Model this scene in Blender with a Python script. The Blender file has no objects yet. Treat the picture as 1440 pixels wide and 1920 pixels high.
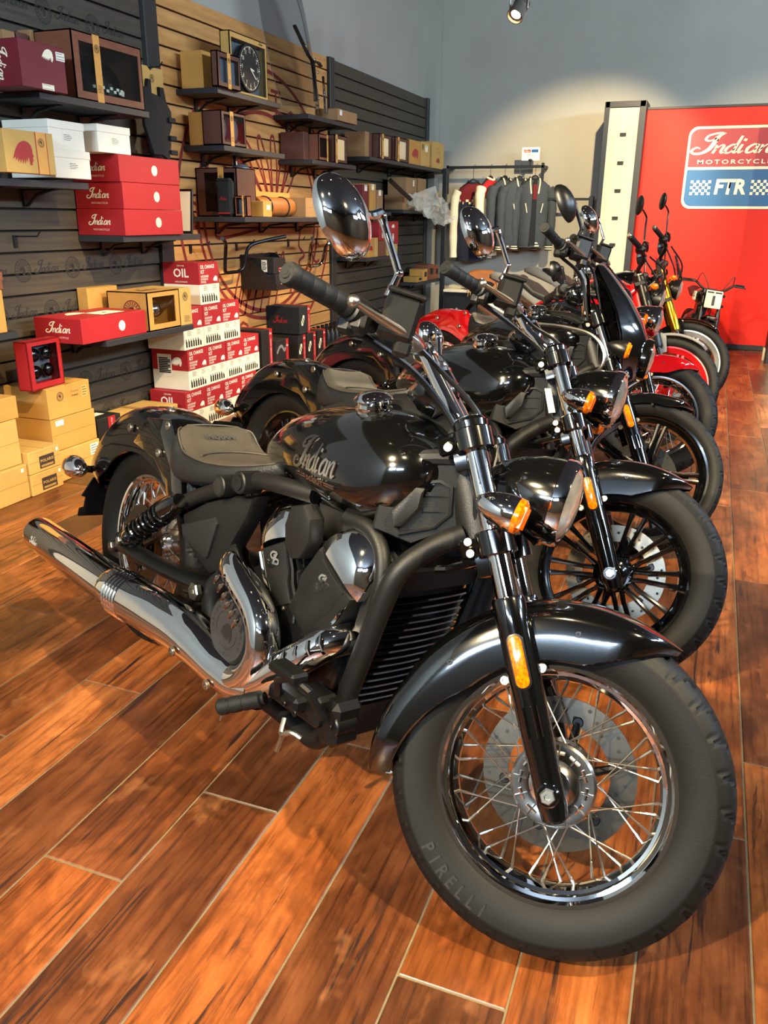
import bpy, math, random
import numpy as np
from mathutils import Matrix, Vector

S = bpy.context.scene
COL = S.collection
random.seed(7)
PI = math.pi


def lin(h, a=1.0):
    h = h.lstrip('#')
    c = [int(h[i:i + 2], 16) / 255 for i in (0, 2, 4)]
    return tuple((x / 12.92 if x <= .04045 else ((x + .055) / 1.055) ** 2.4) for x in c) + (a,)


# ------------------------------------------------------------------ camera
cam = bpy.data.cameras.new('camera')
cam_o = bpy.data.objects.new('camera', cam)
COL.objects.link(cam_o)
F_PX, PITCH, YAW, ROLL, CAM_H = 1538.957, .3440794, .3635560, .0089033, 1.3069
cam.sensor_fit = 'AUTO'
cam.sensor_width = 36
cam.lens = 36 * F_PX / 1920
_cy, _sy, _cp, _sp = math.cos(YAW), math.sin(YAW), math.cos(PITCH), math.sin(PITCH)
_f = Vector((-_sy * _cp, _cy * _cp, -_sp))
_r = Vector((_cy, _sy, 0))
_u = _r.cross(_f)
_r2 = _r * math.cos(ROLL) + _u * math.sin(ROLL)
_u2 = _u * math.cos(ROLL) - _r * math.sin(ROLL)
cam_o.matrix_world = Matrix(((_r2.x, _u2.x, -_f.x, 0), (_r2.y, _u2.y, -_f.y, 0), (_r2.z, _u2.z, -_f.z, CAM_H), (0, 0, 0, 1)))
cam.clip_start = .05
S.camera = cam_o

# ------------------------------------------------------------------ world, exposure
S.view_settings.view_transform = 'Standard'
S.view_settings.look = 'None'
S.view_settings.gamma = 1
S.view_settings.use_curve_mapping = False
S.view_settings.exposure = 0.0
wd = bpy.data.worlds.new('world')
S.world = wd
wd.use_nodes = True
wd.node_tree.nodes['Background'].inputs[0].default_value = lin('#8ea4c0')
wd.node_tree.nodes['Background'].inputs[1].default_value = .12


def area(name, loc, aim, sx, sy, power, color):
    L = bpy.data.lights.new(name, 'AREA')
    L.shape = 'RECTANGLE'
    L.size, L.size_y, L.energy, L.color = sx, sy, power, color
    o = bpy.data.objects.new(name, L)
    COL.objects.link(o)
    o.location = loc
    o.rotation_euler = (Vector(aim) - Vector(loc)).to_track_quat('-Z', 'Y').to_euler()
    return o


# daylight through the high glazed strips of the shop front, right of and behind the camera
COOL = (.60, .79, 1.0)
for y_ in (1.5, 3.1, 5.2, 6.9):
    area('daylight', (4.62, y_, 3.2), (-3.0, y_ + 2.6, 3.2), 1.2, .42, 170, COOL)
area('daylight', (-1.9, -3.75, 3.2), (-3.2, 3.5, 2.9), 1.2, .42, 240, COOL)
area('daylight', (-.4, -3.75, 3.2), (-3.2, 4.5, 2.9), 1.2, .42, 200, COOL)

# lamps on the ceiling track and added fill lamps: (x, y, z), aim, power, spot half cone deg
WARM = (1.0, .80, .47)
LAMPS = [
    ((-1.55, -1.65, 3.05), (-.15, 2.1, .3), 1500, 24),
    ((-1.45, -.30, 3.05), (-.1, 3.9, .2), 1250, 23),
    ((-1.45, 1.40, 3.05), (.0, 5.4, .1), 900, 24),
    ((-1.45, 3.75, 3.05), (-.2, 7.2, .3), 600, 28),
    ((-1.40, 5.0, 3.05), (.7, 9.7, .9), 700, 22),
    ((-1.61, 7.0, 2.80), (-2.4, 5.0, .3), 240, 40),
    ((1.40, .60, 3.05), (-1.5, 1.5, .1), 950, 25),
    ((1.45, 3.0, 3.05), (-1.4, 3.4, .2), 260, 30),
    ((-.40, .20, 3.05), (-.9, 1.0, 0), 90, 40),  # added weak fill, not a known fixture
    ((1.60, 6.2, 3.3), (.4, 9.7, .9), 420, 26),
    ((1.10, 5.4, 3.2), (.35, 6.6, 0), 520, 30),  # added to brighten the far floor on the right
    ((.95, 3.0, 3.2), (.4, 3.4, 0), 260, 30),  # added to brighten the nearer floor on the right
    ((-.60, 1.6, 3.05), (-3.2, 2.9, .0), 520, 21),
    ((-.60, 3.1, 3.05), (-3.2, 4.6, .05), 500, 22),
    ((-.70, 4.9, 3.05), (-3.2, 6.3, .1), 420, 24),
    ((-.6, 7.0, 3.4), (-1.5, 10.1, 1.1), 900, 27),
    ((2.6, -.5, 3.05), (4.7, .6, 1.2), 90, 45),  # added fill: lights the right wall for the chrome to reflect
    ((2.6, 3.0, 3.05), (4.7, 4.0, 1.2), 90, 45),  # added fill, same purpose, further along the right wall
    ((.6, -1.8, 3.05), (.9, -3.8, 1.2), 110, 45),  # added fill: lights the wall behind the camera for reflections
    ((-2.0, -1.8, 3.05), (-2.2, -3.8, 1.2), 90, 45),  # added fill, same purpose, left part of that wall
]


# ------------------------------------------------------------------ materials
def mat(name, color='#808080', rough=.5, metal=0.0, coat=0.0, spec=.5, noise=0.0, nscale=20, bump=0.0, bscale=80, emit=None, estr=1, stretch=None, c2=None):
    m = bpy.data.materials.new(name)
    m.use_nodes = True
    nt = m.node_tree
    b = nt.nodes['Principled BSDF']
    c = lin(color) if isinstance(color, str) else color
    b.inputs['Base Color'].default_value = c
    b.inputs['Roughness'].default_value = rough
    b.inputs['Metallic'].default_value = metal
    b.inputs['Coat Weight'].default_value = coat
    b.inputs['Coat Roughness'].default_value = .02
    b.inputs['Specular IOR Level'].default_value = spec
    if emit:
        b.inputs['Emission Color'].default_value = lin(emit)
        b.inputs['Emission Strength'].default_value = estr
    if noise or bump:
        tc = nt.nodes.new('ShaderNodeTexCoord')
        mp = nt.nodes.new('ShaderNodeMapping')
        nt.links.new(tc.outputs['Object'], mp.inputs[0])
        if stretch:
            mp.inputs['Scale'].default_value = stretch
        if noise:
            n = nt.nodes.new('ShaderNodeTexNoise')
            n.inputs['Scale'].default_value = nscale
            n.inputs['Detail'].default_value = 5
            nt.links.new(mp.outputs[0], n.inputs['Vector'])
            r = nt.nodes.new('ShaderNodeValToRGB')
            d = lin(c2) if c2 else tuple(x * (1 - noise) for x in c[:3]) + (1,)
            e = c if c2 else tuple(min(1, x * (1 + noise)) for x in c[:3]) + (1,)
            r.color_ramp.elements[0].color = d
            r.color_ramp.elements[1].color = e
            r.color_ramp.elements[0].position = .3
            r.color_ramp.elements[1].position = .7
            nt.links.new(n.outputs['Fac'], r.inputs[0])
            nt.links.new(r.outputs[0], b.inputs['Base Color'])
        if bump:
            n2 = nt.nodes.new('ShaderNodeTexNoise')
            n2.inputs['Scale'].default_value = bscale
            n2.inputs['Detail'].default_value = 3
            nt.links.new(mp.outputs[0], n2.inputs['Vector'])
            bp = nt.nodes.new('ShaderNodeBump')
            bp.inputs['Strength'].default_value = bump
            bp.inputs['Distance'].default_value = .004
            nt.links.new(n2.outputs['Fac'], bp.inputs['Height'])
            nt.links.new(bp.outputs[0], b.inputs['Normal'])
    return m


def glass_mat(name, tint='#ffffff', alpha=.12, rough=.03):
    """thin clear sheet: mostly see-through, a little gloss"""
    m = bpy.data.materials.new(name)
    m.use_nodes = True
    nt = m.node_tree
    nt.nodes.clear()
    out = nt.nodes.new('ShaderNodeOutputMaterial')
    tr = nt.nodes.new('ShaderNodeBsdfTransparent')
    tr.inputs[0].default_value = lin(tint)
    gl = nt.nodes.new('ShaderNodeBsdfGlossy')
    gl.inputs['Roughness'].default_value = rough
    fr = nt.nodes.new('ShaderNodeLayerWeight')
    fr.inputs[0].default_value = alpha
    mx = nt.nodes.new('ShaderNodeMixShader')
    nt.links.new(fr.outputs['Fresnel'], mx.inputs[0])
    nt.links.new(tr.outputs[0], mx.inputs[1])
    nt.links.new(gl.outputs[0], mx.inputs[2])
    nt.links.new(mx.outputs[0], out.inputs[0])
    return m


M = dict(
    gloss=mat('black_gloss', '#050505', .12, coat=1.0),
    satin=mat('black_satin', '#0a0a0b', .36, spec=.35, noise=.15, nscale=60),
    matte=mat('black_matte', '#0d0d0e', .48, spec=.28, bump=.15, bscale=400),
    grey=mat('charcoal_cast', '#161718', .46, spec=.35, bump=.2, bscale=500),
    dark=mat('deep_black', '#060606', .6),
    chrome=mat('chrome', '#f0eeea', .035, 1.0),
    chrome2=mat('dark_chrome', '#8d8781', .06, 1.0),
    steel=mat('brushed_steel', '#b8b4ac', .28, 1.0, noise=.12, nscale=40, stretch=(1, 1, 14)),
    hubsteel=mat('hub_alloy', '#dedad2', .16, 1.0),
    disc=mat('disc_steel', '#5c554b', .3, 1.0, noise=.1, nscale=60),
    rubber=mat('tyre_rubber', '#090807', .6, spec=.25, noise=.2, nscale=30, bump=.1, bscale=300),
    grip=mat('grip_rubber', '#0f1012', .6, spec=.25, bump=.2, bscale=500),
    leather=mat('seat_leather', '#332f29', .5, spec=.35, bump=.35, bscale=260, noise=.1, nscale=50),
    leather2=mat('seat_side_vinyl', '#111215', .5, spec=.3, bump=.3, bscale=260),
    amber=mat('amber_lens', '#ff7a00', .15, coat=1, noise=.45, nscale=160, c2='#b33c00'),
    lens=mat('lamp_lens', '#c9c4b8', .05, .75, coat=1, noise=.2, nscale=70),
    red=mat('candy_red', '#b00a12', .12, coat=1.0, metal=.25),
    red2=mat('frame_red', '#c8141a', .3, coat=.6),
    gold=mat('gold_anodised', '#d8a326', .22, 1.0),
    silver=mat('silver_paint', '#8a8c8b', .28, .3, coat=.5),
    greypaint=mat('grey_paint', '#6f706f', .25, coat=.8),
    bolt=mat('zinc_bolt', '#a8a294', .3, 1.0),
    medal=mat('medallion_black', '#2b2b2c', .4, spec=.4),
    white=mat('white_print', '#f2ead6', .5),
    cream=mat('cream_print', '#f6ecc9', .5),
    orange=mat('orange_print', '#d9661a', .5),
    ink=mat('black_print', '#1a1715', .6),
    inkbrown=mat('brown_print', '#3a2a20', .7),
    kraft=mat('kraft_card', '#bf8a3e', .75, noise=.08, nscale=9, bump=.1, bscale=160),
    kraft2=mat('kraft_card_pale', '#c79c52', .75, noise=.08, nscale=9, bump=.1, bscale=160),
    kraftd=mat('kraft_card_brown', '#9a7348', .75, noise=.1, nscale=9),
    brownbox=mat('brown_board', '#5a3324', .6, noise=.12, nscale=12, stretch=(1, 1, 5)),
    brownbox2=mat('walnut_board', '#7a4429', .6, noise=.15, nscale=12, stretch=(1, 1, 5)),
    strap=mat('orange_band', '#d99a45', .6, noise=.05),
    redbox=mat('red_board', '#a51c20', .5, noise=.05, nscale=6),
    burgundy=mat('burgundy_board', '#6e1420', .5, noise=.05, nscale=6),
    oilred=mat('oil_carton_red', '#a81c20', .6, noise=.06, nscale=6),
    oilwhite=mat('oil_carton_cream', '#efe3c2', .65, noise=.04, nscale=6),
    whitebox=mat('white_board', '#e8e0cc', .65, noise=.04, nscale=6),
    blackbox=mat('black_board', '#171615', .55, noise=.1, nscale=9),
    blackcloth=mat('black_cloth', '#141414', .85, bump=.4, bscale=220),
    tan=mat('tan_leather', '#a8622a', .5, bump=.3, bscale=160, noise=.15, nscale=20),
    shelf=mat('shelf_laminate', '#2a2a2c', .5, noise=.12, nscale=8, stretch=(6, .6, 6)),
    metal_black=mat('black_metal', '#131313', .45),
    windowpane=glass_mat('clear_film', '#e9eef2', .22),
    smoke=glass_mat('smoke_acrylic', '#c3c6ca', .2),
)


_b = mat('clear_bag_film', '#fff6dc', .18, spec=.8)
_b.node_tree.nodes['Principled BSDF'].inputs['Alpha'].default_value = .30
M['bagfilm'] = _b

# ------------------------------------------------------------------ mesh kit
class G:
    """collects polygons of one mesh"""

    def __init__(s):
        s.V, s.F, s.I, s.n, s.mi = [], [], [], 0, 0

    def add(s, V, F, X=None):
        V = np.asarray(V, float).reshape(-1, 3)
        if X is not None:
            X = np.array(X)
            V = V @ X[:3, :3].T + X[:3, 3]
        s.V.append(V)
        for f in F:
            s.F.append([i + s.n for i in f])
            s.I.append(s.mi)
        s.n += len(V)
        return s

    def m(s, i):
        s.mi = i
        return s

    def box(s, c, d, b=.0, X=None):
        hx, hy, hz = [x / 2 for x in d]
        if b <= 0:
            V = [(sx * hx, sy * hy, sz * hz) for sx in (-1, 1) for sy in (-1, 1) for sz in (-1, 1)]
            F = [(0, 1, 3, 2), (4, 6, 7, 5), (0, 4, 5, 1), (2, 3, 7, 6), (0, 2, 6, 4), (1, 5, 7, 3)]
        else:
            b = min(b, hx * .9, hy * .9, hz * .9)
            V, F, ix = [], [], {}
            for sx in (-1, 1):
                for sy in (-1, 1):
                    for sz in (-1, 1):
                        for k in range(3):
                            h = [hx - b, hy - b, hz - b]
                            h[k] += b
                            ix[sx, sy, sz, k] = len(V)
                            V.append((sx * h[0], sy * h[1], sz * h[2]))
            q = [(-1, -1), (1, -1), (1, 1), (-1, 1)]

            def key(k, sg, a, c_):
                t = [0, 0, 0]
                t[k] = sg
                t[(k + 1) % 3] = a
                t[(k + 2) % 3] = c_
                return tuple(t)
            for k in range(3):
                for sg in (-1, 1):
                    f = [ix[key(k, sg, a, c_) + (k,)] for a, c_ in q]
                    F.append(f if sg > 0 else f[::-1])
                k1, k2 = (k + 1) % 3, (k + 2) % 3
                for a in (-1, 1):
                    for c_ in (-1, 1):
                        lo, hi = key(k, -1, a, c_), key(k, 1, a, c_)
                        f = [ix[lo + (k1,)], ix[hi + (k1,)], ix[hi + (k2,)], ix[lo + (k2,)]]
                        F.append(f if a * c_ < 0 else f[::-1])
            for sx in (-1, 1):
                for sy in (-1, 1):
                    for sz in (-1, 1):
                        f = [ix[sx, sy, sz, k] for k in range(3)]
                        F.append(f if sx * sy * sz > 0 else f[::-1])
        V = np.array(V, float) + np.array(c, float)
        return s.add(V, F, X)

    def rings(s, R, closed=True, cap=(True, True)):
        """R: list of equally long rings"""
        n = len(R[0])
        V = np.concatenate([np.asarray(r, float) for r in R])
        F = []
        m_ = n if closed else n - 1
        for i in range(len(R) - 1):
            for j in range(m_):
                k = (j + 1) % n
                F.append((i * n + j, i * n + k, (i + 1) * n + k, (i + 1) * n + j))
        if closed and cap[0]:
            F.append(list(range(n))[::-1])
        if closed and cap[1]:
            F.append([(len(R) - 1) * n + j for j in range(n)])
        return s.add(V, F)

    def tube(s, path, r, n=10, cap=(True, True), flat=None):
        P = np.asarray(path, float)
        k = len(P)
        r = np.full(k, r) if np.isscalar(r) else np.asarray(r, float)
        T = np.gradient(P, axis=0)
        T /= np.linalg.norm(T, axis=1)[:, None] + 1e-12
        a = np.array([0, 0, 1.]) if abs(T[0][2]) < .9 else np.array([1., 0, 0])
        U = np.cross(a, T[0])
        U /= np.linalg.norm(U)
        R = []
        th = np.arange(n) * 2 * PI / n
        for i in range(k):
            U = U - T[i] * (U @ T[i])
            U /= np.linalg.norm(U) + 1e-12
            W_ = np.cross(T[i], U)
            f = 1 if flat is None else flat
            R.append(P[i] + r[i] * (np.cos(th)[:, None] * U + f * np.sin(th)[:, None] * W_))
        return s.rings(R, True, cap)

    def lathe(s, prof, o=(0, 0, 0), ax=(0, 1, 0), n=32, closed=False):
        """prof: (h, r) along axis"""
        A = np.array(ax, float)
        A /= np.linalg.norm(A)
        a = np.array([0, 0, 1.]) if abs(A[2]) < .9 else np.array([1., 0, 0])
        U = np.cross(a, A)
        U /= np.linalg.norm(U)
        W_ = np.cross(A, U)
        th = np.arange(n) * 2 * PI / n
        D = np.cos(th)[:, None] * U + np.sin(th)[:, None] * W_
        R = [np.array(o) + A * h + max(r, 1e-5) * D for h, r in prof]
        if closed:
            R.append(R[0])
        return s.rings(R, True, (not closed and prof[0][1] > 1e-4, not closed and prof[-1][1] > 1e-4))

    def cyl(s, a, b, r, n=16, bev=0.0, r2=None):
        a, b = np.array(a, float), np.array(b, float)
        L = np.linalg.norm(b - a)
        r2 = r if r2 is None else r2
        p = [(0, r), (L, r2)] if bev <= 0 else [(0, r - bev), (bev, r), (L - bev, r2), (L, r2 - bev)]
        return s.lathe(p, a, b - a, n)

    def ball(s, c, r, n=16, k=10):
        r = np.array([r] * 3 if np.isscalar(r) else r, float)
        R = []
        for i in range(k + 1):
            t = PI * i / k
            R.append([(c[0] + r[0] * max(math.sin(t), 1e-4) * math.cos(2 * PI * j / n), c[1] + r[1] * max(math.sin(t), 1e-4) * math.sin(2 * PI * j / n), c[2] - r[2] * math.cos(t)) for j in range(n)])
        return s.rings(R, True, (False, False))

    def prism(s, poly, o, u, v, t, b=0.0):
        """outline poly in (u, v), from plane o to o + t*w, chamfer b on the far rim"""
        P = np.array(poly, float)
        if np.sum(P[:, 0] * np.roll(P[:, 1], -1) - np.roll(P[:, 0], -1) * P[:, 1]) < 0:
            P = P[::-1]
        u, v, o = np.array(u, float), np.array(v, float), np.array(o, float)
        w = np.cross(u, v)

        def at(Q, h):
            return o + Q[:, :1] * u + Q[:, 1:] * v + w * h
        R = [at(P, 0)]
        if b > 0:
            e1 = P - np.roll(P, 1, 0)
            e2 = np.roll(P, -1, 0) - P
            n1 = np.stack([-e1[:, 1], e1[:, 0]], 1)
            n2 = np.stack([-e2[:, 1], e2[:, 0]], 1)
            n1 /= np.linalg.norm(n1, axis=1)[:, None] + 1e-9
            n2 /= np.linalg.norm(n2, axis=1)[:, None] + 1e-9
            d = n1 + n2
            d /= np.maximum(np.sum(d * n1, 1), .35)[:, None]
            R += [at(P, t - b * np.sign(t)), at(P + d * b * .3, t - b * .3 * np.sign(t)), at(P + d * b, t)]
        else:
            R.append(at(P, t))
        if t < 0:
            R = R[::-1]
        return s.rings(R)

    def ribbon(s, pts, w, o=(0, 0, 0), u=(1, 0, 0), v=(0, 1, 0), t=0.0):
        """flat stroke of varying width in the (u, v) plane"""
        P = np.array(pts, float)
        w = np.full(len(P), w) if np.isscalar(w) else np.array(w, float)
        T = np.gradient(P, axis=0)
        T /= np.linalg.norm(T, axis=1)[:, None] + 1e-9
        N = np.stack([-T[:, 1], T[:, 0]], 1)
        A, B = P + N * w[:, None] / 2, P - N * w[:, None] / 2
        u, v, o = np.array(u, float), np.array(v, float), np.array(o, float)
        f3 = lambda Q, h: o + Q[:, :1] * u + Q[:, 1:] * v + np.cross(u, v) * h
        n = len(P)
        if t <= 0:
            return s.add(np.concatenate([f3(A, 0), f3(B, 0)]), [(n + i, n + i + 1, i + 1, i) for i in range(n - 1)])
        R = [[f3(A, 0)[i], f3(B, 0)[i], f3(B, t)[i], f3(A, t)[i]] for i in range(n)]
        return s.rings(R)

    def mesh(s, name, mats, ang=35, smooth=True):
        me = bpy.data.meshes.new(name)
        V = np.concatenate(s.V)
        me.from_pydata(V.tolist(), [], s.F)
        for m_ in mats:
            me.materials.append(m_)
        if len(mats) > 1:
            me.polygons.foreach_set('material_index', s.I)
        if smooth:
            me.polygons.foreach_set('use_smooth', [True] * len(me.polygons))
            me.set_sharp_from_angle(angle=math.radians(ang))
        me.update()
        return me


def fixn(me):
    import bmesh
    b = bmesh.new()
    b.from_mesh(me)
    bmesh.ops.recalc_face_normals(b, faces=b.faces)
    b.to_mesh(me)
    b.free()
    return me


def sm(pts, k=6):
    """Catmull-Rom through points"""
    P = np.array(pts, float)
    Q = np.vstack([2 * P[0] - P[1], P, 2 * P[-1] - P[-2]])
    out = []
    for i in range(1, len(Q) - 2):
        for t in np.linspace(0, 1, k, endpoint=False):
            out.append(.5 * (2 * Q[i] + (Q[i + 1] - Q[i - 1]) * t + (2 * Q[i - 1] - 5 * Q[i] + 4 * Q[i + 1] - Q[i + 2]) * t * t + (3 * Q[i] - 3 * Q[i + 1] + Q[i + 2] - Q[i - 1]) * t ** 3))
    out.append(P[-1])
    return np.array(out)


def part(name, g, mats=None, parent=None, X=None, ang=35, fix=True):
    """one mesh object; g is a G or a ready mesh"""
    if isinstance(g, G):
        me = g.mesh(name, mats if isinstance(mats, (list, tuple)) else [mats], ang)
        if fix:
            fixn(me)
    else:
        me = g
    o = bpy.data.objects.new(name, me)
    COL.objects.link(o)
    if parent is not None:
        o.parent = parent
    if X is not None:
        o.matrix_basis = Matrix(X)
    return o


def empty(name, parent=None, X=None):
    o = bpy.data.objects.new(name, None)
    o.empty_display_size = .05
    COL.objects.link(o)
    if parent is not None:
        o.parent = parent
    if X is not None:
        o.matrix_basis = Matrix(X)
    return o


def tag(o, label, cat, group=None, kind=None):
    o['label'], o['category'] = label, cat
    if group:
        o['group'] = group
    if kind:
        o['kind'] = kind
    return o


def T(x=0, y=0, z=0, rz=0, ry=0, rx=0, s=1):
    return Matrix.Translation((x, y, z)) @ Matrix.Rotation(rz, 4, 'Z') @ Matrix.Rotation(ry, 4, 'Y') @ Matrix.Rotation(rx, 4, 'X') @ Matrix.Scale(s, 4)


def frame(o, u, v, s=1, sx=None):
    """matrix placing flat art: x along u, y along v"""
    u, v = Vector(u).normalized(), Vector(v).normalized()
    w = u.cross(v).normalized()
    sx = s if sx is None else sx
    return Matrix(((u.x * sx, v.x * s, w.x * s, o[0]), (u.y * sx, v.y * s, w.y * s, o[1]), (u.z * sx, v.z * s, w.z * s, o[2]), (0, 0, 0, 1)))


_tc = {}


def text(s, m, bold=.0, shear=0.0, ext=0.0, space=1.0):
    """lettering mesh, height of capitals about 1, centred"""
    k = ('t', s, m.name, bold, shear, ext, space)
    if k not in _tc:
        c = bpy.data.curves.new('lettering', 'FONT')
        c.body = s
        c.size = 1.4
        c.resolution_u = 2
        c.offset = bold
        c.shear = shear
        c.extrude = ext
        c.space_character = space
        c.align_x, c.align_y = 'CENTER', 'CENTER'
        o = bpy.data.objects.new('lettering', c)
        me = bpy.data.meshes.new_from_object(o)
        bpy.data.objects.remove(o)
        bpy.data.curves.remove(c)
        me.materials.clear()
        me.materials.append(m)
        _tc[k] = me
    return _tc[k]


def width(me):
    x = [v.co.x for v in me.vertices]
    return max(x) - min(x)


# brush script word mark, drawn in strokes; 4.2 wide, capital 1.75 high, centred
def _script(t=0.0):
    g = G()
    k = .30

    def st(p, w):
        q = sm(p, 5)
        w = np.interp(np.linspace(0, 1, len(q)), np.linspace(0, 1, len(w)), w)
        q = q.copy()
        q[:, 0] += q[:, 1] * k
        g.ribbon(q - np.array([2.35, .62]), w, t=t)
    st([(1.25, 1.75), (.85, 1.72), (.42, 1.52), (.36, 1.2), (.62, 1.08), (.86, 1.25), (.8, 1.42)], [.05, .16, .15, .16, .14, .1, .06])
    st([(1.25, 1.75), (.98, 1.45), (.92, .9), (.82, .35), (.5, .02), (.1, .02), (-.08, .28), (.1, .52), (.34, .42)], [.1, .22, .26, .26, .2, .17, .16, .13, .07])
    st([(1.05, 1.25), (1.0, 1.0)], [.1, .06])
    for x in (1.12, 3.55):
        st([(x + .02, .72), (x + .06, .4), (x + .03, .0)], [.13, .16, .15])
        st([(x + .05, .3), (x + .26, .68), (x + .43, .66), (x + .42, .25), (x + .5, .03), (x + .68, .18)], [.06, .1, .15, .17, .14, .06])
    for x in (1.72, 2.85):
        st([(x + .5, .6), (x + .3, .74), (x + .06, .45), (x + .1, .06), (x + .33, .08), (x + .5, .4)], [.08, .13, .17, .16, .12, .07])
        top = 1.45 if x < 2 else .74
        st([(x + .52, top), (x + .5, .35), (x + .56, .03), (x + .72, .18)], [.15, .17, .14, .06])
    st([(2.5, .74), (2.47, .3), (2.55, .03), (2.72, .2)], [.15, .17, .14, .06])
    st([(2.5, 1.02), (2.52, 1.2)], [.17, .17])
    return g


def script(m, t=0.0):
    k = ('script', m.name, t)
    if k not in _tc:
        g = _script(t)
        me = g.mesh('lettering', [m], smooth=False)
        _tc[k] = me
    return _tc[k]


def bonnet(m):
    """feather war bonnet profile, 1.6 wide, 1 high: feathers sweep left from a face at right"""
    k = ('bonnet', m.name)
    if k not in _tc:
        g = G()
        f = [(.55, .15), (.48, .33), (.33, .44), (.12, .49), (-.1, .47), (-.33, .38), (-.55, .2), (-.72, -.02), (-.85, -.28), (-.64, -.14), (-.68, -.33), (-.5, -.17), (-.52, -.38), (-.36, -.2), (-.37, -.42), (-.21, -.22), (-.2, -.44), (-.06, -.22), (-.04, -.44), (.08, -.2), (.12, -.38), (.2, -.14), (.27, -.2), (.3, -.44), (.44, -.47), (.48, -.33), (.56, -.29), (.53, -.17), (.61, -.09), (.54, .01)]
        g.add([(x, y, 0) for x, y in f], [list(range(len(f)))])
        _tc[k] = g.mesh('emblem', [m], smooth=False)
    return _tc[k]


def roundel(m1, m2):
    """round seal: ring band and small head, radius 1"""
    k = ('roundel', m1.name, m2.name)
    if k not in _tc:
        g = G()
        th = np.linspace(0, 2 * PI, 29)
        for r0, r1 in ((.9, 1.0), (.56, .62)):
            g.ribbon(np.stack([np.cos(th), np.sin(th)], 1) * (r0 + r1) / 2, r1 - r0)
        for i in range(18):
            a = i * PI / 9
            g.ribbon([(.68 * math.cos(a), .68 * math.sin(a)), (.84 * math.cos(a), .84 * math.sin(a))], .12)
        for i in range(6):
            a = math.radians(70 + i * 26)
            g.ribbon([(.08 * math.cos(a), .1), (.46 * math.cos(a), .1 + .38 * math.sin(a))], .1)
        f = [(-.05, .25), (.2, .25), (.26, .05), (.33, -.05), (.25, -.12), (.22, -.3), (0, -.42), (-.1, -.1)]
        g.add([(x, y, 0) for x, y in f], [list(range(len(f)))])
        g.mi = 1
        if m2 is not m1:
            g.add([(np.cos(a) * 1.02, np.sin(a) * 1.02, -.012) for a in th[:-1]], [list(range(28))])
        _tc[k] = g.mesh('emblem', [m1, m2], smooth=False)
    return _tc[k]

# ================================================================== SETTING
XW, YB, ZC = -3.30, 10.15, 3.75          # slat wall plane, far wall, ceiling


def struct(name, g, m, parent=None, X=None, ang=35):
    o = part(name, g, m, parent, X, ang)
    if parent is None:
        o['kind'] = 'structure'
    return o


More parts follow.
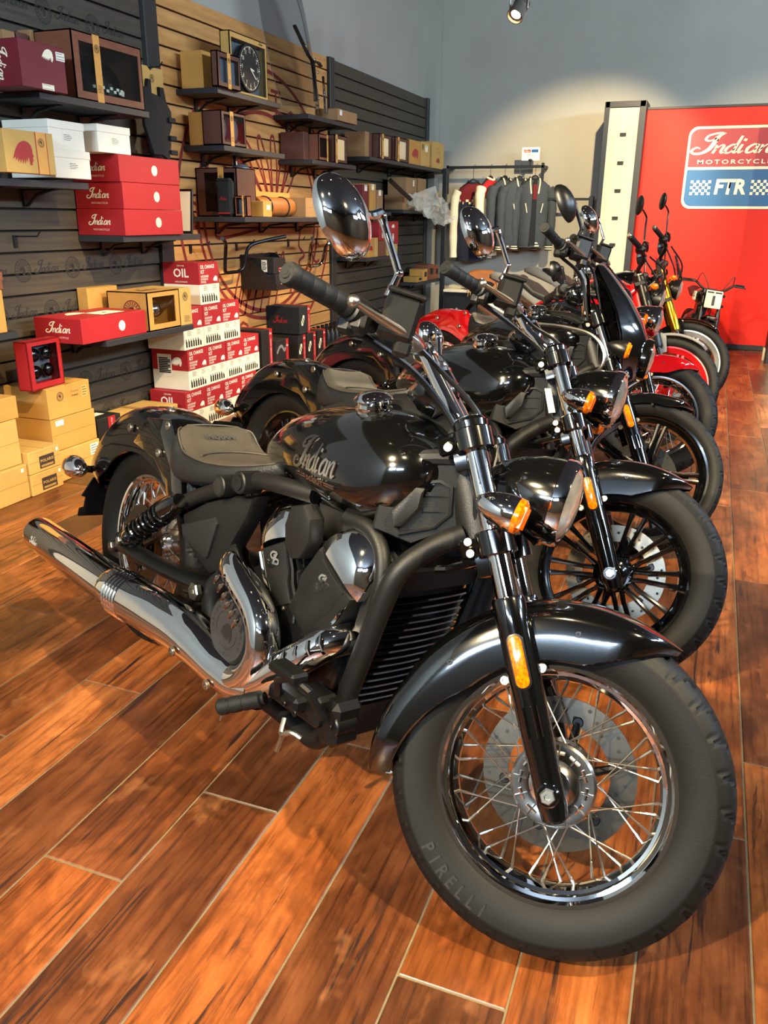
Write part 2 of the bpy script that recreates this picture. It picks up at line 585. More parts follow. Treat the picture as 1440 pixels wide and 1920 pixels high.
def wood_tile_mat():
    m = bpy.data.materials.new('wood_look_tile')
    m.use_nodes = True
    nt = m.node_tree
    b = nt.nodes['Principled BSDF']
    N, Lk = nt.nodes.new, nt.links.new
    tc = N('ShaderNodeTexCoord')
    oi = N('ShaderNodeObjectInfo')
    add = N('ShaderNodeVectorMath')
    add.operation = 'MULTIPLY_ADD'
    cx = N('ShaderNodeCombineXYZ')
    for i in range(3):
        Lk(oi.outputs['Random'], cx.inputs[i])
    Lk(cx.outputs[0], add.inputs[0])
    add.inputs[1].default_value = (37, 53, 0)
    Lk(tc.outputs['Object'], add.inputs[2])

    def noise(sc, scale, det=6, dist=0.0):
        mp = N('ShaderNodeMapping')
        mp.inputs['Scale'].default_value = sc
        Lk(add.outputs[0], mp.inputs[0])
        n = N('ShaderNodeTexNoise')
        n.inputs['Scale'].default_value = scale
        n.inputs['Detail'].default_value = det
        n.inputs['Roughness'].default_value = .65
        n.inputs['Distortion'].default_value = dist
        Lk(mp.outputs[0], n.inputs['Vector'])
        return n.outputs['Fac']

    def ramp(f, stops):
        r = N('ShaderNodeValToRGB')
        e = r.color_ramp.elements
        while len(e) < len(stops):
            e.new(.5)
        for x, (p, c) in zip(e, stops):
            x.position, x.color = p, lin(c)
        Lk(f, r.inputs[0])
        return r.outputs[0]

    def mix(f, a, c, mode='MIX'):
        x = N('ShaderNodeMix')
        x.data_type, x.blend_type = 'RGBA', mode
        if isinstance(f, float):
            x.inputs[0].default_value = f
        else:
            Lk(f, x.inputs[0])
        for s_, v in ((6, a), (7, c)):
            if isinstance(v, str):
                x.inputs[s_].default_value = lin(v)
            else:
                Lk(v, x.inputs[s_])
        return x.outputs[2]
    base = ramp(oi.outputs['Random'], [(0, '#5c3a24'), (.18, '#7c4b2b'), (.42, '#a96433'), (.8, '#b86f38'), (1, '#bd7c48')])
    blot = ramp(noise((1, .45, 1), 5.5, 7, .6), [(.30, '#3a302c'), (.42, '#7d6a60'), (.5, '#c4b6ab'), (.62, '#ffffff')])
    c = mix(.62, base, blot, 'MULTIPLY')
    streak = ramp(noise((20, .8, 1), 3.2, 8), [(.34, '#4a342c'), (.48, '#d8c8bc'), (.7, '#ffffff')])
    c = mix(.7, c, streak, 'MULTIPLY')
    patch_ = ramp(noise((1.5, .7, 1), 9, 9, 1.6), [(.36, '#5a4438'), (.46, '#cbbcb0'), (.6, '#ffffff')])
    c = mix(.42, c, patch_, 'MULTIPLY')
    sc = noise((9, .55, 1), 4.0, 9, 1.0)
    scm = ramp(sc, [(.0, '#000000'), (.585, '#000000'), (.66, '#ffffff')])
    c = mix(scm, c, '#2b1b15')
    pale = ramp(noise((1.2, .6, 1), 7, 4), [(.0, '#000000'), (.60, '#000000'), (.72, '#8a8a8a')])
    c = mix(pale, c, '#c08050')
    Lk(c, b.inputs['Base Color'])
    b.inputs['Roughness'].default_value = .3
    rr = N('ShaderNodeMapRange')
    Lk(noise((1, 1, 1), 18), rr.inputs[0])
    rr.inputs[3].default_value, rr.inputs[4].default_value = .24, .42
    Lk(rr.outputs[0], b.inputs['Roughness'])
    bp = N('ShaderNodeBump')
    bp.inputs['Strength'].default_value = .12
    bp.inputs['Distance'].default_value = .003
    Lk(noise((14, 1, 1), 5, 8), bp.inputs['Height'])
    Lk(bp.outputs[0], b.inputs['Normal'])
    return m


TILE = wood_tile_mat()
GROUT = mat('grout', '#6b5c42', .8, noise=.15, nscale=30)
PW_, PX0, PL = .2035, -1.391, 1.22
g = G().box((.6, 3.2, -.052), (8.2, 14.2, .1))
floor = struct('floor', g, GROUT)
tile_me = {}
rest = G()
for k in range(-10, 31):
    off = 1.07 + .305 * (k - 1)
    for j in range(-10, 10):
        y0 = off % PL + j * PL
        y1 = y0 + PL
        x0 = PX0 + k * PW_
        y0c, y1c = max(y0, -3.8), min(y1, YB)
        x0c = max(x0, XW)
        if y1c - y0c < .04 or x0c > x0 + PW_ - .03:
            continue
        w, l = x0 + PW_ - x0c - .0042, y1c - y0c - .0042
        vis = x0 < 1.0 and y1 > .75
        if vis:
            key = (round(w, 3), round(l, 3))
            if key not in tile_me:
                tile_me[key] = fixn(G().box((0, 0, -.006), (w, l, .012), .0018).mesh('tile', [TILE]))
            part('tile', tile_me[key], parent=floor, X=T((x0c + x0 + PW_) / 2, (y0c + y1c) / 2, 0))
        else:
            rest.box(((x0c + x0 + PW_) / 2, (y0c + y1c) / 2, -.006), (w, l, .012))
o = part('tiling', rest, TILE, floor)
o['kind'] = 'stuff'

# walls
PLASTER = mat('grey_plaster', '#a29d90', .8, bump=.08, bscale=60, noise=.03, nscale=2)
PLASTER2 = mat('grey_plaster_back', '#a7a294', .8, bump=.08, bscale=60, noise=.03, nscale=2)
wl = struct('wall_left', G().box((XW - .16, 3.1, ZC / 2), (.24, 14.2, ZC)), PLASTER)
wb = struct('wall_back', G().box((.6, YB + .1, ZC / 2), (8.4, .2, ZC)), PLASTER2)
wr = G()
wr.box((4.8, 3.1, 1.42), (.2, 14.2, 2.84)).box((4.8, 3.1, 3.65), (.2, 14.2, .2))
for a, b_ in ((-4, .8), (3.6, 4.6), (7.4, 10.2)):
    wr.box((4.8, (a + b_) / 2, 3.2), (.2, b_ - a, .72))
DARKWALL = mat('dark_wall_paint', '#5d5850', .8)
struct('wall_right', wr, DARKWALL)
wf = G().box((.6, -3.95, 1.42), (8.4, .2, 2.84)).box((.6, -3.95, 3.65), (8.4, .2, .2))
for a, b_ in ((-3.5, -2.6), (.2, 4.7)):
    wf.box(((a + b_) / 2, -3.95, 3.2), (b_ - a, .2, .72))
struct('wall_front', wf, DARKWALL)
struct('ceiling', G().box((.6, 3.1, ZC + .1), (8.4, 14.2, .2)), mat('dark_ceiling', '#3a3b3e', .9))
FR = mat('window_frame_paint', '#26272a', .4)
PANE = glass_mat('shop_glass', '#eef4f8', .3)
for i, (c, ax) in enumerate((((4.8, 2.2, 3.2), 1), ((4.8, 6.0, 3.2), 1), ((-1.2, -3.95, 3.2), 0))):
    g = G()
    d = lambda l, t: (.08, l, t) if ax else (l, .08, t)
    e = lambda s, z: (c[0], c[1] + s, c[2] + z) if ax else (c[0] + s, c[1], c[2] + z)
    for z in (-.33, .33):
        g.box(e(0, z), d(2.8, .06))
    for s in (-1.37, -.46, .46, 1.37):
        g.box(e(s, 0), d(.05, .7))
    w_ = struct('window_%d' % (i + 1), g, FR)
    part('pane', G().box(e(0, 0), (.008, 2.74, .66) if ax else (2.74, .008, .66)), PANE, w_)

# slat wall: three bays of grooved boards in framed panels
WOOD = mat('maple_board', '#cf9856', .5, noise=.22, nscale=3.2, stretch=(1, 1.0, 9), c2='#b37a40')
DARK = mat('charcoal_board', '#4a4030', .6, noise=.2, nscale=5, stretch=(1, .5, 12), c2='#393125')
FRAME = mat('charcoal_upright', '#2c2924', .5)
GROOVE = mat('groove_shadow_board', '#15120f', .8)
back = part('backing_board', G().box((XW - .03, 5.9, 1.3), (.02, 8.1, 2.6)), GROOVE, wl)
PITCH_S = .1055
for (y0, y1, m_) in ((1.9, 4.60, DARK), (4.735, 7.20, WOOD), (7.31, 9.90, DARK)):
    me = fixn(G().box((-.011, 0, 0), (.022, y1 - y0, PITCH_S - .011), .002).mesh('slat', [m_]))
    for k in range(25):
        zc = 2.6 - PITCH_S * (k + .5)
        if zc > .02:
            part('slat', me, parent=wl, X=T(XW, (y0 + y1) / 2, zc))
ends = [(4.667, .128), (7.255, .10), (9.935, .07)]
for y, w in ends:
    part('upright', G().box((XW + .004, y, 1.3), (.05, w, 2.602), .004), FRAME, wl)
part('pilaster', G().box((XW + .02, 10.06, ZC / 2), (.16, .16, ZC - .01)), PLASTER, wb)
g = G().box((XW + .006, 3.1, .05), (.02, 14, .1))
struct('baseboard_left', G().box((XW + .012, 4.7, .04), (.018, 8.0, .08), .004), FRAME)
struct('baseboard_back', G().box((1.0, YB - .012, .05), (7.2, .02, .1), .004), FRAME)

# printed marks on the dark slats (tone on tone) and the big red line drawing on the maple bay
INKS = mat('charcoal_print', '#211c16', .7)
REDLINE = mat('dark_red_print', '#7a2216', .7)
for row, zz in enumerate((1.01 + .425, 1.015, .80, .385, .17, 2.25)):
    zc = zz + .02
    for j in range(-1, 6):
        yb = (3.43 if row % 2 == 1 else 3.60) + .368 * (j - 2)
        if 1.95 < yb < 4.5:
            part('emblem', roundel(INKS, INKS), parent=wl, X=frame((XW + .0006, yb, zc), (0, 1, 0), (0, 0, 1), .058))
        ys = yb + .18
        if 1.95 < ys < 4.42:
            part('lettering', script(INKS), parent=wl, X=frame((XW + .0006, ys, zc + .008), (0, 1, 0), (0, 0, 1), .036, .042))
            me = text('MOTORCYCLE', INKS, space=1.35)
            part('lettering', me, parent=wl, X=frame((XW + .0006, ys, zc - .042), (0, 1, 0), (0, 0, 1), .012))


def wallline(pts, w=.018, k=7, closed=False):
    q, w = sm(pts, k), w * 1.45
    g = G()
    g.ribbon(q, w, (XW + .0008, 0, 0), (0, 1, 0), (0, 0, 1))
    me = g.mesh('red_line', [REDLINE], smooth=False)
    part('red_line', me, parent=wl)


def wallpoly(pts, w=.016):
    for a, b_ in zip(pts, pts[1:]):
        g = G()
        a, b_ = np.array(a), np.array(b_)
        g.ribbon([a, a * .5 + b_ * .5, b_], w, (XW + .0008, 0, 0), (0, 1, 0), (0, 0, 1))
        part('red_line', g.mesh('red_line', [REDLINE], smooth=False), parent=wl)


cyr, czr = 6.02, 1.32
for R in (.78, .72):
    wallline([(cyr + R * 1.22 * math.cos(a), czr + R * math.sin(a)) for a in np.linspace(0, 2 * PI, 33)], .02, 3)
wallline([(cyr + 1.02 * 1.15 * math.cos(a), czr + 1.02 * math.sin(a)) for a in np.linspace(-.6 * PI, 1.25 * PI, 33)], .02, 3)
for i in range(10):
    a = math.radians(62 + i * 14)
    c, s_ = math.cos(a), math.sin(a)
    p = lambda r, d: (cyr + .15 + r * 1.15 * c - d * s_, czr - .05 + r * .8 * s_ + d * c)
    wallline([p(.22, -.03), p(.5, -.06), p(.74, -.03), p(.78, 0), p(.72, .03), p(.45, .03), p(.22, .02)], .016)
for i in range(6):
    y0 = 5.45 + i * .12
    wallline([(y0, .62 + .04 * i), (y0 + .1, .85), (y0 + .22, 1.02), (y0 + .25, 1.0), (y0 + .14, .78), (y0 + .06, .6)], .014)
wallline([(6.45, 1.28), (6.6, 1.2), (6.58, 1.08), (6.68, 1.0), (6.58, .95), (6.6, .86), (6.45, .8), (6.4, .7)], .018)
for x0, ch in ((5.15, 'N'), (5.02, 'S'), (6.25, 'T'), (6.5, 'O'), (6.95, 'R'), (5.25, 'M'), (5.6, 'O'), (6.9, 'C')):
    zt = {5.15: 1.78, 5.02: 1.3, 6.25: 2.12, 6.5: 2.0, 6.95: 1.35, 5.25: .55, 5.6: .45, 6.9: 1.0}[x0]
    me = text(ch, REDLINE, bold=0)
    part('lettering', me, parent=wl, X=frame((XW + .0007, x0, zt), (0, 1, 0), (0, 0, 1), .19))

# far display: red panel with its sign, and the tall pale locker column at its left
RED = mat('display_red', '#d41c05', .5, spec=.3)
SIGNRED = mat('sign_red', '#b01e22', .4)
SIGNBLUE = mat('sign_blue', '#125a92', .4)
CREAM = mat('sign_cream', '#fff3cf', .4)
fp = empty('red_display', X=T(1.1, 9.9, 0))
tag(fp, 'tall red display wall panel behind the last motorcycles, carrying the rounded sign', 'display panel')
part('board', G().box((.0, 0, 1.2), (3.9, .38, 2.36), .006), RED, fp)
part('top_rail', G().box((.0, 0, 2.39), (3.92, .4, .022)), M['metal_black'], fp)
part('plinth', G().box((.0, -.008, .03), (3.92, .39, .05)), M['metal_black'], fp)


def rrect(x0, x1, y0, y1, r, n=7):
    out = []
    for cx, cy, a in ((x1 - r, y0 + r, -90), (x1 - r, y1 - r, 0), (x0 + r, y1 - r, 90), (x0 + r, y0 + r, 180)):
        for i in range(n):
            t = math.radians(a + 90 * i / (n - 1))
            out.append((cx + r * math.cos(t), cy + r * math.sin(t)))
    return out


HW = .463
sg = empty('wall_sign', X=Matrix(((1, 0, 0, .07), (0, 0, -1, 9.707), (0, 1, 0, 1.815), (0, 0, 0, 1))))
tag(sg, 'rounded red and blue sign with cream lettering mounted on the red panel', 'sign')
part('border', G().prism(rrect(-HW, HW, -.392, .392, .09), (0, 0, 0), (1, 0, 0), (0, 1, 0), .012, .002), CREAM, sg)
part('upper_field', G().prism([(-HW + .024, .012), (HW - .024, .012)] + rrect(-HW + .024, HW - .024, -.366, .367, .075)[7:21], (0, 0, .009), (1, 0, 0), (0, 1, 0), .006), SIGNRED, sg)
part('lower_field', G().prism(rrect(-HW + .024, HW - .024, -.366, .367, .075)[:7] + [(HW - .024, -.015), (-HW + .024, -.015)] + rrect(-HW + .024, HW - .024, -.366, .367, .075)[21:], (0, 0, .009), (1, 0, 0), (0, 1, 0), .006), SIGNBLUE, sg)
part('lettering', script(CREAM), parent=sg, X=T(-.005, .205, .0165) @ Matrix.Diagonal((.176, .11, 1, 1)))
me = text('MOTORCYCLE', CREAM, bold=.025, space=1.35)
part('lettering', me, parent=sg, X=T(.0, .056, .0165) @ Matrix.Diagonal((.7 / width(me), .04, 1, 1)))
me = text('FTR', CREAM, bold=.05, shear=.1)
part('lettering', me, parent=sg, X=T(-.01, -.187, .0165) @ Matrix.Diagonal((.30 / width(me), .14, 1, 1)))
for sx in (-.29, .29):
    g = G()
    for i in range(7):
        for j in range(5):
            if (i + j) % 2 == 0:
                g.box((sx + (i - 3) * .0285, -.187 + (j - 2) * .0285, .0175), (.0275, .0275, .003))
    part('checker', g, CREAM, sg)

LOCK = mat('pale_wood_laminate', '#b9ad92', .45, noise=.08, nscale=3, stretch=(9, 1, .7))
lk = empty('locker_column', X=T(-1.03, 9.72, 0))
tag(lk, 'tall pale wood column in a black frame with small slot pulls, left of the red panel', 'locker')
g = G().box((-.18, .0, 1.22), (.052, .4, 2.45), .003).box((.175, .0, 1.22), (.065, .4, 2.45), .003).box((0, 0, 2.417), (.40, .4, .056), .003).box((0, 0, .04), (.35, .38, .08))
part('frame', g, M['metal_black'], lk)
for k in range(9):
    z1 = 2.385 - k * .27
    dr = part('door', G().box((-.006, -.02, z1 - .1345), (.298, .34, .2695), .0006), LOCK, lk)
    g = G().box((0, -.192, z1 - .25), (.062, .006, .032)).box((0, -.196, z1 - .264), (.05, .008, .004)).box((0, -.196, z1 - .237), (.062, .008, .004))
    part('slot_pull', g, M['dark'], dr)

# the matching column at the right picture edge, of which only the foot is in view
pg = empty('display_column', X=T(.79, 8.98, 0))
tag(pg, 'black-framed column at the right picture edge, only its foot in view', 'column')
part('frame', G().box((-.17, 0, 1.22), (.04, .34, 2.45), .003).box((.17, 0, 1.22), (.04, .34, 2.45), .003).box((0, 0, 2.43), (.38, .34, .04), .003), M['metal_black'], pg)
part('infill', G().box((0, .02, 1.2), (.30, .28, 2.3), .002).box((-.20, .10, .06), (.018, .1, .12)), LOCK, pg)


# ceiling track lamps, the added fill lamps among them
LENSM = mat('lamp_glow', '#fff3d6', .4, emit='#ffdba0', estr=18)
TRK = mat('track_bronze', '#8d8478', .35, .6)


def lamp(i, loc, aim, power, half, label, group):
    loc, aim = Vector(loc), Vector(aim)
    d = (aim - loc).normalized()
    q = d.to_track_quat('-Z', 'Y')
    r = empty('track_spotlight', X=T(*loc))
    tag(r, label, 'lamp', group)
    g = G()
    g.lathe([(.09, .03), (.085, .05), (.0, .055), (-.06, .06), (-.075, .064), (-.078, .064), (-.078, .058), (-.06, .054), (-.055, .03)], (0, 0, 0), (0, 0, 1), 24)
    for k in range(5):
        g.lathe([(.03 + k * .01, .0535), (.032 + k * .01, .059), (.036 + k * .01, .0535)], (0, 0, 0), (0, 0, 1), 24)
    part('lamp_head', g, TRK, r, X=q.to_matrix().to_4x4())
    part('bulb', G().lathe([(-.0555, 0), (-.058, .02), (-.0555, .05)], (0, 0, 0), (0, 0, 1), 20), LENSM, r, X=q.to_matrix().to_4x4())
    hz = ZC - loc.z
    g = G().tube([(-.066, 0, -.0), (-.07, 0, .09), (-.05, 0, .125), (.05, 0, .125), (.07, 0, .09), (.066, 0, 0)], .008, 6).tube([(0, 0, .125), (0, 0, hz - .03)], .011, 8).cyl((0, 0, hz - .035), (0, 0, hz - .001), .05, 16, .004)
    part('bracket', g, TRK, r)
    L = bpy.data.lights.new('spot', 'SPOT')
    L.energy, L.color, L.spot_size, L.spot_blend, L.shadow_soft_size = power, WARM, math.radians(half * 2), .55, .035
    o = bpy.data.objects.new('spot', L)
    COL.objects.link(o)
    o.location = loc + d * .095
    o.rotation_euler = q.to_euler()


for i, (loc, aim, pw, half) in enumerate(LAMPS):
    if i == 5:
        lamp(i, loc, aim, pw, half, 'lit bronze spotlight hanging from the ceiling above the red display', None)
    else:
        lamp(i, loc, aim, pw, half, 'bronze spotlight outside the picture, one of the inferred and added fill lamps', 'track spotlights above the row')

# ================================================================== SHELVES
SHX = XW + .305


def shelf(y0, y1, z, depth=.305, label='', brackets=2, lab2=None):
    r = empty('wall_shelf', X=T(XW, (y0 + y1) / 2, z))
    tag(r, label, 'shelf', 'charcoal shelves on the slat wall')
    part('board', G().box((depth / 2 + .001, 0, -.0165), (depth - .002, y1 - y0, .033), .002), M['shelf'], r)
    for i in range(brackets):
        y = (y1 - y0) * ((i + .5) / brackets - .5)
        g = G().box((.008, y, -.075), (.012, .03, .08)).tube([(.02, y, -.112), (.09, y, -.06), (depth * .72, y, -.034)], .008, 6).box((depth * .42, y, -.037), (depth * .75, .024, .006))
        part('bracket', g, M['metal_black'], r)
    return r


shelf(3.36, 4.19, 1.845, label='shelf with the burgundy carton and the boxed black helmet')
shelf(2.98, 3.675, 1.462, .27, label='shelf under the white boxes, left end of the wall')
shelf(3.87, 4.62, 1.203, label='shelf carrying the three stacked red boxes')
shelf(3.53, 4.335, .690, .40, label='shelf with the flat red box and two kraft window boxes')
shelf(2.35, 3.03, .795, label='shelf end at the left picture edge above the cardboard boxes')
shelf(4.914, 5.745, 2.06, label='shelf under the boxed clock')
shelf(4.954, 5.785, 1.735, label='shelf holding the boxed chrome mirror set')
shelf(4.98, 6.85, 1.305, .42, label='long deep shelf with the tan leather roll', brackets=3)
shelf(6.198, 7.06, 2.045, label='upper shelf with one small kraft box under the windshield')
shelf(6.25, 7.12, 1.73, label='shelf with a row of brown window boxes right of the boxed mirror set')
shelf(7.45, 9.92, 1.826, label='longest high shelf at the far end of the wall', brackets=3)
shelf(7.25, 8.0, 1.36, label='shelf behind the big chrome mirror with small cartons')
shelf(8.35, 9.92, 1.385, label='shelf with jumbled cartons beside the clear plastic bag')
shelf(7.35, 8.32, .955, label='shelf with red and kraft cartons behind the mirror stem')
shelf(8.78, 9.66, .64, label='lowest shelf at the far corner with small wooden gift boxes')
sp = part('shelf_post', G().box((0, 0, .92), (.05, .05, 1.84), .004).box((0, 0, .006), (.1, .1, .012)), M['metal_black'], X=T(SHX + .03, 9.66, 0))
tag(sp, 'black square post holding up the far end of the long shelf', 'post')
db = part('shelf_brace', G().tube([(XW + .345, 7.86, 1.64), (XW + .345, 8.20, 1.55), (XW + .345, 8.44, 1.49)], .028, 4), M['metal_black'])
tag(db, 'black diagonal brace below the long high shelf', 'brace')


# ================================================================== CARTONS
def box(name, label, cat, y0, y1, z0, z1, xf, depth, m, group=None, b=.002, rz=0.0, seam=None, yaw_pivot=None):
    """carton with its front towards the room; returns root, width, depth, height (origin at base centre)"""
    w, h = y1 - y0, z1 - z0
    r = part(name, G().box((0, 0, h / 2), (depth, w, h), b), m, X=T(xf - depth / 2, (y0 + y1) / 2, z0, rz))
    tag(r, label, cat, group)
    if seam:
        g = G()
        if seam == 'tape':
            g.box((0, 0, h + .0003), (depth + .0012, .05, .0012)).box((depth / 2 + .0003, 0, h - .03), (.0012, .05, .06))
            part('packing_tape', g, TAPE, r)
        elif seam == 'lid':
            g.box((0, 0, h - .016), (depth + .006, w + .006, .036), .0015)
            part('lid', g, m, r)
        elif seam == 'fold':
            g.box((depth / 2 + .0003, 0, h / 2), (.001, w, .0016)).box((0, 0, h + .0002), (depth, .0018, .0008))
            part('flap_edge', g, EDGE, r)
    r['_d'] = depth
    return r, w, depth, h


TAPE = mat('packing_tape', '#b98a45', .25, coat=.4)
EDGE = mat('card_cut_edge', '#8a6534', .8)


def front(r, w, d, h, me, y, z, s, sx=None, nm='lettering'):
    """flat print on the front, y, z as fractions from centre"""
    return part(nm, me, parent=r, X=frame((d / 2 + .0009, y * w, h / 2 + z * h), (0, 1, 0), (0, 0, 1), s, sx))


def side(r, w, d, h, me, x, z, s, sx=None, nm='lettering'):
    return part(nm, me, parent=r, X=frame((x * d, -w / 2 - .0009, h / 2 + z * h), (1, 0, 0), (0, 0, 1), s, sx))


def top(r, w, d, h, me, x, y, s, sx=None, nm='lettering'):
    return part(nm, me, parent=r, X=frame((x * d, y * w, h + .0009), (0, 1, 0), (-1, 0, 0), s, sx))


TRAY = mat('grey_reflection_tray', '#6a6f76', .5)  # grey puts the bluish reflections of the clear windows into the tray colour
_q = {}


def patch(m, a=1.0, lines=0, m2=None):
    """sticker 1 high and a wide, with printed rules"""
    k = (m.name, a, lines)
    if k not in _q:
        g = G().add([(-a / 2, -.5, 0), (a / 2, -.5, 0), (a / 2, .5, 0), (-a / 2, .5, 0)], [(0, 1, 2, 3)])
        g.mi = 1
        for i in range(lines):
            y = .32 - .64 * i / max(1, lines - 1)
            x1 = a * (.42 if i % 3 else .25)
            g.add([(-a * .42, y - .03, .004), (x1, y - .03, .004), (x1, y + .03, .004), (-a * .42, y + .03, .004)], [(0, 1, 2, 3)])
        _q[k] = g.mesh('sticker', [m, m2 or M['ink']], smooth=False)
    return _q[k]


def wbox(label, y0, y1, z0, z1, xf, depth, m=None, strap=True, group=None, content=None, win=(.1, .12, .86, .86), rz=0.0, strap_y=.45, name='window_box'):
    """display carton with a recessed clear window in the front"""
    m = m or M['brownbox']
    w, h = y1 - y0, z1 - z0
    r = empty(name, X=T(xf - depth / 2, (y0 + y1) / 2, z0, rz))
    tag(r, label, 'box', group)
    a0, b0, a1, b1 = (win[0] - .5) * w, win[1] * h, (win[2] - .5) * w, win[3] * h
    t = .006
    g = G().box((-depth / 2 + t / 2, 0, h / 2), (t, w, h))
    g.box((0, -w / 2 + t / 2, h / 2), (depth, t, h)).box((0, w / 2 - t / 2, h / 2), (depth, t, h)).box((0, 0, t / 2), (depth, w, t)).box((0, 0, h - t / 2), (depth, w, t))
    x = depth / 2 - t / 2
    g.box((x, (-w / 2 + a0) / 2, h / 2), (t, a0 + w / 2, h)).box((x, (w / 2 + a1) / 2, h / 2), (t, w / 2 - a1, h))
    g.box((x, (a0 + a1) / 2, b0 / 2), (t, a1 - a0, b0)).box((x, (a0 + a1) / 2, (h + b1) / 2), (t, a1 - a0, h - b1))
    part('carton', g, m, r)
    part('clear_window', G().add([(x - .002, a0, b0), (x - .002, a1, b0), (x - .002, a1, b1), (x - .002, a0, b1)], [(0, 1, 2, 3)]), M['windowpane'], r)
    part('tray', G().box((-depth / 2 + t + .004, (a0 + a1) / 2, (b0 + b1) / 2), (.004, a1 - a0 + .01, b1 - b0 + .01)), TRAY, r)
    if strap:
        sw = min(.05, w * .14)
        ys = (strap_y - .5) * w
        sb = part('band', G().box((depth / 2 + .0008, ys, h / 2), (.0012, sw, h + .002)).box((0, ys, h + .0008), (depth, sw, .0012)), M['strap'], r)
        part('emblem', roundel(M['inkbrown'], M['inkbrown']), parent=sb, X=frame((depth / 2 + .0022, ys, h * .8), (0, 1, 0), (0, 0, 1), sw * .38))
        part('lettering', patch(M['strap'], .9, 5), parent=sb, X=frame((depth / 2 + .0022, ys, h * .2), (0, 1, 0), (0, 0, 1), sw * .9))
    if content:
        content(r, w, depth, h, (a0, b0, a1, b1))
    return r


def c_helmet(r, w, d, h, q):
    cy, cz = (q[0] + q[2]) / 2 + .03, q[1] + .005
    g = G()
    R = []
    for i in range(9):
        t = i / 8 * PI / 2
        R.append([(.0 + d * .40 * math.cos(t) * math.cos(a), cy + w * .30 * math.cos(t) * math.sin(a), cz + .06 + (q[3] - q[1]) * .55 * math.sin(t)) for a in np.linspace(0, 2 * PI, 24, endpoint=False)])
    g.rings(R)
    g.lathe([(-.0, .0), (0, 1), (.06, 1.02), (.066, .98)], (0, 0, 0), (0, 0, 1), 24)
    V = g.V[-1]
    g.V[-1] = V * np.array([d * .40, w * .31, 1]) + np.array([0, cy, cz])
    part('half_helmet', g, M['gloss'], r)
    ck = G()
    for i in range(11):
        for j in range(2):
            if (i + j) % 2:
                a = math.radians(-40 + i * 9)
                ck.box((d * .415 * math.cos(a), cy + w * .325 * math.sin(a), cz + .022 + j * .014), (.004, .02, .013), X=None)
    part('checker_band', ck, M['cream'], r)


def c_chrome(r, w, d, h, q):
    cy, cz = (q[0] + q[2]) / 2, (q[1] + q[3]) / 2
    part('chrome_lamp', G().ball((d * .2, cy - (q[2] - q[0]) * .14, cz), (d * .26, (q[2] - q[0]) * .32, (q[3] - q[1]) * .4)), M['chrome'], r)


def c_parts(r, w, d, h, q):
    g = G()
    for i in range(4):
        g.ball((d * .05, q[0] + (q[2] - q[0]) * (.25 + .5 * (i % 2)), q[1] + (q[3] - q[1]) * (.27 + .46 * (i // 2))), (d * .3, (q[2] - q[0]) * .2, (q[3] - q[1]) * .19), 14, 8)
    part('black_fitting', g, M['gloss'], r)


def c_pair(r, w, d, h, q):
    part('red_card', G().box((d * .1, (q[0] + q[2]) / 2, (q[1] + q[3]) / 2), (.003, (q[2] - q[0]) * .98, (q[3] - q[1]) * .96)), M['burgundy'], r)
    for s_ in (-.28, .28):
        part('chrome_medallion', G().ball((d * .2, (q[0] + q[2]) / 2 + s_ * (q[2] - q[0]), (q[1] + q[3]) / 2), (.012, (q[2] - q[0]) * .15, (q[3] - q[1]) * .36)), M['silver'], r)


def c_one(r, w, d, h, q):
    part('chrome_fitting', G().ball((d * .1, (q[0] + q[2]) / 2, (q[1] + q[3]) / 2), (d * .2, (q[2] - q[0]) * .16, (q[3] - q[1]) * .38)).cyl((0, (q[0] + q[2]) / 2, q[1]), (0, (q[0] + q[2]) / 2, q[3]), .014), M['chrome'], r)


def c_jacket(r, w, d, h, q):
    part('black_helmet', G().ball((0, q[0] + (q[2] - q[0]) * .35, q[1] + (q[3] - q[1]) * .4), (d * .36, (q[2] - q[0]) * .3, (q[3] - q[1]) * .42), 20, 12), M['gloss'], r)
    part('goggle_rim', G().tube([(d * .3 * math.cos(t), q[0] + (q[2] - q[0]) * (.3 + .25 * math.sin(t)), q[1] + (q[3] - q[1]) * (.62 + .05 * math.cos(t))) for t in np.linspace(-1, 1, 9)], .006, 6), M['chrome'], r)


# --- left bay, top shelf
r, w, d, h = box('gift_carton', 'burgundy carton with a cream headdress emblem, first on the top left shelf', 'box', 3.215, 3.50, 1.845, 2.035, -2.95, .26, M['burgundy'])
front(r, w, d, h, bonnet(M['cream']), .13, .27, .052, nm='emblem')
front(r, w, d, h, patch(M['white'], 1.6, 3), .40, .30, .036, nm='sticker')
front(r, w, d, h, patch(M['cream'], 3.2, 2), .05, -.43, .024, nm='sticker')
part('lettering', script(M['cream']), parent=r, X=frame((.02, -w / 2 - .0009, h / 2), (0, 0, -1), (1, 0, 0), .036))
part('lettering', text('MOTORCYCLE', M['cream'], space=1.3), parent=r, X=frame((-.035, -w / 2 - .0009, h / 2), (0, 0, -1), (1, 0, 0), .011))
wbox('large brown window box showing a black half helmet with checker band', 3.622, 4.162, 1.845, 2.146, -3.0, .28, M['brownbox2'], content=c_helmet, win=(.09, .13, .95, .86), strap_y=.33)
g_ = 'slim brown boxes behind the burgundy carton'
for y0, y1, z1, m_, lb in ((3.415, 3.49, 2.11, 'kraftd', 'slim tan box standing behind the burgundy carton, nearest the picture edge'), (3.50, 3.575, 2.115, 'brownbox', 'slim dark brown box between two tan ones behind the burgundy carton'), (3.592, 3.617, 2.14, 'kraftd', 'slim tan box pressed against the boxed half helmet')):
    box('slim_carton', lb, 'box', y0, y1, 1.846, z1 + .008, -3.215, .08, M[m_], g_)
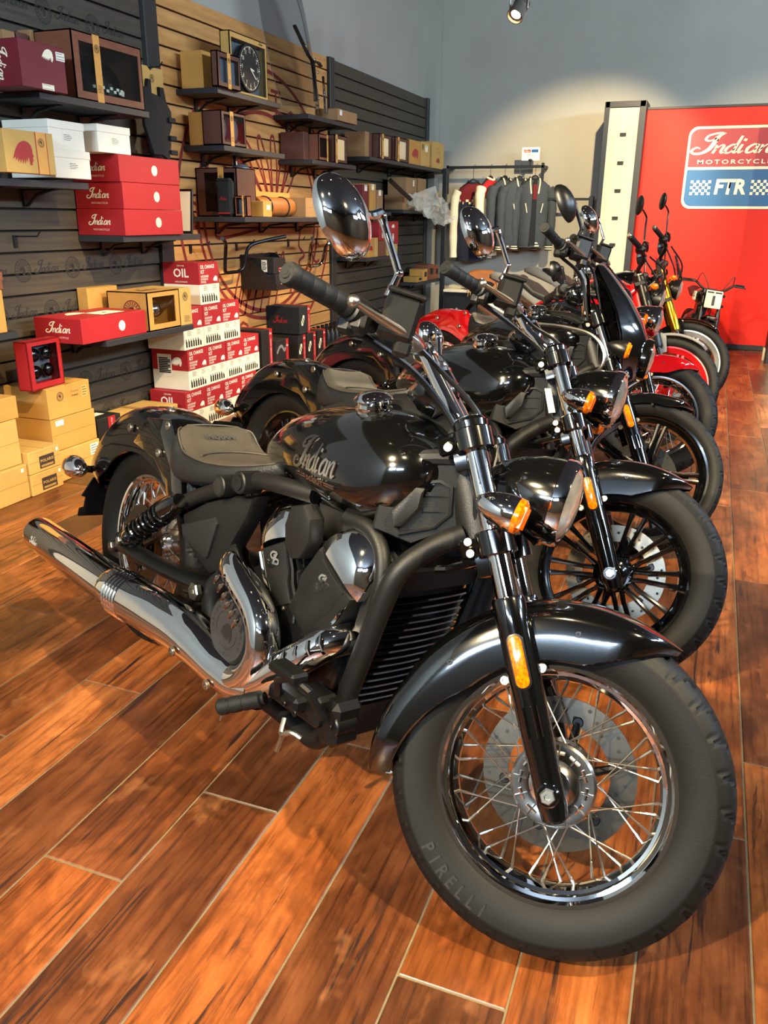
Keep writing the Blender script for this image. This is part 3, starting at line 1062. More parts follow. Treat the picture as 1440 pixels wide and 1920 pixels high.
# --- white boxes
gw = 'white cartons on the left shelf'
for y0, y1, z0, z1, lb in ((3.395, 3.64, 1.604, 1.731, 'white carton lying on top of another white carton'), (3.41, 3.665, 1.477, 1.603, 'white carton at the bottom of the pair, lid flap catching the light'), (3.745, 4.005, 1.613, 1.743, 'single white carton resting on the three red boxes')):
    r, w, d, h = box('white_carton', lb, 'box', y0, y1, z0, z1, -3.0, .27, M['whitebox'], gw, seam='lid')
    front(r, w, d, h, patch(M['whitebox'], 1.9, 4), .02, -.05, .035, nm='sticker')
r, w, d, h = box('feather_carton', 'tan carton with a red feather emblem and a paper band, left picture edge', 'box', 3.05, 3.345, 1.483, 1.66, -2.94, .06, M['kraft2'], rz=-.03)
front(r, w, d, h, bonnet(M['redbox']), -.12, -.03, .105, .085, nm='emblem')
b_ = part('band', G().box((d / 2 + .001, .07, h / 2), (.0012, .06, h)), M['strap'], r)
part('emblem', roundel(M['inkbrown'], M['inkbrown']), parent=b_, X=frame((d / 2 + .002, .07, h * .75), (0, 1, 0), (0, 0, 1), .019))
g = G()
for s_ in (.038, .102):
    g.box((d / 2 + .0012, s_, h / 2), (.0012, .004, h))
part('red_line', g, M['redbox'], r)
# --- three red boxes
for k, lb in enumerate(('red box at the bottom of the stack of three', 'red box in the middle of the stack of three', 'red box on top of the stack of three')):
    z0 = 1.204 + k * .136
    r, w, d, h = box('red_carton', lb, 'box', 3.872 + (k == 1) * .004, 4.41 + (k == 0) * .004, z0, z0 + .1345, -2.98, .315, M['redbox'], 'red cartons stacked on the shelf', rz=(0, .006, -.008)[k])
    front(r, w, d, h, roundel(M['cream'], M['cream']), .06, -.0, .024, nm='emblem')
    part('disc_label', G().lathe([(0, 0), (.0006, .027)], (d / 2 + .0003, .06 * w, h / 2), (1, 0, 0), 24), M['cream'], r)
    side(r, w, d, h, script(M['cream']), .0, .05, .030, .034)
    side(r, w, d, h, text('MOTORCYCLE', M['cream'], space=1.3), .0, -.28, .0095)
# --- flat red box and kraft window boxes
r, w, d, h = box('red_carton', 'flat red lidded box with a cream sheet on its lid, overhanging the shelf', 'box', 3.357, 3.88, .6915, .816, -2.905, .30, M['redbox'])
side(r, w, d, h, script(M['cream']), .03, .08, .031, .036)
side(r, w, d, h, text('MOTORCYCLE', M['cream'], space=1.3), .03, -.27, .0095)
part('disc_label', G().lathe([(0, 0), (.0006, .027)], (d / 2 + .0003, .1 * w, h / 2), (1, 0, 0), 24), M['cream'], r)
front(r, w, d, h, script(M['redbox']), .1, 0, .009)
top(r, w, d, h, patch(M['cream'], 1.5, 0), .12, .12, .125, nm='sticker')
top(r, w, d, h, bonnet(M['ink']), .12, .12, .03, nm='emblem')
top(r, w, d, h, bonnet(M['cream']), -.18, -.12, .1, nm='emblem')
r = wbox('kraft box with a rounded window showing a chrome lamp, right end of low shelf', 3.905, 4.212, .6915, .906, -2.905, .27, M['kraft'], strap=False, content=c_chrome, win=(.16, .16, .86, .86))
part('lettering', script(M['inkbrown']), parent=r, X=frame((0.03, 0, .2155), (0, 1, 0), (-1, 0, 0), .04))
part('emblem', roundel(M['burgundy'], M['burgundy']), parent=r, X=frame((.03, -.1545, .11), (1, 0, 0), (0, 0, 1), .06))
r, w, d, h = box('kraft_carton', 'narrow kraft carton with a round seal at the right end of the low shelf', 'box', 4.217, 4.333, .6915, .906, -2.905, .27, M['kraft2'])
front(r, w, d, h, roundel(M['inkbrown'], M['inkbrown']), -.02, .27, .026, nm='emblem')
front(r, w, d, h, patch(M['kraft2'], 1.4, 5), .05, -.33, .05, nm='sticker')
r, w, d, h = box('kraft_carton', 'kraft carton behind the flat red box with a seal on its side', 'box', 3.80, 4.06, .6915, .925, -3.222, .07, M['kraft'])
# --- left edge shelf
r, w, d, h = box('kraft_carton', 'upright orange kraft carton at the left picture edge', 'box', 2.55, 2.965, .797, .985, -2.99, .2, M['kraft'])
r, w, d, h = box('brown_carton', 'brown box lying on the upright kraft carton at the left picture edge', 'box', 2.5, 2.975, .987, 1.06, -2.99, .2, M['brownbox2'], seam='lid')
# --- floor stacks
gk = 'cardboard boxes on the floor by the slat wall'


def kbox(lb, y0, y1, z0, z1, xf, d, m='kraft', seam='tape', rz=0):
    return box('cardboard_box', lb, 'box', y0, y1, z0, z1, xf, d, M[m], gk, .003, rz, seam)


kbox('cardboard box on top of the stack at the left picture edge, shiny tape on it', 2.45, 2.968, .393, .50, -3.0, .28)
kbox('tall plain cardboard box in the middle of the left edge stack', 2.42, 2.948, .171, .391, -3.0, .29, 'kraft2', 'fold')
r, w, d, h = kbox('plain cardboard box on the floor beside the lower lettered box', 2.55, 2.952, 0, .169, -2.98, .30, 'kraft2', 'fold')
front(r, w, d, h, patch(M['white'], 1, 0), .42, .36, .018, nm='sticker')
kbox('cardboard box on the floor cut by the left picture edge', 2.2, 2.545, 0, .14, -2.86, .3)
for z0, z1, lb in ((0, .107, 'cardboard box lettered POLARIS standing on the floor'), (.109, .220, 'cardboard box lettered POLARIS resting on the other lettered one')):
    r, w, d, h = kbox(lb, 2.958, 3.171, z0, z1, -2.97, .3, 'kraft2', 'fold')
    front(r, w, d, h, patch(M['inkbrown'], 1.65, 0), .06, -.08, .062, nm='printed_panel')
    part('lettering', text('POLARIS', M['kraft2'], bold=.03, space=1.1), parent=r, X=frame((d / 2 + .0016, .06 * w, h * .47), (0, 1, 0), (0, 0, 1), .014, .0155))
    front(r, w, d, h, patch(M['kraft2'], 7.5, 0), .06, -.26, .011, nm='printed_panel')
    front(r, w, d, h, patch(M['kraft2'], 7, 1, M['inkbrown']), -.05, .34, .016, nm='printed_rule')
    front(r, w, d, h, patch(M['white'], 1, 0), .41, .3, .016, nm='sticker')
r, w, d, h = kbox('plain cardboard box on the floor with a white shipping label, under two others', 3.205, 3.52, 0, .159, -3.01, .28, 'kraft2', 'fold')
front(r, w, d, h, patch(M['white'], 1.1, 4), .35, .22, .06, nm='sticker')
r, w, d, h = kbox('cardboard box with a small white label, second in the stack under the red window box', 3.19, 3.517, .161, .326, -3.02, .28, 'kraft', 'fold')
front(r, w, d, h, patch(M['white'], 2.1, 2), -.32, .36, .028, nm='sticker')
r, w, d, h = kbox('cardboard box with printed size and seal, right below the red window box', 3.187, 3.50, .328, .487, -3.02, .28)
front(r, w, d, h, roundel(M['inkbrown'], M['inkbrown']), -.22, .17, .024, nm='emblem')
front(r, w, d, h, text('12 x 8 x 8', M['inkbrown']), .12, .24, .010)
front(r, w, d, h, text('D3-8842P', M['inkbrown'], bold=.02), .12, .10, .009)
front(r, w, d, h, patch(M['kraft2'], .7, 4, M['inkbrown']), .36, .17, .06, nm='sticker')
wbox('red window box full of black fittings, tilted on top of a cardboard stack', 3.105, 3.35, .489, .727, -3.04, .075, M['redbox'], strap=False, content=c_parts, win=(.14, .13, .9, .9), rz=.06)
r, w, d, h = box('black_carton', 'black box with a red lettered stripe behind the near rear fender', 'box', 3.60, 3.80, 0, .235, -3.08, .2, M['blackbox'])
part('red_stripe', G().box((d / 2 + .001, .1 * w, h * .6), (.0012, .06, h * .8)), M['redbox'], r)
part('lettering', text('ALL-WEATHER COVER', M['white']), parent=r, X=frame((d / 2 + .0022, .1 * w, h * .6), (0, 0, -1), (0, 1, 0), .012))
top(r, w, d, h, patch(M['white'], 1.6, 0), 0, 0, .06, nm='sticker')
kbox('low cardboard box between the black box and the oil kit cartons', 3.84, 4.28, 0, .2, -3.02, .26, 'kraft2')


# --- oil kit cartons: rows of a stepped pile
def oil(y0, z0, lb, end=False, white_end=False):
    w, h, d = .224, .256, .27
    r = part('oil_carton', G().box((0, 0, h * .24), (d, w, h * .48), .0015), M['oilwhite'], X=T(-3.0 - d / 2 + random.uniform(-.004, .004), y0 + w / 2, z0, random.uniform(-.012, .012)))
    tag(r, lb, 'box', 'red and white oil change kit cartons')
    part('red_upper', G().box((0, 0, h * .74), (d, w, h * .52), .0015), M['oilred'], r)
    def L(t, y, z, s, ww):
        me = text(t, M['white'], bold=.02)
        part('lettering', me, parent=r, X=frame((d / 2 + .001, y + ww / 2, z), (0, 1, 0), (0, 0, 1), s, ww / width(me)))
    L('OIL CHANGE', -.096, .229, .0225, .158)
    L('KIT', -.096, .199, .0225, .042)
    L('NÉCESSAIRE', -.096, .172, .0125, .088)
    L('DE VIDANGE', -.096, .155, .0125, .080)
    L("D'HUILE", -.096, .138, .0125, .056)
    part('emblem', bonnet(M['white']), parent=r, X=frame((d / 2 + .001, .072, .152), (0, 1, 0), (0, 0, 1), .038, .036))
    part('printed_text', patch(M['oilwhite'], 1.5, 5), parent=r, X=frame((d / 2 + .001, -.05, .1), (0, 1, 0), (0, 0, 1), .04))
    part('printed_text', patch(M['oilwhite'], 1.4, 4), parent=r, X=frame((d / 2 + .001, .055, .1), (0, 1, 0), (0, 0, 1), .04))
    g = G()
    for i in range(7):
        y, hh = -.085 + i * .026, .05 - (i == 6) * .015
        g.box((d / 2 + .001, y, .015 + hh / 2 * .75), (.001, .015, hh * .75)).box((d / 2 + .001, y - .003, .015 + hh * .85), (.001, .006, hh * .3))
    part('printed_bottles', g, M['ink'], r)
    if end:
        E_ = lambda t, z, s, b=.015: part('lettering', text(t, M['white'], bold=b), parent=r, X=frame((0, -w / 2 - .001, z), (1, 0, 0), (0, 0, 1), s))
        E_('GENUINE', .236, .009)
        E_('OIL', .19, .052, .03)
        E_("HUILE D'ORIGINE", .138, .0085)
    if white_end:
        side(r, w, d, h, patch(M['white'], .75, 9), -.15, .1, .14, nm='sticker')
        side(r, w, d, h, bonnet(M['white']), .2, .2, .06, nm='emblem')
    else:
        side(r, w, d, h, patch(M['oilwhite'], 2.4, 4), .0, -.3, .06, nm='printed_text')
    return r


rows = [(4.345, 4), (4.40, 4), (4.595, 2), (4.58, 1)]
nth = ('first', 'second', 'third', 'fourth')
for k, (ys, n) in enumerate(rows):
    for j in range(n):
        y0 = ys + j * .2265
        lb = ('single oil kit carton on the very top of the red and white pile' if k == 3 else
              'oil kit carton, %s from the camera in the %s row of the pile' % (nth[j], ('floor', 'second', 'third')[k]))
        oil(y0, k * .2585, lb, end=(j == 0 and k in (0, 3)), white_end=(j == 0 and k in (1, 2)))
oil(4.365, 2 * .2585, 'oil kit carton in the third row, its white end under the low shelf', white_end=True)

# --- black bags, cover cartons right of the oil kits
gb = 'black lettered cartons right of the oil kits'


def bbox(lb, y0, y1, z0, z1, xf, d, txt, pic=True, cloth=False):
    r, w, d, h = box('black_carton', lb, 'box', y0, y1, z0, z1, xf, d, M['blackcloth' if cloth else 'blackbox'], gb, .006 if cloth else .002)
    sw = min(.045, w * .45)
    part('red_stripe', G().box((d / 2 + .001, w / 2 - sw / 2, h / 2), (.0012, sw, h)).box((0, w / 2 - sw / 2, h + .0005), (d, sw, .0012)), M['redbox'], r)
    part('lettering', text(txt, M['white']), parent=r, X=frame((d / 2 + .002, w / 2 - sw / 2, h * .40), (0, 0, 1), (0, -1, 0), .011 if h < .24 else .013))
    part('lettering', script(M['white']), parent=r, X=frame((d / 2 + .002, w / 2 - sw / 2, h * .88), (0, 1, 0), (0, 0, 1), sw * .2))
    side(r, w, d, h, script(M['redbox']), -.05, 0, .03)
    if pic:
        g = G()
        for i in range(3):
            g.prism(rrect(-.014, .014, -.02, .02, .008, 4), (d / 2 + .0005, -w * .2 + (i - 1) * .012, h * .5 + (i - 1) * .02), (0, 1, 0), (0, 0, 1), .0012)
        part('printed_bag', g, M['oilwhite'], r)
    return r


bbox('tall black carton lettered ALL-WEATHER COVER beside the oil kits', 5.345, 5.50, .255, .525, -3.0, .27, 'ALL-WEATHER COVER', False)
bbox('black zipped bag on top of the row of black cartons', 5.965, 6.15, .42, .637, -3.0, .3, 'ALL-WEATHER KIT', True, True)
for k, (y0, y1) in enumerate(((5.93, 6.06), (6.09, 6.25), (6.29, 6.44))):
    bbox('black carton with red stripe, %s in the row under the black zipped bag' % ('first', 'second', 'third')[k], y0, y1, .205, .415, -3.0, .3, 'ALL-WEATHER KIT')
    bbox('black carton at floor level, %s in the lowest black row' % ('first', 'second', 'third')[k], y0, y1, 0.0, .203, -3.0, .3, 'ALL-WEATHER KIT')
r, w, d, h = box('black_carton', 'small black carton with a chrome bracket picture, red side', 'box', 5.508, 5.70, .265, .432, -2.97, .16, M['blackbox'], gb)
part('red_side', G().box((d / 2 + .001, .4 * w, h / 2), (.0012, .2 * w, h)), M['redbox'], r)
part('printed_picture', G().ribbon(sm([(-.08, -.01), (-.04, .03), (.0, .035), (.04, .0), (.06, .02)]), .022, (d / 2 + .001, -.01, h * .5), (0, 1, 0), (0, 0, 1)), M['silver'], r)
part('lettering', script(M['white']), parent=r, X=frame((d / 2 + .002, .4 * w, h * .7), (0, 1, 0), (0, 0, 1), .009))
for k, (y0, y1, z1) in enumerate(((5.345, 5.50, .253), (5.52, 5.72, .262))):
    bbox(('black floor carton below the tall cover carton', 'black floor carton below the small picture carton')[k], y0, y1, 0, z1, -3.0, .27, 'ALL-WEATHER COVER', False)

# --- black hanging bin with boxes
bn = empty('wall_bin', X=T(XW, 5.83, .79))
tag(bn, 'black bin with sloping sides hung on the maple boards', 'bin')
for s_ in (-1, 1):
    part('side_panel', G().prism([(0, 0), (.3, 0), (.3, .05), (.05, .25), (0, .25)], (0.002, s_ * .23 + .003, 0), (1, 0, 0), (0, 0, 1), .006), M['metal_black'], bn)
part('base', G().box((.15, 0, .003), (.296, .454, .006)).box((.297, 0, .02), (.006, .454, .04)).box((.006, 0, .125), (.006, .454, .25)), M['metal_black'], bn)
for k, (y0, y1, z0, z1, xf, lb) in enumerate(((5.613, 5.80, .797, .905, -3.01, 'black parts box in the wall bin, lower near one'), (5.84, 6.04, .797, .905, -3.01, 'black parts box in the wall bin, lower far one'), (5.625, 5.81, .907, 1.018, -3.03, 'black parts box on top of the others in the wall bin'))):
    r, w, d, h = box('parts_carton', lb, 'box', y0, y1, z0, z1, xf, .2, M['blackbox'], 'black parts boxes in the wall bin')
    front(r, w, d, h, patch(M['burgundy'], 3, 2, M['white']), .12, -.25, .032, nm='sticker')
    side(r, w, d, h, patch(M['white'], .55, 7), .1, .0, .085, nm='sticker')

# --- oil bottles on a wire rack
rk = empty('bottle_rack', X=T(XW, 6.84, 0))
tag(rk, 'low two-tier rack standing by the wall right of the black cartons', 'rack')
for z in (.02, .225):
    part('tier', G().box((.165, 0, z - .006), (.28, .76, .012)), M['kraft2'] if z > .1 else M['metal_black'], rk)
for s_ in (-.375, .375):
    part('upright_bar', G().box((.30, s_, .22), (.015, .012, .44)), M['metal_black'], rk)
g = G().lathe([(0, .03), (.004, .034), (.12, .034), (.15, .02), (.162, .013), (.166, .016), (.186, .016), (.188, .012)], (0, 0, 0), (0, 0, 1), 14)
bm = fixn(g.mesh('oil_bottle', [M['satin']]))
for t_ in range(2):
    for j in range(8):
        for i in range(2):
            o = part('oil_bottle', bm, X=T(XW + .24 - i * .09, 6.53 + j * .088, .0205 + t_ * .2052))
            tag(o, 'black oil bottle standing in the two-tier rack', 'bottle', 'black oil bottles in the rack')

# --- maple bay shelves
wbox('small brown window box with a dark blue screen left of the boxed clock', 4.885, 5.155, 2.061, 2.258, -2.97, .045, M['brownbox'], win=(.12, .15, .94, .85), strap_y=.5)
box('kraft_carton', 'plain kraft carton behind the small brown window box on the clock shelf', 'box', 4.925, 5.03, 2.061, 2.27, -3.1, .16, M['kraft'])


def c_clock(r, w, d, h, q):
    c = ((q[0] + q[2]) / 2, (q[1] + q[3]) / 2)
    R = (q[3] - q[1]) * .485
    part('clock_dial', G().lathe([(0, R), (.02, R), (.022, R * .94), (.018, R * .92), (.018, 0)], (d * .28, c[0], c[1]), (1, 0, 0), 40), M['blackbox'], r)
    for i in range(12):
        a = PI / 2 - (i + 1) * PI / 6
        part('numeral', text(str(i + 1), M['cream']), parent=r, X=frame((d * .28 + .0195, c[0] + R * .7 * math.cos(a), c[1] + R * .7 * math.sin(a)), (0, 1, 0), (0, 0, 1), .026, .02))
    g = G()
    for i in range(60):
        a = i * PI / 30
        g.ribbon([(c[0] + R * (.84 if i % 5 else .8) * math.cos(a), c[1] + R * (.84 if i % 5 else .8) * math.sin(a)), (c[0] + R * .89 * math.cos(a), c[1] + R * .89 * math.sin(a))], .004 if i % 5 else .009, (d * .28 + .0192, 0, 0), (0, 1, 0), (0, 0, 1))
    part('minute_ring', g, M['cream'], r, fix=False)
    g = G().ribbon([(c[0], c[1]), (c[0] + .07, c[1] - .055)], .008, (d * .28 + .022, 0, 0), (0, 1, 0), (0, 0, 1)).ribbon([(c[0], c[1]), (c[0] + .05, c[1] - .01)], .01, (d * .28 + .0215, 0, 0), (0, 1, 0), (0, 0, 1))
    part('hands', g, M['cream'], r, fix=False)
    part('lettering', script(M['inkbrown']), parent=r, X=frame((d / 2 + .001, w * .33, h * .95), (0, 1, 0), (0, 0, 1), .012))


wbox('kraft window box holding a big black wall clock with cream numerals', 5.125, 5.61, 2.061, 2.412, -3.02, .07, M['kraft2'], strap=False, content=c_clock, win=(.04, .05, .96, .9))
wbox('brown window box with a chrome mirror set on red card', 4.945, 5.246, 1.737, 1.938, -3.0, .14, M['brownbox'], content=c_pair, win=(.1, .1, .95, .9), strap_y=.42)
box('kraft_carton', 'thin kraft carton pressed behind the boxed mirror set', 'box', 4.95, 5.2, 1.737, 1.93, -3.145, .1, M['kraft'])

# long deep shelf
wbox('big brown window box with a black helmet and goggles, left end of the deep shelf', 5.04, 5.35, 1.307, 1.61, -3.015, .25, M['brownbox'], content=c_jacket, win=(.2, .1, .95, .9), strap_y=.62, rz=-PI / 2)
r = part('folded_jacket', G().box((0, 0, .115), (.06, .115, .228), .018).box((.012, 0, .225), (.045, .1, .02), .008), M['blackcloth'], X=T(-3.045, 5.025, 1.307, -PI / 2))
tag(r, 'folded black garment with a red line of print, standing on the deep shelf', 'garment')
part('lettering', script(M['redbox']), parent=r, X=frame((.0308, 0, .11), (0, 1, 0), (0, 0, 1), .012))
part('red_edge', G().box((.0308, 0, .02), (.001, .09, .008)), M['redbox'], r)
wbox('small walnut coloured box with an orange band on the deep shelf', 4.995, 5.085, 1.307, 1.435, -2.898, .06, M['brownbox2'], win=(.12, .12, .9, .9), strap_y=.7, rz=-PI / 2)
r, w, d, h = box('kraft_carton', 'small kraft cube with a white sticker before the tan leather roll', 'box', 5.235, 5.355, 1.307, 1.408, -2.885, .095, M['kraft'])
front(r, w, d, h, patch(M['white'], 1.6, 1), .1, .1, .03, nm='sticker')
g = G().lathe([(-.26, .0), (-.258, .06), (-.24, .066), (.24, .066), (.258, .06), (.26, .0)], (0, 0, .067), (0, 1, 0), 24)
r = part('leather_roll', g, M['tan'], X=T(-3.02, 5.62, 1.307))
tag(r, 'tan leather tool roll lying on the deep shelf', 'tool roll')
for y in (-.13, .13):
    part('strap', G().tube([(.069 * math.cos(t), y, .067 + .069 * math.sin(t)) for t in np.linspace(0, 2 * PI, 20)], .006, 6), M['blackcloth'], r)
box('kraft_carton', 'flat kraft box lying behind the tan leather roll', 'box', 5.55, 6.1, 1.307, 1.48, -3.125, .14, M['kraft'])
r, w, d, h = box('kraft_carton', 'cardboard box with a white sticker right of the tan leather roll', 'box', 5.885, 6.18, 1.307, 1.443, -2.885, .20, M['kraftd'], seam='fold')
front(r, w, d, h, patch(M['white'], 1.3, 1), .25, .25, .03, nm='sticker')
r, w, d, h = box('kraft_carton', 'short kraft box at the right end of the deep shelf, half behind the mirror', 'box', 6.19, 6.31, 1.307, 1.402, -2.885, .18, M['kraft'])
front(r, w, d, h, patch(M['white'], 1.5, 1), .1, -.2, .025, nm='sticker')
r, w, d, h = box('kraft_carton', 'small kraft box alone on the shelf under the windshield', 'box', 6.68, 7.08, 2.047, 2.133, -2.97, .2, M['kraftd'], seam='fold')
front(r, w, d, h, patch(M['white'], 1.2, 1), -.35, .2, .04, nm='sticker')
gI = 'brown window boxes on the second shelf'
for y0, y1, m_, c_, lb in ((6.27, 6.36, 'brownbox', None, 'plain dark brown box end, leftmost on the second shelf right of the mirror set'),):
    box('brown_carton', lb, 'box', y0, y1, 1.732, 1.93, -3.08, .2, M[m_], gI)
wbox('brown window box showing a silver fitting, left of the tan box', 6.375, 6.56, 1.732, 1.925, -3.0, .15, M['brownbox2'], content=c_one, group=gI, strap_y=.88)
box('kraft_carton', 'tan and brown carton between two window boxes on the second shelf', 'box', 6.57, 6.66, 1.732, 1.93, -3.05, .2, M['kraftd'], gI)
wbox('brown window box with a pale screen at the right end of the second shelf', 6.68, 6.935, 1.732, 1.943, -3.0, .15, M['brownbox'], group=gI, content=c_one, strap_y=.15)

# far bay
gJ = 'boxes in a row on the long high shelf'
r, w, d, h = box('kraft_carton', 'tan box end first on the long high shelf', 'box', 7.46, 7.55, 1.828, 2.035, -3.05, .2, M['kraftd'], gJ)
box('brown_carton', 'dark brown box second on the long high shelf', 'box', 7.56, 7.62, 1.828, 2.03, -3.05, .2, M['brownbox'], gJ)
wbox('brown window box with chrome pieces, near end of the long high shelf', 7.68, 7.985, 1.828, 2.037, -3.0, .2, M['brownbox'], group=gJ, content=c_one, strap_y=.3)
wbox('brown window box with an orange band and two stickers, middle of the long high shelf', 8.1, 8.487, 1.828, 2.045, -3.0, .2, M['brownbox'], group=gJ, content=None, strap_y=.25)
r, w, d, h = box('feather_carton', 'kraft carton with a red feather emblem on the long high shelf', 'box', 8.52, 8.86, 1.828, 2.055, -3.0, .22, M['kraft'], gJ)
front(r, w, d, h, bonnet(M['redbox']), .05, -.05, .1, .15, nm='emblem')
r, w, d, h = box('kraft_carton', 'kraft carton with a white label beside the feather carton', 'box', 8.88, 9.18, 1.828, 2.06, -3.0, .22, M['kraft2'], gJ)
front(r, w, d, h, patch(M['white'], 1.4, 1), .1, .25, .06, .06, nm='sticker')
front(r, w, d, h, roundel(M['inkbrown'], M['inkbrown']), -.3, .3, .03, nm='emblem')
r, w, d, h = box('kraft_carton', 'last kraft carton at the far end of the long high shelf', 'box', 9.265, 9.69, 1.828, 2.095, -3.0, .2, M['kraft2'], gJ)
front(r, w, d, h, bonnet(M['redbox']), .0, -.2, .06, .09, nm='emblem')
front(r, w, d, h, patch(M['kraft2'], 3, 2, M['inkbrown']), .05, .2, .05, nm='printed_rule')
# jumbled cartons under it
gO = 'jumbled cartons under the long high shelf'
for y0, y1, z0, z1, xf, m_, lb, rz in ((8.42, 8.78, 1.387, 1.53, -3.03, 'kraftd', 'brown carton at the bottom left of the jumble', .0), (8.50, 8.86, 1.532, 1.70, -3.03, 'kraftd', 'kraft carton with white sticker on top left of the jumble', .03), (8.80, 9.12, 1.387, 1.56, -3.0, 'kraft', 'middle kraft carton of the jumble with a white sticker', -.04), (8.95, 9.22, 1.562, 1.71, -3.05, 'kraftd', 'upper right brown carton of the jumble', .0)):
    r, w, d, h = box('kraft_carton', lb, 'box', y0, y1, z0, z1, xf, .2, M[m_], gO, rz=rz)
    if 'sticker' in lb:
        front(r, w, d, h, patch(M['white'], .8, 1), .2, .2, .06, nm='sticker')
wbox('walnut window box with orange band at the right end of the jumble', 9.24, 9.56, 1.387, 1.58, -3.0, .14, M['brownbox2'], content=c_one, group=gO, strap_y=.9)
gP = 'small upright cartons behind the chrome mirror'
for y0, y1, z1, m_, lb in ((7.28, 7.42, 1.585, 'burgundy', 'upright burgundy and cream carton behind the mirror'), (7.44, 7.60, 1.6, 'kraft', 'upright kraft carton with a printed pane behind the mirror'), (7.62, 7.78, 1.55, 'kraftd', 'upright brown carton right of the printed kraft one')):
    r, w, d, h = box('upright_carton', lb, 'box', y0, y1, 1.362, z1, -3.0, .18, M[m_], gP)
    front(r, w, d, h, patch(M['cream'], 1.6, 1), 0, .38, .05, .04, nm='sticker')
for y0, y1, z0, z1, m_, lb in ((7.40, 7.56, .957, 1.13, 'kraft', 'kraft carton with a red feather beside the mirror stem'), (7.57, 7.66, .957, 1.13, 'kraft2', 'slim kraft carton beside the feather one at the mirror stem'), (7.68, 7.86, .957, 1.10, 'brownbox2', 'brown carton right behind the mirror stem'), (7.9, 8.06, .957, 1.06, 'kraft2', 'low kraft carton right of the mirror stem'), (8.08, 8.2, .957, 1.06, 'kraft2', 'low pale carton at the shelf end right of the mirror stem')):
    r, w, d, h = box('kraft_carton', lb, 'box', y0, y1, z0, z1, -3.0, .2, M[m_])
    if 'red feather' in lb:
        front(r, w, d, h, bonnet(M['redbox']), 0, -.05, .05, .07, nm='emblem')
for y0, y1, z0, z1, lb in ((7.69, 7.88, 1.102, 1.30, 'red carton with cream emblem on the brown one at the mirror stem'), (7.92, 8.22, 1.062, 1.275, 'second red carton with a white label, right of the first')):
    r, w, d, h = box('red_carton', lb, 'box', y0, y1, z0, z1, -3.0, .2, M['redbox'])
    front(r, w, d, h, bonnet(M['cream']), 0, .28, .04, .06, nm='emblem')
    front(r, w, d, h, patch(M['white'], .6, 2), 0, -.2, .07, nm='sticker')
for k, (y0, y1, z0, z1, m_, lb) in enumerate(((8.84, 9.02, .642, .70, 'kraft', 'low wooden gift box, left on the lowest shelf'), (9.04, 9.2, .642, .77, 'strap', 'pale notched wooden gift box on the lowest shelf'), (9.22, 9.44, .642, .81, 'brownbox2', 'tall walnut gift box on the lowest shelf'), (9.46, 9.62, .642, .79, 'brownbox2', 'banded walnut gift box at the right of the lowest shelf'))):
    r, w, d, h = box('gift_box', lb, 'box', y0, y1, z0, z1, -3.0, .16, M[m_], 'gift boxes on the lowest far shelf')
    part('opening', G().box((d / 2 + .0005, .1 * w, h * .55), (.001, w * .5, h * .4)), M['ink'], r)

# clear plastic bag sticking out of the far shelf
g = G()
rng = np.random.RandomState(4)
R = []
for i in range(12):
    t = i / 11
    c = np.array([XW + .22 + .27 * t, 8.55 + .75 * t, 1.47 - .14 * t + .03 * math.sin(5 * t)])
    rad = .02 + .09 * math.sin(PI * min(1, .12 + t * .86))
    R.append([c + np.array([.085 + rad * .7 * math.cos(a), rad * .25 * math.sin(2 * a), rad * math.sin(a)]) + np.array([.4, 1, 1]) * rad * .42 * rng.randn(3) for a in np.linspace(0, 2 * PI, 14, endpoint=False)])
g.rings(R)
o = part('plastic_bag', g, M['bagfilm'], ang=8)
tag(o, 'crumpled clear plastic bag poking out below the long high shelf', 'bag')

# hanging goods on hooks
HK = M['metal_black']


def hook(y, z, L=.16, lb='', tall=.06):
    r = part('wall_hook', G().box((.006, 0, -tall / 2), (.01, .022, tall)).tube([(.01, 0, -.006), (L - .02, 0, -.004), (L, 0, .02)], .004, 6), HK, X=T(XW, y, z))
    tag(r, lb, 'hook', 'black wall hooks')


hook(3.40, 1.21, .17, 'empty black hook on the dark boards at the left')
hook(4.50, 2.12, .2, 'black hook holding the black leather bib by its card')
hook(4.95, 1.13, .16, 'near hook under the black handlebar')
hook(5.55, 1.13, .16, 'far hook under the black handlebar')
hook(6.38, 1.135, .16, 'near hook under the chrome handlebar')
hook(6.92, 1.135, .16, 'far hook under the chrome handlebar')
hook(5.42, 1.90, .16, 'hook on the maple boards holding the blister pack')
r = empty('leather_accessory', X=T(XW + .13, 4.50, 1.85))
tag(r, 'black leather accessory with buckle tabs hanging on a kraft header card', 'accessory')
part('header_card', G().prism([(-.10, .06), (.12, .06), (.12, .27), (.03, .27), (.0, .25), (-.03, .27), (-.10, .27)], (-.02, 0, 0), (0, 1, 0), (0, 0, 1), .003), M['kraft2'], r)
part('leather_body', G().prism([(-.12, .15), (-.07, .16), (-.06, .2), (-.03, .2), (-.03, .13), (.05, .12), (.05, .17), (.09, .17), (.11, .09), (.15, .05), (.15, -.03), (.12, -.08), (.13, -.13), (.1, -.23), (.04, -.2), (-.05, -.2), (-.12, -.05)], (-.014, 0, 0), (0, 1, 0), (0, 0, 1), .02, .006), M['blackcloth'], r)
for z in (.0, -.1, -.18):
    part('buckle_tab', G().box((.012, .14, z), (.012, .07, .028), .004), M['blackcloth'], r)
part('emblem', roundel(M['inkbrown'], M['inkbrown']), parent=r, X=frame((-.0162, .01, .21), (0, 1, 0), (0, 0, 1), .022))
r = empty('blister_pack', X=T(XW + .11, 5.42, 1.85))
tag(r, 'kraft carded blister pack hanging left of the second shelf boxes', 'packaged part')
part('card', G().box((0, 0, -.01), (.003, .13, .1)), M['kraftd'], r)
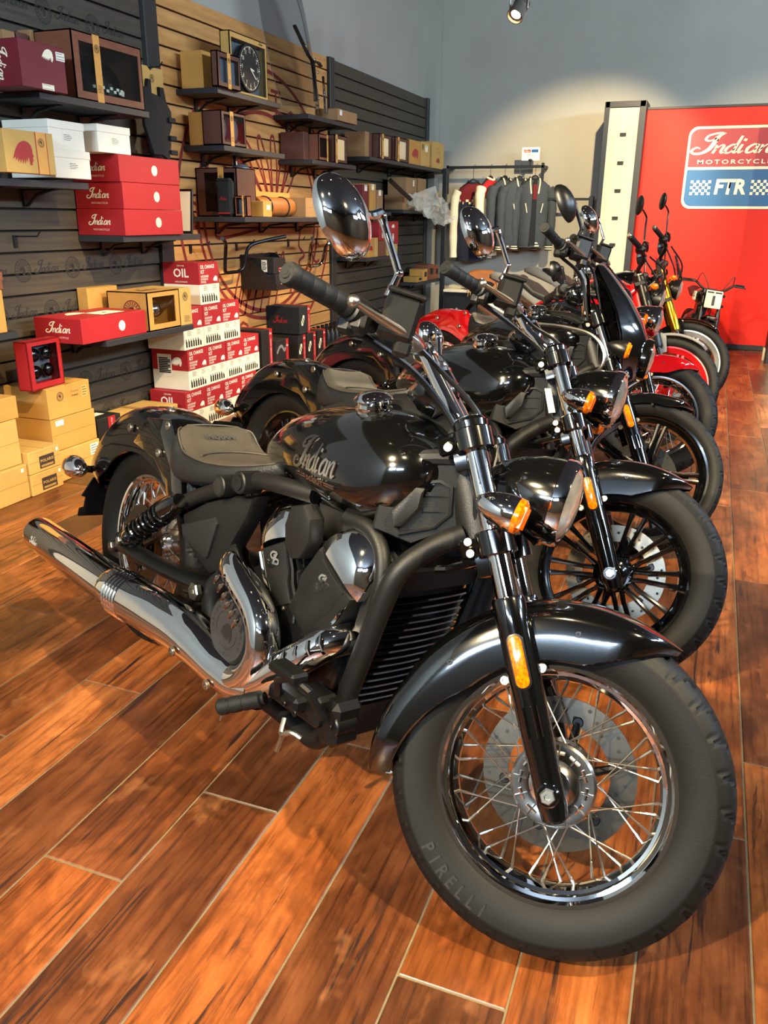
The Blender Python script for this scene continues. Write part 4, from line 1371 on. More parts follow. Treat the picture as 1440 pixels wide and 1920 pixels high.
part('blister', G().box((.014, 0, -.16), (.03, .12, .2), .01), M['windowpane'], r)
part('chrome_insert', G().box((.01, .01, -.14), (.012, .05, .14), .004), M['steel'], r)
r = part('boxed_grips', G().lathe([(0, .02), (.01, .06), (.1, .06), (.12, .045), (.12, 0)], (0, 0, 0), (0, 0, 1), 20), M['silver'], X=T(XW + .12, 5.47, 1.53))
tag(r, 'silver rounded filter cup hanging below the blister pack', 'packaged part')
r = empty('grip_set', X=T(XW + .1, 5.46, 1.46))
tag(r, 'rack of dark upright tubes with pale edges behind the cardboard box', 'tube set')
for k in range(3):
    part('tube', G().cyl((0, -.06 + k * .06, -.145), (0, -.06 + k * .06, .06), .024, 14, .004), M['greypaint'] if k != 1 else M['satin'], r)


def wallbar(y0, z0, m, lb, sp, rise):
    r = empty('handlebar_stock', X=T(XW + .10, y0, z0))
    tag(r, lb, 'handlebar', 'spare handlebars hung on the maple boards')
    q = sm([(-.05 + .25, -sp, .14 + rise), (.12, -sp * .62, .10 + rise * .4), (.05, -sp * .36, .05), (.02, -sp * .3, -.08), (.0, -sp * .2, -.115), (0, 0, -.118), (0, sp * .2, -.115), (.02, sp * .3, -.08), (.05, sp * .36, .05), (.12, sp * .62, .10 + rise * .4), (.2, sp, .14 + rise)], 5)
    part('bar', G().tube(q, .0125, 10), m, r)
    for k in (0, -1):
        part('open_end', G().lathe([(0, .0128), (.004, .0128), (.004, .006)], q[k], q[k] - q[1 if k == 0 else -2], 12), M['dark'], r)


wallbar(5.32, 1.05, M['satin'], 'black bent handlebar hanging above the oil kit pile', .44, -.02)
wallbar(6.66, 1.03, M['chrome2'], 'chrome bent handlebar hanging behind the chrome mirror', .44, -.02)

# leaning picture frame edge
r = part('poster_frame', G().box((0, 0, .13), (.24, .012, .26), .002), HK, X=T(XW + .16, 4.575, 1.205, 0, 0, -.12))
tag(r, 'thin black framed plate leaning behind the red boxes', 'frame')
part('plate', G().box((0, -.0066, .13), (.21, .001, .23)), M['white'], r)

# windshield hung high on the maple bay
ws = empty('windshield', X=T(XW + .14, 6.22, 2.40))
tag(ws, 'smoked clear windshield with black mounting arms hung above the maple boards', 'windshield')
g = G()
out = []
for i in range(15):
    t = i / 14
    z = -.30 + .85 * t
    hw = .36 * math.sqrt(max(.02, 1 - (abs(t - .45) / .62) ** 3))
    out.append([(.14 * (1 - (s_ ** 2)) + .05 * t - .02, s_ * hw + .20 - .46 * t, z) for s_ in np.linspace(-1, 1, 13)])
g.rings(out, closed=False)
part('screen', g, M['smoke'], ws)
part('rim_edge', G().tube([r_[0] for r_ in out], .0025, 6).tube([r_[-1] for r_ in out], .0025, 6), M['greypaint'], ws)
part('mount_arm', G().tube([(.1, -.10, .22), (.13, .06, .05), (.13, .14, .02), (.12, .18, -.08), (.10, .24, -.24)], .018, 8, flat=.45), M['metal_black'], ws)
part('mount_arm', G().tube([(.13, .14, .02), (.12, .26, .03), (.10, .34, .02)], .018, 8, flat=.45), M['metal_black'], ws)
part('chrome_strut', G().tube([(.12, .34, -.05), (.10, .42, -.30)], .011, 8), M['chrome'], ws)
for p_ in ((.13, .0, .1), (.145, .12, .03), (.145, .17, -.05), (.12, .235, -.22)):
    part('screw', G().lathe([(0, .012), (.006, .01), (.007, 0)], (p_[0] + .012, p_[1], p_[2]), (1, 0, 0), 12), M['bolt'], ws)

# ================================================================== CLOTHES RAIL
RY = 9.90
rl = empty('clothes_rail', X=T(-2.45, RY, 0))
tag(rl, 'black square-tube clothes rail on the far wall with a lower side arm', 'clothes rail')
part('top_rail', G().box((0, 0, 1.862), (1.13, .03, .03), .003), M['metal_black'], rl)
part('end_post', G().box((.545, 0, 1.72), (.03, .03, .36), .003), M['metal_black'], rl)
part('end_post', G().box((-.56, 0, 1.73), (.03, .03, .31), .003), M['metal_black'], rl)
part('side_arm', G().box((.84, 0, 1.521), (.58, .022, .026), .003), M['metal_black'], rl)
part('floor_post', G().box((1.11, 0, .775), (.055, .05, 1.55), .004).box((1.11, 0, .008), (.2, .3, .016)), M['metal_black'], rl)
part('wall_arm', G().box((.545, .11, 1.862), (.03, .24, .03), .003).box((-.56, .11, 1.862), (.03, .24, .03), .003), M['metal_black'], rl)
sn = empty('rail_sign', X=T(-2.05, RY, 1.878))
tag(sn, 'small white apparel sign clipped on top of the clothes rail', 'sign')
part('clip', G().box((0, 0, .018), (.02, .02, .036)).ball((0, -.004, .05), (.025, .012, .014)), M['metal_black'], sn)
bd = part('card', G().box((0, 0, .115), (.20, .004, .135)), M['white'], sn)
for x, c in ((-.04, SIGNRED), (.045, SIGNBLUE)):
    part('printed_strip', G().box((x, -.0025, .145), (.075, .001, .03)), c, bd)
part('lettering', script(M['cream']), parent=bd, X=frame((-.04, -.0036, .145), (1, 0, 0), (0, 0, 1), .014))
part('lettering', text('APPAREL', M['inkbrown']), parent=bd, X=frame((0, -.0026, .10), (1, 0, 0), (0, 0, 1), .016))

NAVY = mat('navy_knit', '#141a2c', .9, bump=.3, bscale=200)
MAROON = mat('maroon_knit', '#6a1018', .9, bump=.3, bscale=200)
SCARLET = mat('scarlet_knit', '#b01418', .9, bump=.3, bscale=200)
IVORY = mat('ivory_knit', '#e4d6b4', .9, bump=.3, bscale=200)
SLATE = mat('slate_twill', '#3a3f42', .85, bump=.3, bscale=200, noise=.1, nscale=20)
LINING = mat('dark_lining', '#15171a', .9)


def garment(x, zt, zb, w, turn, colors, lb, stripes=False, sleeves=True, open_=False, seed=0):
    """hanging top: body, two sleeves, collar, hem; turned about the hanger"""
    r = empty('hanging_garment', X=T(x, RY - .0, 0, turn))
    tag(r, lb, 'garment', 'clothes on the rail')
    rn = random.Random(seed)
    hg = part('hanger', G().tube([(0, 0, 1.875), (.018, 0, 1.895), (.02, 0, 1.86), (0, 0, 1.84), (0, 0, zt + .02)], .003, 6).tube(sm([(-w * .42, 0, zt - .07), (-.05, 0, zt + .005), (0, 0, zt + .03), (.05, 0, zt + .005), (w * .42, 0, zt - .07)]), .011, 6).box((0, 0, zt + .01), (.06, .018, .05), .006), M['metal_black'], r)
    n = 24
    R = []
    H = zt - zb
    prof = [(0, .2, .35), (.03, .5, .6), (.10, .98, .85), (.25, 1.0, 1.0), (.5, .98, 1.05), (.75, .97, 1.0), (.93, .95, 1.0), (.96, .9, .9), (1.0, .9, .88)]
    for t, a, b in prof:
        ring = []
        for j in range(n):
            th = 2 * PI * j / n
            fold = 1 + .10 * math.sin(5 * th + seed) * min(1, t * 2) + .05 * math.sin(9 * th + seed * 2) * min(1, t * 2)
            c, s_ = math.cos(th), math.sin(th)
            ring.append((w * .5 * a * math.copysign(abs(c) ** .8, c), .085 * b * math.copysign(abs(s_) ** .8, s_) * fold, zt - t * H))
        R.append(ring)
    k = 3 if not open_ else 99
    if len(colors) > 1:
        cut = 3
        g = G().rings(R[cut:], cap=(False, True))
        part('body', g, colors[0], r, ang=60)
        part('yoke', G().rings(R[:cut + 1], cap=(True, False)), colors[1], r, ang=60)
    else:
        part('body', G().rings(R), colors[0], r, ang=60)
    for s_ in (-1, 1):
        a = (s_ * w * .45, 0, zt - .10)
        q = sm([a, (s_ * w * .56, -.01, zt - .2), (s_ * w * .60, -.03, zt - H * .55), (s_ * w * .57, -.02, zt - H * .96)], 5)
        part('sleeve', G().tube(q, np.linspace(.062, .045, len(q)) * (1 + .06 * np.sin(np.arange(len(q)) * 1.7)), 12), colors[2] if len(colors) > 2 else colors[0], r, ang=60)
        if stripes:
            e = np.array(q[-1])
            cf = part('cuff', G().tube([e + [0, 0, .0], e - [0, 0, .06]], [.046, .04], 12), LINING, r)
            for dz in (.018, .042):
                part('cuff_stripe', G().tube([e - [0, 0, dz - .006], e - [0, 0, dz + .006]], .0475, 12), IVORY, cf)
    part('collar', G().tube([(.055 * math.cos(t), .04 * math.sin(t), zt + .012 * math.cos(2 * t)) for t in np.linspace(0, 2 * PI, 15)], .013, 6), LINING if stripes else colors[0], r)
    if stripes:
        for s_ in (-1, 1):
            part('collar_stripe', G().tube(sm([(s_ * .03, .03, zt + .03), (s_ * .055, -.05, zt - .02), (s_ * .04, -.085, zt - .16)]), .009, 6), IVORY, r)
            part('pocket_trim', G().tube([(s_ * w * .28, -.088, zt - .26), (s_ * w * .22, -.092, zt - .36)], .006, 6), IVORY, r)
        part('opening', G().prism([(-.035, 0), (.035, 0), (.02, H * .95), (-.02, H * .95)], (0, -.092, zb + .02), (1, 0, 0), (0, 0, 1), .004), LINING, r)
        part('lining', G().box((0, -.094, zt - .14), (.045, .008, .16), .003), MAROON if seed == 5 else SLATE, r)
        for dz in (.02, .05):
            part('hem_stripe', G().rings([[(w * .455 * math.cos(t), .08 * math.sin(t), zb + dz + h_) for t in np.linspace(0, 2 * PI, 20, endpoint=False)] for h_ in (-.007, .007)], cap=(False, False)), IVORY, r)
    return r


r = garment(-2.70, 1.70, .84, .36, .35, [NAVY, MAROON, IVORY], 'navy and maroon knit top with checker stripe and cream sleeves, first on the rail', seed=1)
g = G()
for i in range(9):
    for j in range(2):
        if (i + j) % 2:
            x_ = (i - 4) * .034
            g.box((x_, -.093 + .05 * (x_ / .18) ** 2 * 1.3, 1.475 + j * .026), (.032, .008, .025))
part('checker_stripe', g, IVORY, r)
part('swing_tag', G().box((.02, -.105, 1.50), (.05, .003, .1)), M['kraft'], r)
garment(-2.50, 1.735, .90, .34, 1.15, [IVORY, SCARLET, IVORY], 'cream top with scarlet shoulders seen edge-on, second on the rail', seed=2)
garment(-2.33, 1.735, .97, .37, 1.0, [SLATE], 'slate jacket with cream collar stripes, third on the rail', True, seed=3)
garment(-2.16, 1.73, .99, .40, .75, [SLATE], 'slate jacket with cream striped cuffs, fourth on the rail', True, seed=4)
garment(-1.985, 1.735, 1.0, .35, .3, [SLATE], 'slate jacket facing out with a maroon lining, last on the rail', True, seed=5)

# low table with fringed leather bag under the clothes
tb = empty('low_table', X=T(-2.60, 9.6, 0))
tag(tb, 'low dark table with a pale top in the far corner', 'table')
part('table_top', G().box((0, 0, .52), (.54, .4, .028), .004), M['oilwhite'], tb)
part('pedestal', G().box((-.05, 0, .255), (.44, .32, .50), .004), M['blackbox'], tb)
g = G().rings([[(.17 * a * math.cos(t) ** 1, .09 * a * math.sin(t), z) for t in np.linspace(0, 2 * PI, 20, endpoint=False)] for z, a in ((0, .85), (.03, 1), (.16, 1.0), (.2, .9), (.22, .6))])
r = part('fringed_bag', g, M['tan'], X=T(-2.44, 9.52, .535, .2))
tag(r, 'tan fringed leather saddlebag on the low table in the far corner', 'bag')
part('flap', G().prism([(-.16, .0), (.16, 0), (.13, .15), (-.13, .15)], (0, -.088, .06), (1, 0, 0), (0, 0, 1), -.0, 0) if False else G().box((0, -.088, .13), (.3, .012, .14), .005), M['tan'], r)
part('concho', G().lathe([(0, .022), (.004, .018), (.006, 0)], (0, -.096, .12), (0, -1, 0), 14), M['bolt'], r)
fr_ = G()
for i in range(16):
    x_ = -.15 + i * .02
    fr_.tube([(x_, -.1, .07), (x_ + .004 * math.sin(i), -.112, .0), (x_ + .008 * math.sin(i * 2), -.118, -.07)], [.006, .005, .002], 5)
part('fringe', fr_, M['strap'], r)
o = part('plastic_sleeve', G().rings([[(-.14 + .28 * t, .07 * math.cos(a), .02 + .02 * math.sin(a) + .004 * math.sin(9 * t)) for a in np.linspace(0, 2 * PI, 10, endpoint=False)] for t in np.linspace(0, 1, 8)]), M['bagfilm'], X=T(-2.70, 9.6, .535))
tag(o, 'flat clear plastic wrapping lying on the low table', 'wrapping')

# ================================================================== MOTORCYCLES
# bike frame: x forward, y to the bike's left, z up; origin under the rear axle
RAKE = math.radians(29)
SA = np.array([1.684, 0, 0])
SAX = np.array([-math.sin(RAKE), 0, math.cos(RAKE)])
AXF = np.array([1.562, 0, .318])
FU = np.array([-math.sin(RAKE), 0, math.cos(RAKE)])     # up the fork
FW = np.array([math.cos(RAKE), 0, math.sin(RAKE)])      # forward of the fork
_mk = {}


def mk(key, fn, mats, ang=35, fix=True):
    if key not in _mk:
        g = G()
        fn(g)
        me = g.mesh(key.split(':')[0], mats if isinstance(mats, (list, tuple)) else [mats], ang)
        _mk[key] = fixn(me) if fix else me
    return _mk[key]


def steer_mat(a):
    return Matrix.Translation(SA) @ Matrix.Rotation(a, 4, Vector(SAX)) @ Matrix.Translation(-Vector(SA))


def arc_text(g_name, s, m, R, h, a0, y, da=None, inv=1):
    """raised letters bent round a tyre wall; reads clockwise from the bike's right"""
    k = ('arc', s, R, h, a0, y)
    if k not in _tc:
        g = G()
        adv = da or h * .95 / R
        for i, ch in enumerate(s):
            if ch == ' ':
                continue
            me = text(ch, m, bold=.03)
            V = np.array([v.co[:] for v in me.vertices])
            a = a0 - i * adv * inv
            c, s_ = math.cos(a), math.sin(a)
            # radial up, tangent clockwise seen from -y
            rad, tan = np.array([c, 0, s_]), inv * np.array([s_, 0, -c])
            Q = np.outer(V[:, 0] * h * .8, tan) + np.outer(V[:, 1] * h, inv * rad) + rad * R + np.array([0, y, 0])
            g.add(Q, [list(p.vertices) for p in me.polygons])
        _tc[k] = g.mesh('lettering', [m], smooth=False)
    return _tc[k]


def tyre_fn(R, wd, rb, hb, N=30, knob=False):
    def fn(g):
        hw = wd / 2
        prof = [(-hb, rb), (-hb - .006, rb + .006), (-hw * .91, rb + (R - rb) * .26), (-hw, rb + (R - rb) * .50), (-hw * .985, rb + (R - rb) * .62), (-hw * .99, rb + (R - rb) * .665), (-hw * .955, rb + (R - rb) * .69)]
        n = 15
        for i in range(n):
            t = -1 + 2 * i / (n - 1)
            y = hw * .93 * t
            prof.append((y, rb + (R - rb) * (.715 + .285 * math.sqrt(max(0, 1 - (abs(t) * .985) ** 2.3)))))
        prof += [(-y, r) for y, r in prof[:7]][::-1]
        M_ = 480
        th = np.arange(M_) * 2 * PI / M_
        Rg = []
        for y, r in prof:
            d = np.zeros(M_)
            if .10 * hw < abs(y) < .99 * hw and r > rb + (R - rb) * .70:
                ph = (th * N / (2 * PI) - abs(y) / hw * 1.15 + (.5 if y > 0 else 0)) % 1
                if not knob:
                    d = np.where((ph < .13) & (abs(y) > .22 * hw), .0085, 0)
                    ph2 = (th * N / (2 * PI) + abs(y) / hw * .35 + .35 + (.5 if y > 0 else 0)) % 1
                    d = np.maximum(d, np.where((ph2 < .13) & (abs(y) < .6 * hw), .0058, 0))
                else:
                    d = np.where(ph < .4, .009, 0)
            rr = r - d
            Rg.append(np.stack([rr * np.cos(th), np.full(M_, y), rr * np.sin(th)], 1))
        g.rings(Rg, cap=(False, False))
    return fn


def spoke_wheel(name, par, X, steered_disc=1, rad=.318, wd=.13, rim_m='chrome', disc_y=.06, disc_r=.149):
    w = empty(name, par, X)
    part('tyre', mk('tyre:%s%s' % (rad, wd), tyre_fn(rad, wd, .214, .043), M['rubber'], 50, False), parent=w)
    prof = [(-.046, .2205), (-.050, .219), (-.049, .212), (-.044, .2075), (-.041, .2075), (-.039, .201), (-.031, .199), (-.028, .193), (-.018, .190), (-.008, .187), (0, .1865)]
    prof = prof + [(-y, r) for y, r in prof[:-1]][::-1]
    outer = [(.04, .221), (-.04, .221)]
    part('rim', mk('rim:' + rim_m, lambda g: g.lathe(prof + outer, n=96, closed=True), M[rim_m], 30), parent=w)

    def hub(g):
        g.lathe([(-.052, 0), (-.052, .03), (-.047, .036), (-.044, .045), (-.047, .052), (-.047, .074), (-.043, .079), (-.034, .079), (-.03, .06), (-.02, .036), (.02, .036), (.03, .06), (.034, .073), (.046, .073), (.05, .03), (.05, 0)], n=60)
        for i in range(12):
            a = i * PI / 6 + .1
            c, s_ = math.cos(a), math.sin(a)
            g.box((0, 0, 0), (.003, .006, .026), .001, T(.062 * c, -.0485, .062 * s_, 0, -(a - PI / 2)))
            g.tube([(.0605 * c + .011 * s_ * q, -.047, .0605 * s_ - .011 * c * q) for q in np.linspace(-1, 1, 5)], .0035, 6)
    part('hub', mk('hub', hub, M['hubsteel'], 30), parent=w)

    def pockets(g):
        for i in range(12):
            a = i * PI / 6 + .1 + PI / 12
            c, s_ = math.cos(a), math.sin(a)
            g.prism(rrect(-.011, .011, -.007, .007, .006, 4), (.0625 * c, -.0468, .0625 * s_), (-s_, 0, c), (c, 0, s_), .0012)
    part('hub_pocket', mk('hub_pocket', pockets, M['dark'], 30), parent=w)['kind'] = 'stuff'
    sk = mk('spoke', lambda g: g.tube([(0, 0, 0), (0, 0, .78), (0, 0, .8)], [.0016, .0016, .0024], 6).tube([(0, 0, .86), (0, 0, 1)], .003, 6).tube([(0, 0, .8), (0, 0, .86)], .0024, 6), M['steel'], 30)
    for i in range(40):
        sd = -1 if i % 2 else 1
        k = i // 2
        a = 2 * PI * k / 20 + (.02 if sd > 0 else PI / 20)
        tw = .62 if k % 2 else -.62
        p0 = np.array([.068 * math.cos(a + tw), sd * .038, .068 * math.sin(a + tw)])
        p1 = np.array([.1885 * math.cos(a), sd * .008, .1885 * math.sin(a)])
        d = Vector(p1 - p0)
        q = Vector((0, 0, 1)).rotation_difference(d.normalized()).to_matrix().to_4x4()
        part('spoke', sk, parent=w, X=Matrix.Translation(p0) @ q @ Matrix.Diagonal((1, 1, d.length, 1)))
    disc(w, disc_y, disc_r)
    return w


def disc(w, y, r):
    def fn(g):
        g.lathe([(y - .0025, r), (y + .0025, r), (y + .0025, r * .66), (y - .0025, r * .66)], n=64, closed=True)
    part('brake_disc', mk('brake_disc:%.3f%.3f' % (y, r), fn, M['disc'], 30), parent=w)

    def holes(g):
        for s_ in (-1, 1):
            for i in range(36):
                a = i * PI / 18
                rr = r * (.76, .84, .92)[i % 3]
                g.lathe([(0, .0042), (.0002, .0042), (.0003, 0)], (rr * math.cos(a), y + s_ * .0026, rr * math.sin(a)), (0, s_, 0), 8)
    part('vent_hole', mk('vent_hole:%.3f%.3f' % (y, r), holes, M['dark']), parent=w)['kind'] = 'stuff'

    def car(g):
        for i in range(6):
            a = i * PI / 3 + .2
            c, s_ = math.cos(a), math.sin(a)
            g.tube([(.03 * c, y, .03 * s_), (r * .72 * math.cos(a + .25), y, r * .72 * math.sin(a + .25))], [.012, .007], 8)
            g.cyl((r * .72 * math.cos(a + .25), y - .005, r * .72 * math.sin(a + .25)), (r * .72 * math.cos(a + .25), y + .006, r * .72 * math.sin(a + .25)), .011, 12, .002)
        g.lathe([(y - .008, .04), (y + .008, .04), (y + .008, .03), (y - .008, .03)], n=32, closed=True)
    part('disc_carrier', mk('disc_carrier:%.3f%.3f' % (y, r), car, M['satin']), parent=w)


def cast_wheel(name, par, X, style, rad=.318, wd=.13, m='gloss', disc_y=.06, disc_r=.149, rb=.214):
    w = empty(name, par, X)
    part('tyre', mk('tyre:%s%s%s' % (rad, wd, rb), tyre_fn(rad, wd, rb, .043), M['rubber'], 50, False), parent=w)
    k = rb / .214
    prof = [(-.046, .2205 * k), (-.050, .217 * k), (-.048, .210 * k), (-.036, .203 * k), (-.026, .192 * k), (-.02, .187 * k), (.02, .187 * k)]
    prof = prof + [(-y, r) for y, r in prof[:-2]][::-1] + [(.04, .221 * k), (-.04, .221 * k)]
    part('rim', mk('rim:cast%s%s' % (m, rb), lambda g: g.lathe(prof, n=96, closed=True), M[m], 30), parent=w)
    part('hub', mk('hub:cast' + m, lambda g: g.lathe([(-.05, 0), (-.05, .028), (-.046, .034), (-.03, .05), (-.02, .058), (.02, .058), (.03, .05), (.05, .045), (.05, 0)], n=40), M[m], 35), parent=w)

    def spk(g):
        if style == 'pairs':
            for s_ in (-1, 1):
                g.tube([(s_ * .013, -.012, .045), (s_ * .012, -.018, .09), (s_ * .017, -.016, .15), (s_ * .02, -.01, .192 * k)], [.0085, .007, .007, .010], 8)
        elif style == 'five':
            for s_ in (-1, 1):
                g.tube([(s_ * .020, -.014, .04), (s_ * .014, -.02, .1), (s_ * .012, -.017, .16), (s_ * .015, -.012, .192 * k)], [.013, .010, .009, .012], 8)
            g.box((0, -.008, .115), (.02, .012, .14))
        else:
            g.tube([(0, -.012, .04), (-.012, -.018, .1), (.012, -.016, .16), (.014, -.01, .192 * k)], [.016, .010, .009, .013], 8)
            g.tube([(0, -.012, .1), (-.014, -.016, .16), (-.018, -.01, .192 * k)], [.009, .008, .010], 8)
    n = {'pairs': 10, 'five': 5}.get(style, 5)
    sme = mk('spoke:%s%s%s' % (style, m, rb), spk, M[m], 40)
    for i in range(n):
        part('spoke', sme, parent=w, X=Matrix.Rotation(2 * PI * i / n + .15, 4, 'Y'))
    disc(w, disc_y, disc_r)
    part('valve', mk('valve', lambda g: g.tube([(.18, -.01, .0), (.165, -.03, .0)], .004, 8), M['bolt']), parent=w)
    return w


def bolt_fn(c, d, r, hex_=False):
    def fn(g):
        g.lathe([(0, r), (r * .5, r), (r * .62, r * .85), (r * .62, r * .45), (r * .3, r * .4), (r * .3, 0)], c, d, 6 if hex_ else 16)
    return fn


def fork_at(s, f=0, y=0):
    return AXF + FU * s + FW * f + np.array([0, y, 0])


def fender_fn(c, a0, a1, hw, rt, rin, n=40, thick=.003, tip0=1.0, tip1=1.0, flare=0.0):
    """arched mudguard about axle c; rin(t) lower edge radius of the skirts"""
    def fn(g):
        R, R2 = [], []
        for i in range(n):
            t = i / (n - 1)
            a = math.radians(a0 + (a1 - a0) * t)
            ri = rin(t)
            rr = rt(t)
            wv = hw * (1 - (1 - tip0) * max(0, 1 - t / .12) ** 2 - (1 - tip1) * max(0, (t - .88) / .12) ** 2)
            sec = [(-wv * 1.0, ri)]
            h = rr - ri
            for q in np.linspace(0, 1, 13):
                ph = PI * q
                sec.append((-wv * math.copysign(abs(math.cos(ph)) ** .75, math.cos(ph)), ri + h * (.35 + .65 * math.sin(ph) ** .6)))
            sec.append((wv, ri))
            ca, sa_ = math.cos(a), math.sin(a)
            out = [(c[0] + r * ca, y, c[2] + r * sa_) for y, r in sec]
            inn = [(c[0] + (r - thick) * ca, y * .965, c[2] + (r - thick) * sa_) for y, r in sec][::-1]
            R.append(out + inn)
        g.rings(R)
    return fn


def signal_fn(L=.074, r=.0335):
    return lambda g: g.lathe([(-L, .0), (-L * .97, r * .25), (-L * .8, r * .58), (-L * .5, r * .86), (-L * .2, r), (0, r * 1.02), (.004, r * 1.0)], (0, 0, 0), (1, 0, 0), 28)


def signal(par, pos, dirx, m='chrome', stalk=None, rear=False, X=None):
    q = Vector((1, 0, 0)).rotation_difference(Vector(dirx)).to_matrix().to_4x4()
    s = part('turn_signal', mk('turn_signal:%s' % m, signal_fn(), M[m]), parent=par, X=(X or Matrix.Identity(4)) @ Matrix.Translation(pos) @ q)
    s['label'] = 'turn signal with amber lens'

    def ln(g):
        g.lathe([(.004, .033), (.013, .0325), (.020, .025), (.022, 0)], (0, 0, 0), (1, 0, 0), 24)
        for i in range(5):
            g.box((.0185, -.022 + i * .011, 0), (.006, .0014, .040))
    part('amber_lens', mk('amber_lens', ln, M['amber'], 40), parent=s)
    if stalk is not None:
        v = Vector(stalk) - Vector(pos)
        v = q.inverted() @ v
        part('stalk', G().tube([(-.03, 0, 0), np.array(v)], .011, 10), M['satin'], s)
    return s


TANK = [(.575, .035, .772, .745, .720), (.60, .055, .798, .752, .714), (.65, .08, .834, .76, .710), (.72, .112, .870, .768, .703), (.80, .138, .897, .774, .694), (.88, .157, .915, .778, .686), (.96, .170, .926, .782, .678), (1.03, .175, .930, .785, .674), (1.09, .172, .926, .79, .680), (1.14, .160, .915, .80, .700), (1.18, .140, .896, .812, .735), (1.205, .105, .874, .822, .772), (1.218, .055, .852, .828, .805)]


def tank_ring(x, w, zt, zm, zb, n=36):
    out = []
    for i in range(n):
        a = 2 * PI * i / n
        c, s_ = math.cos(a), math.sin(a)
        y = w * math.copysign(abs(c) ** .82, c)
        z = zm + ((zt - zm) if s_ > 0 else (zm - zb)) * math.copysign(abs(s_) ** .9, s_)
        out.append((x, y, z))
    return out


def tank_surf(x, f):
    """point on the right flank of the tank; f = 0 widest line, + up, - down (-1..1)"""
    A = np.array(TANK)
    w, zt, zm, zb = [np.interp(x, A[:, 0], A[:, i]) for i in (1, 2, 3, 4)]
    s_ = f
    c = math.sqrt(max(0, 1 - s_ * s_))
    return np.array([x, -w * c ** .82, zm + ((zt - zm) if s_ > 0 else (zm - zb)) * math.copysign(abs(s_) ** .9, s_)])


def flat_on(me, o, u, v, s, sx=None):
    return frame(o, u, v, s, sx)


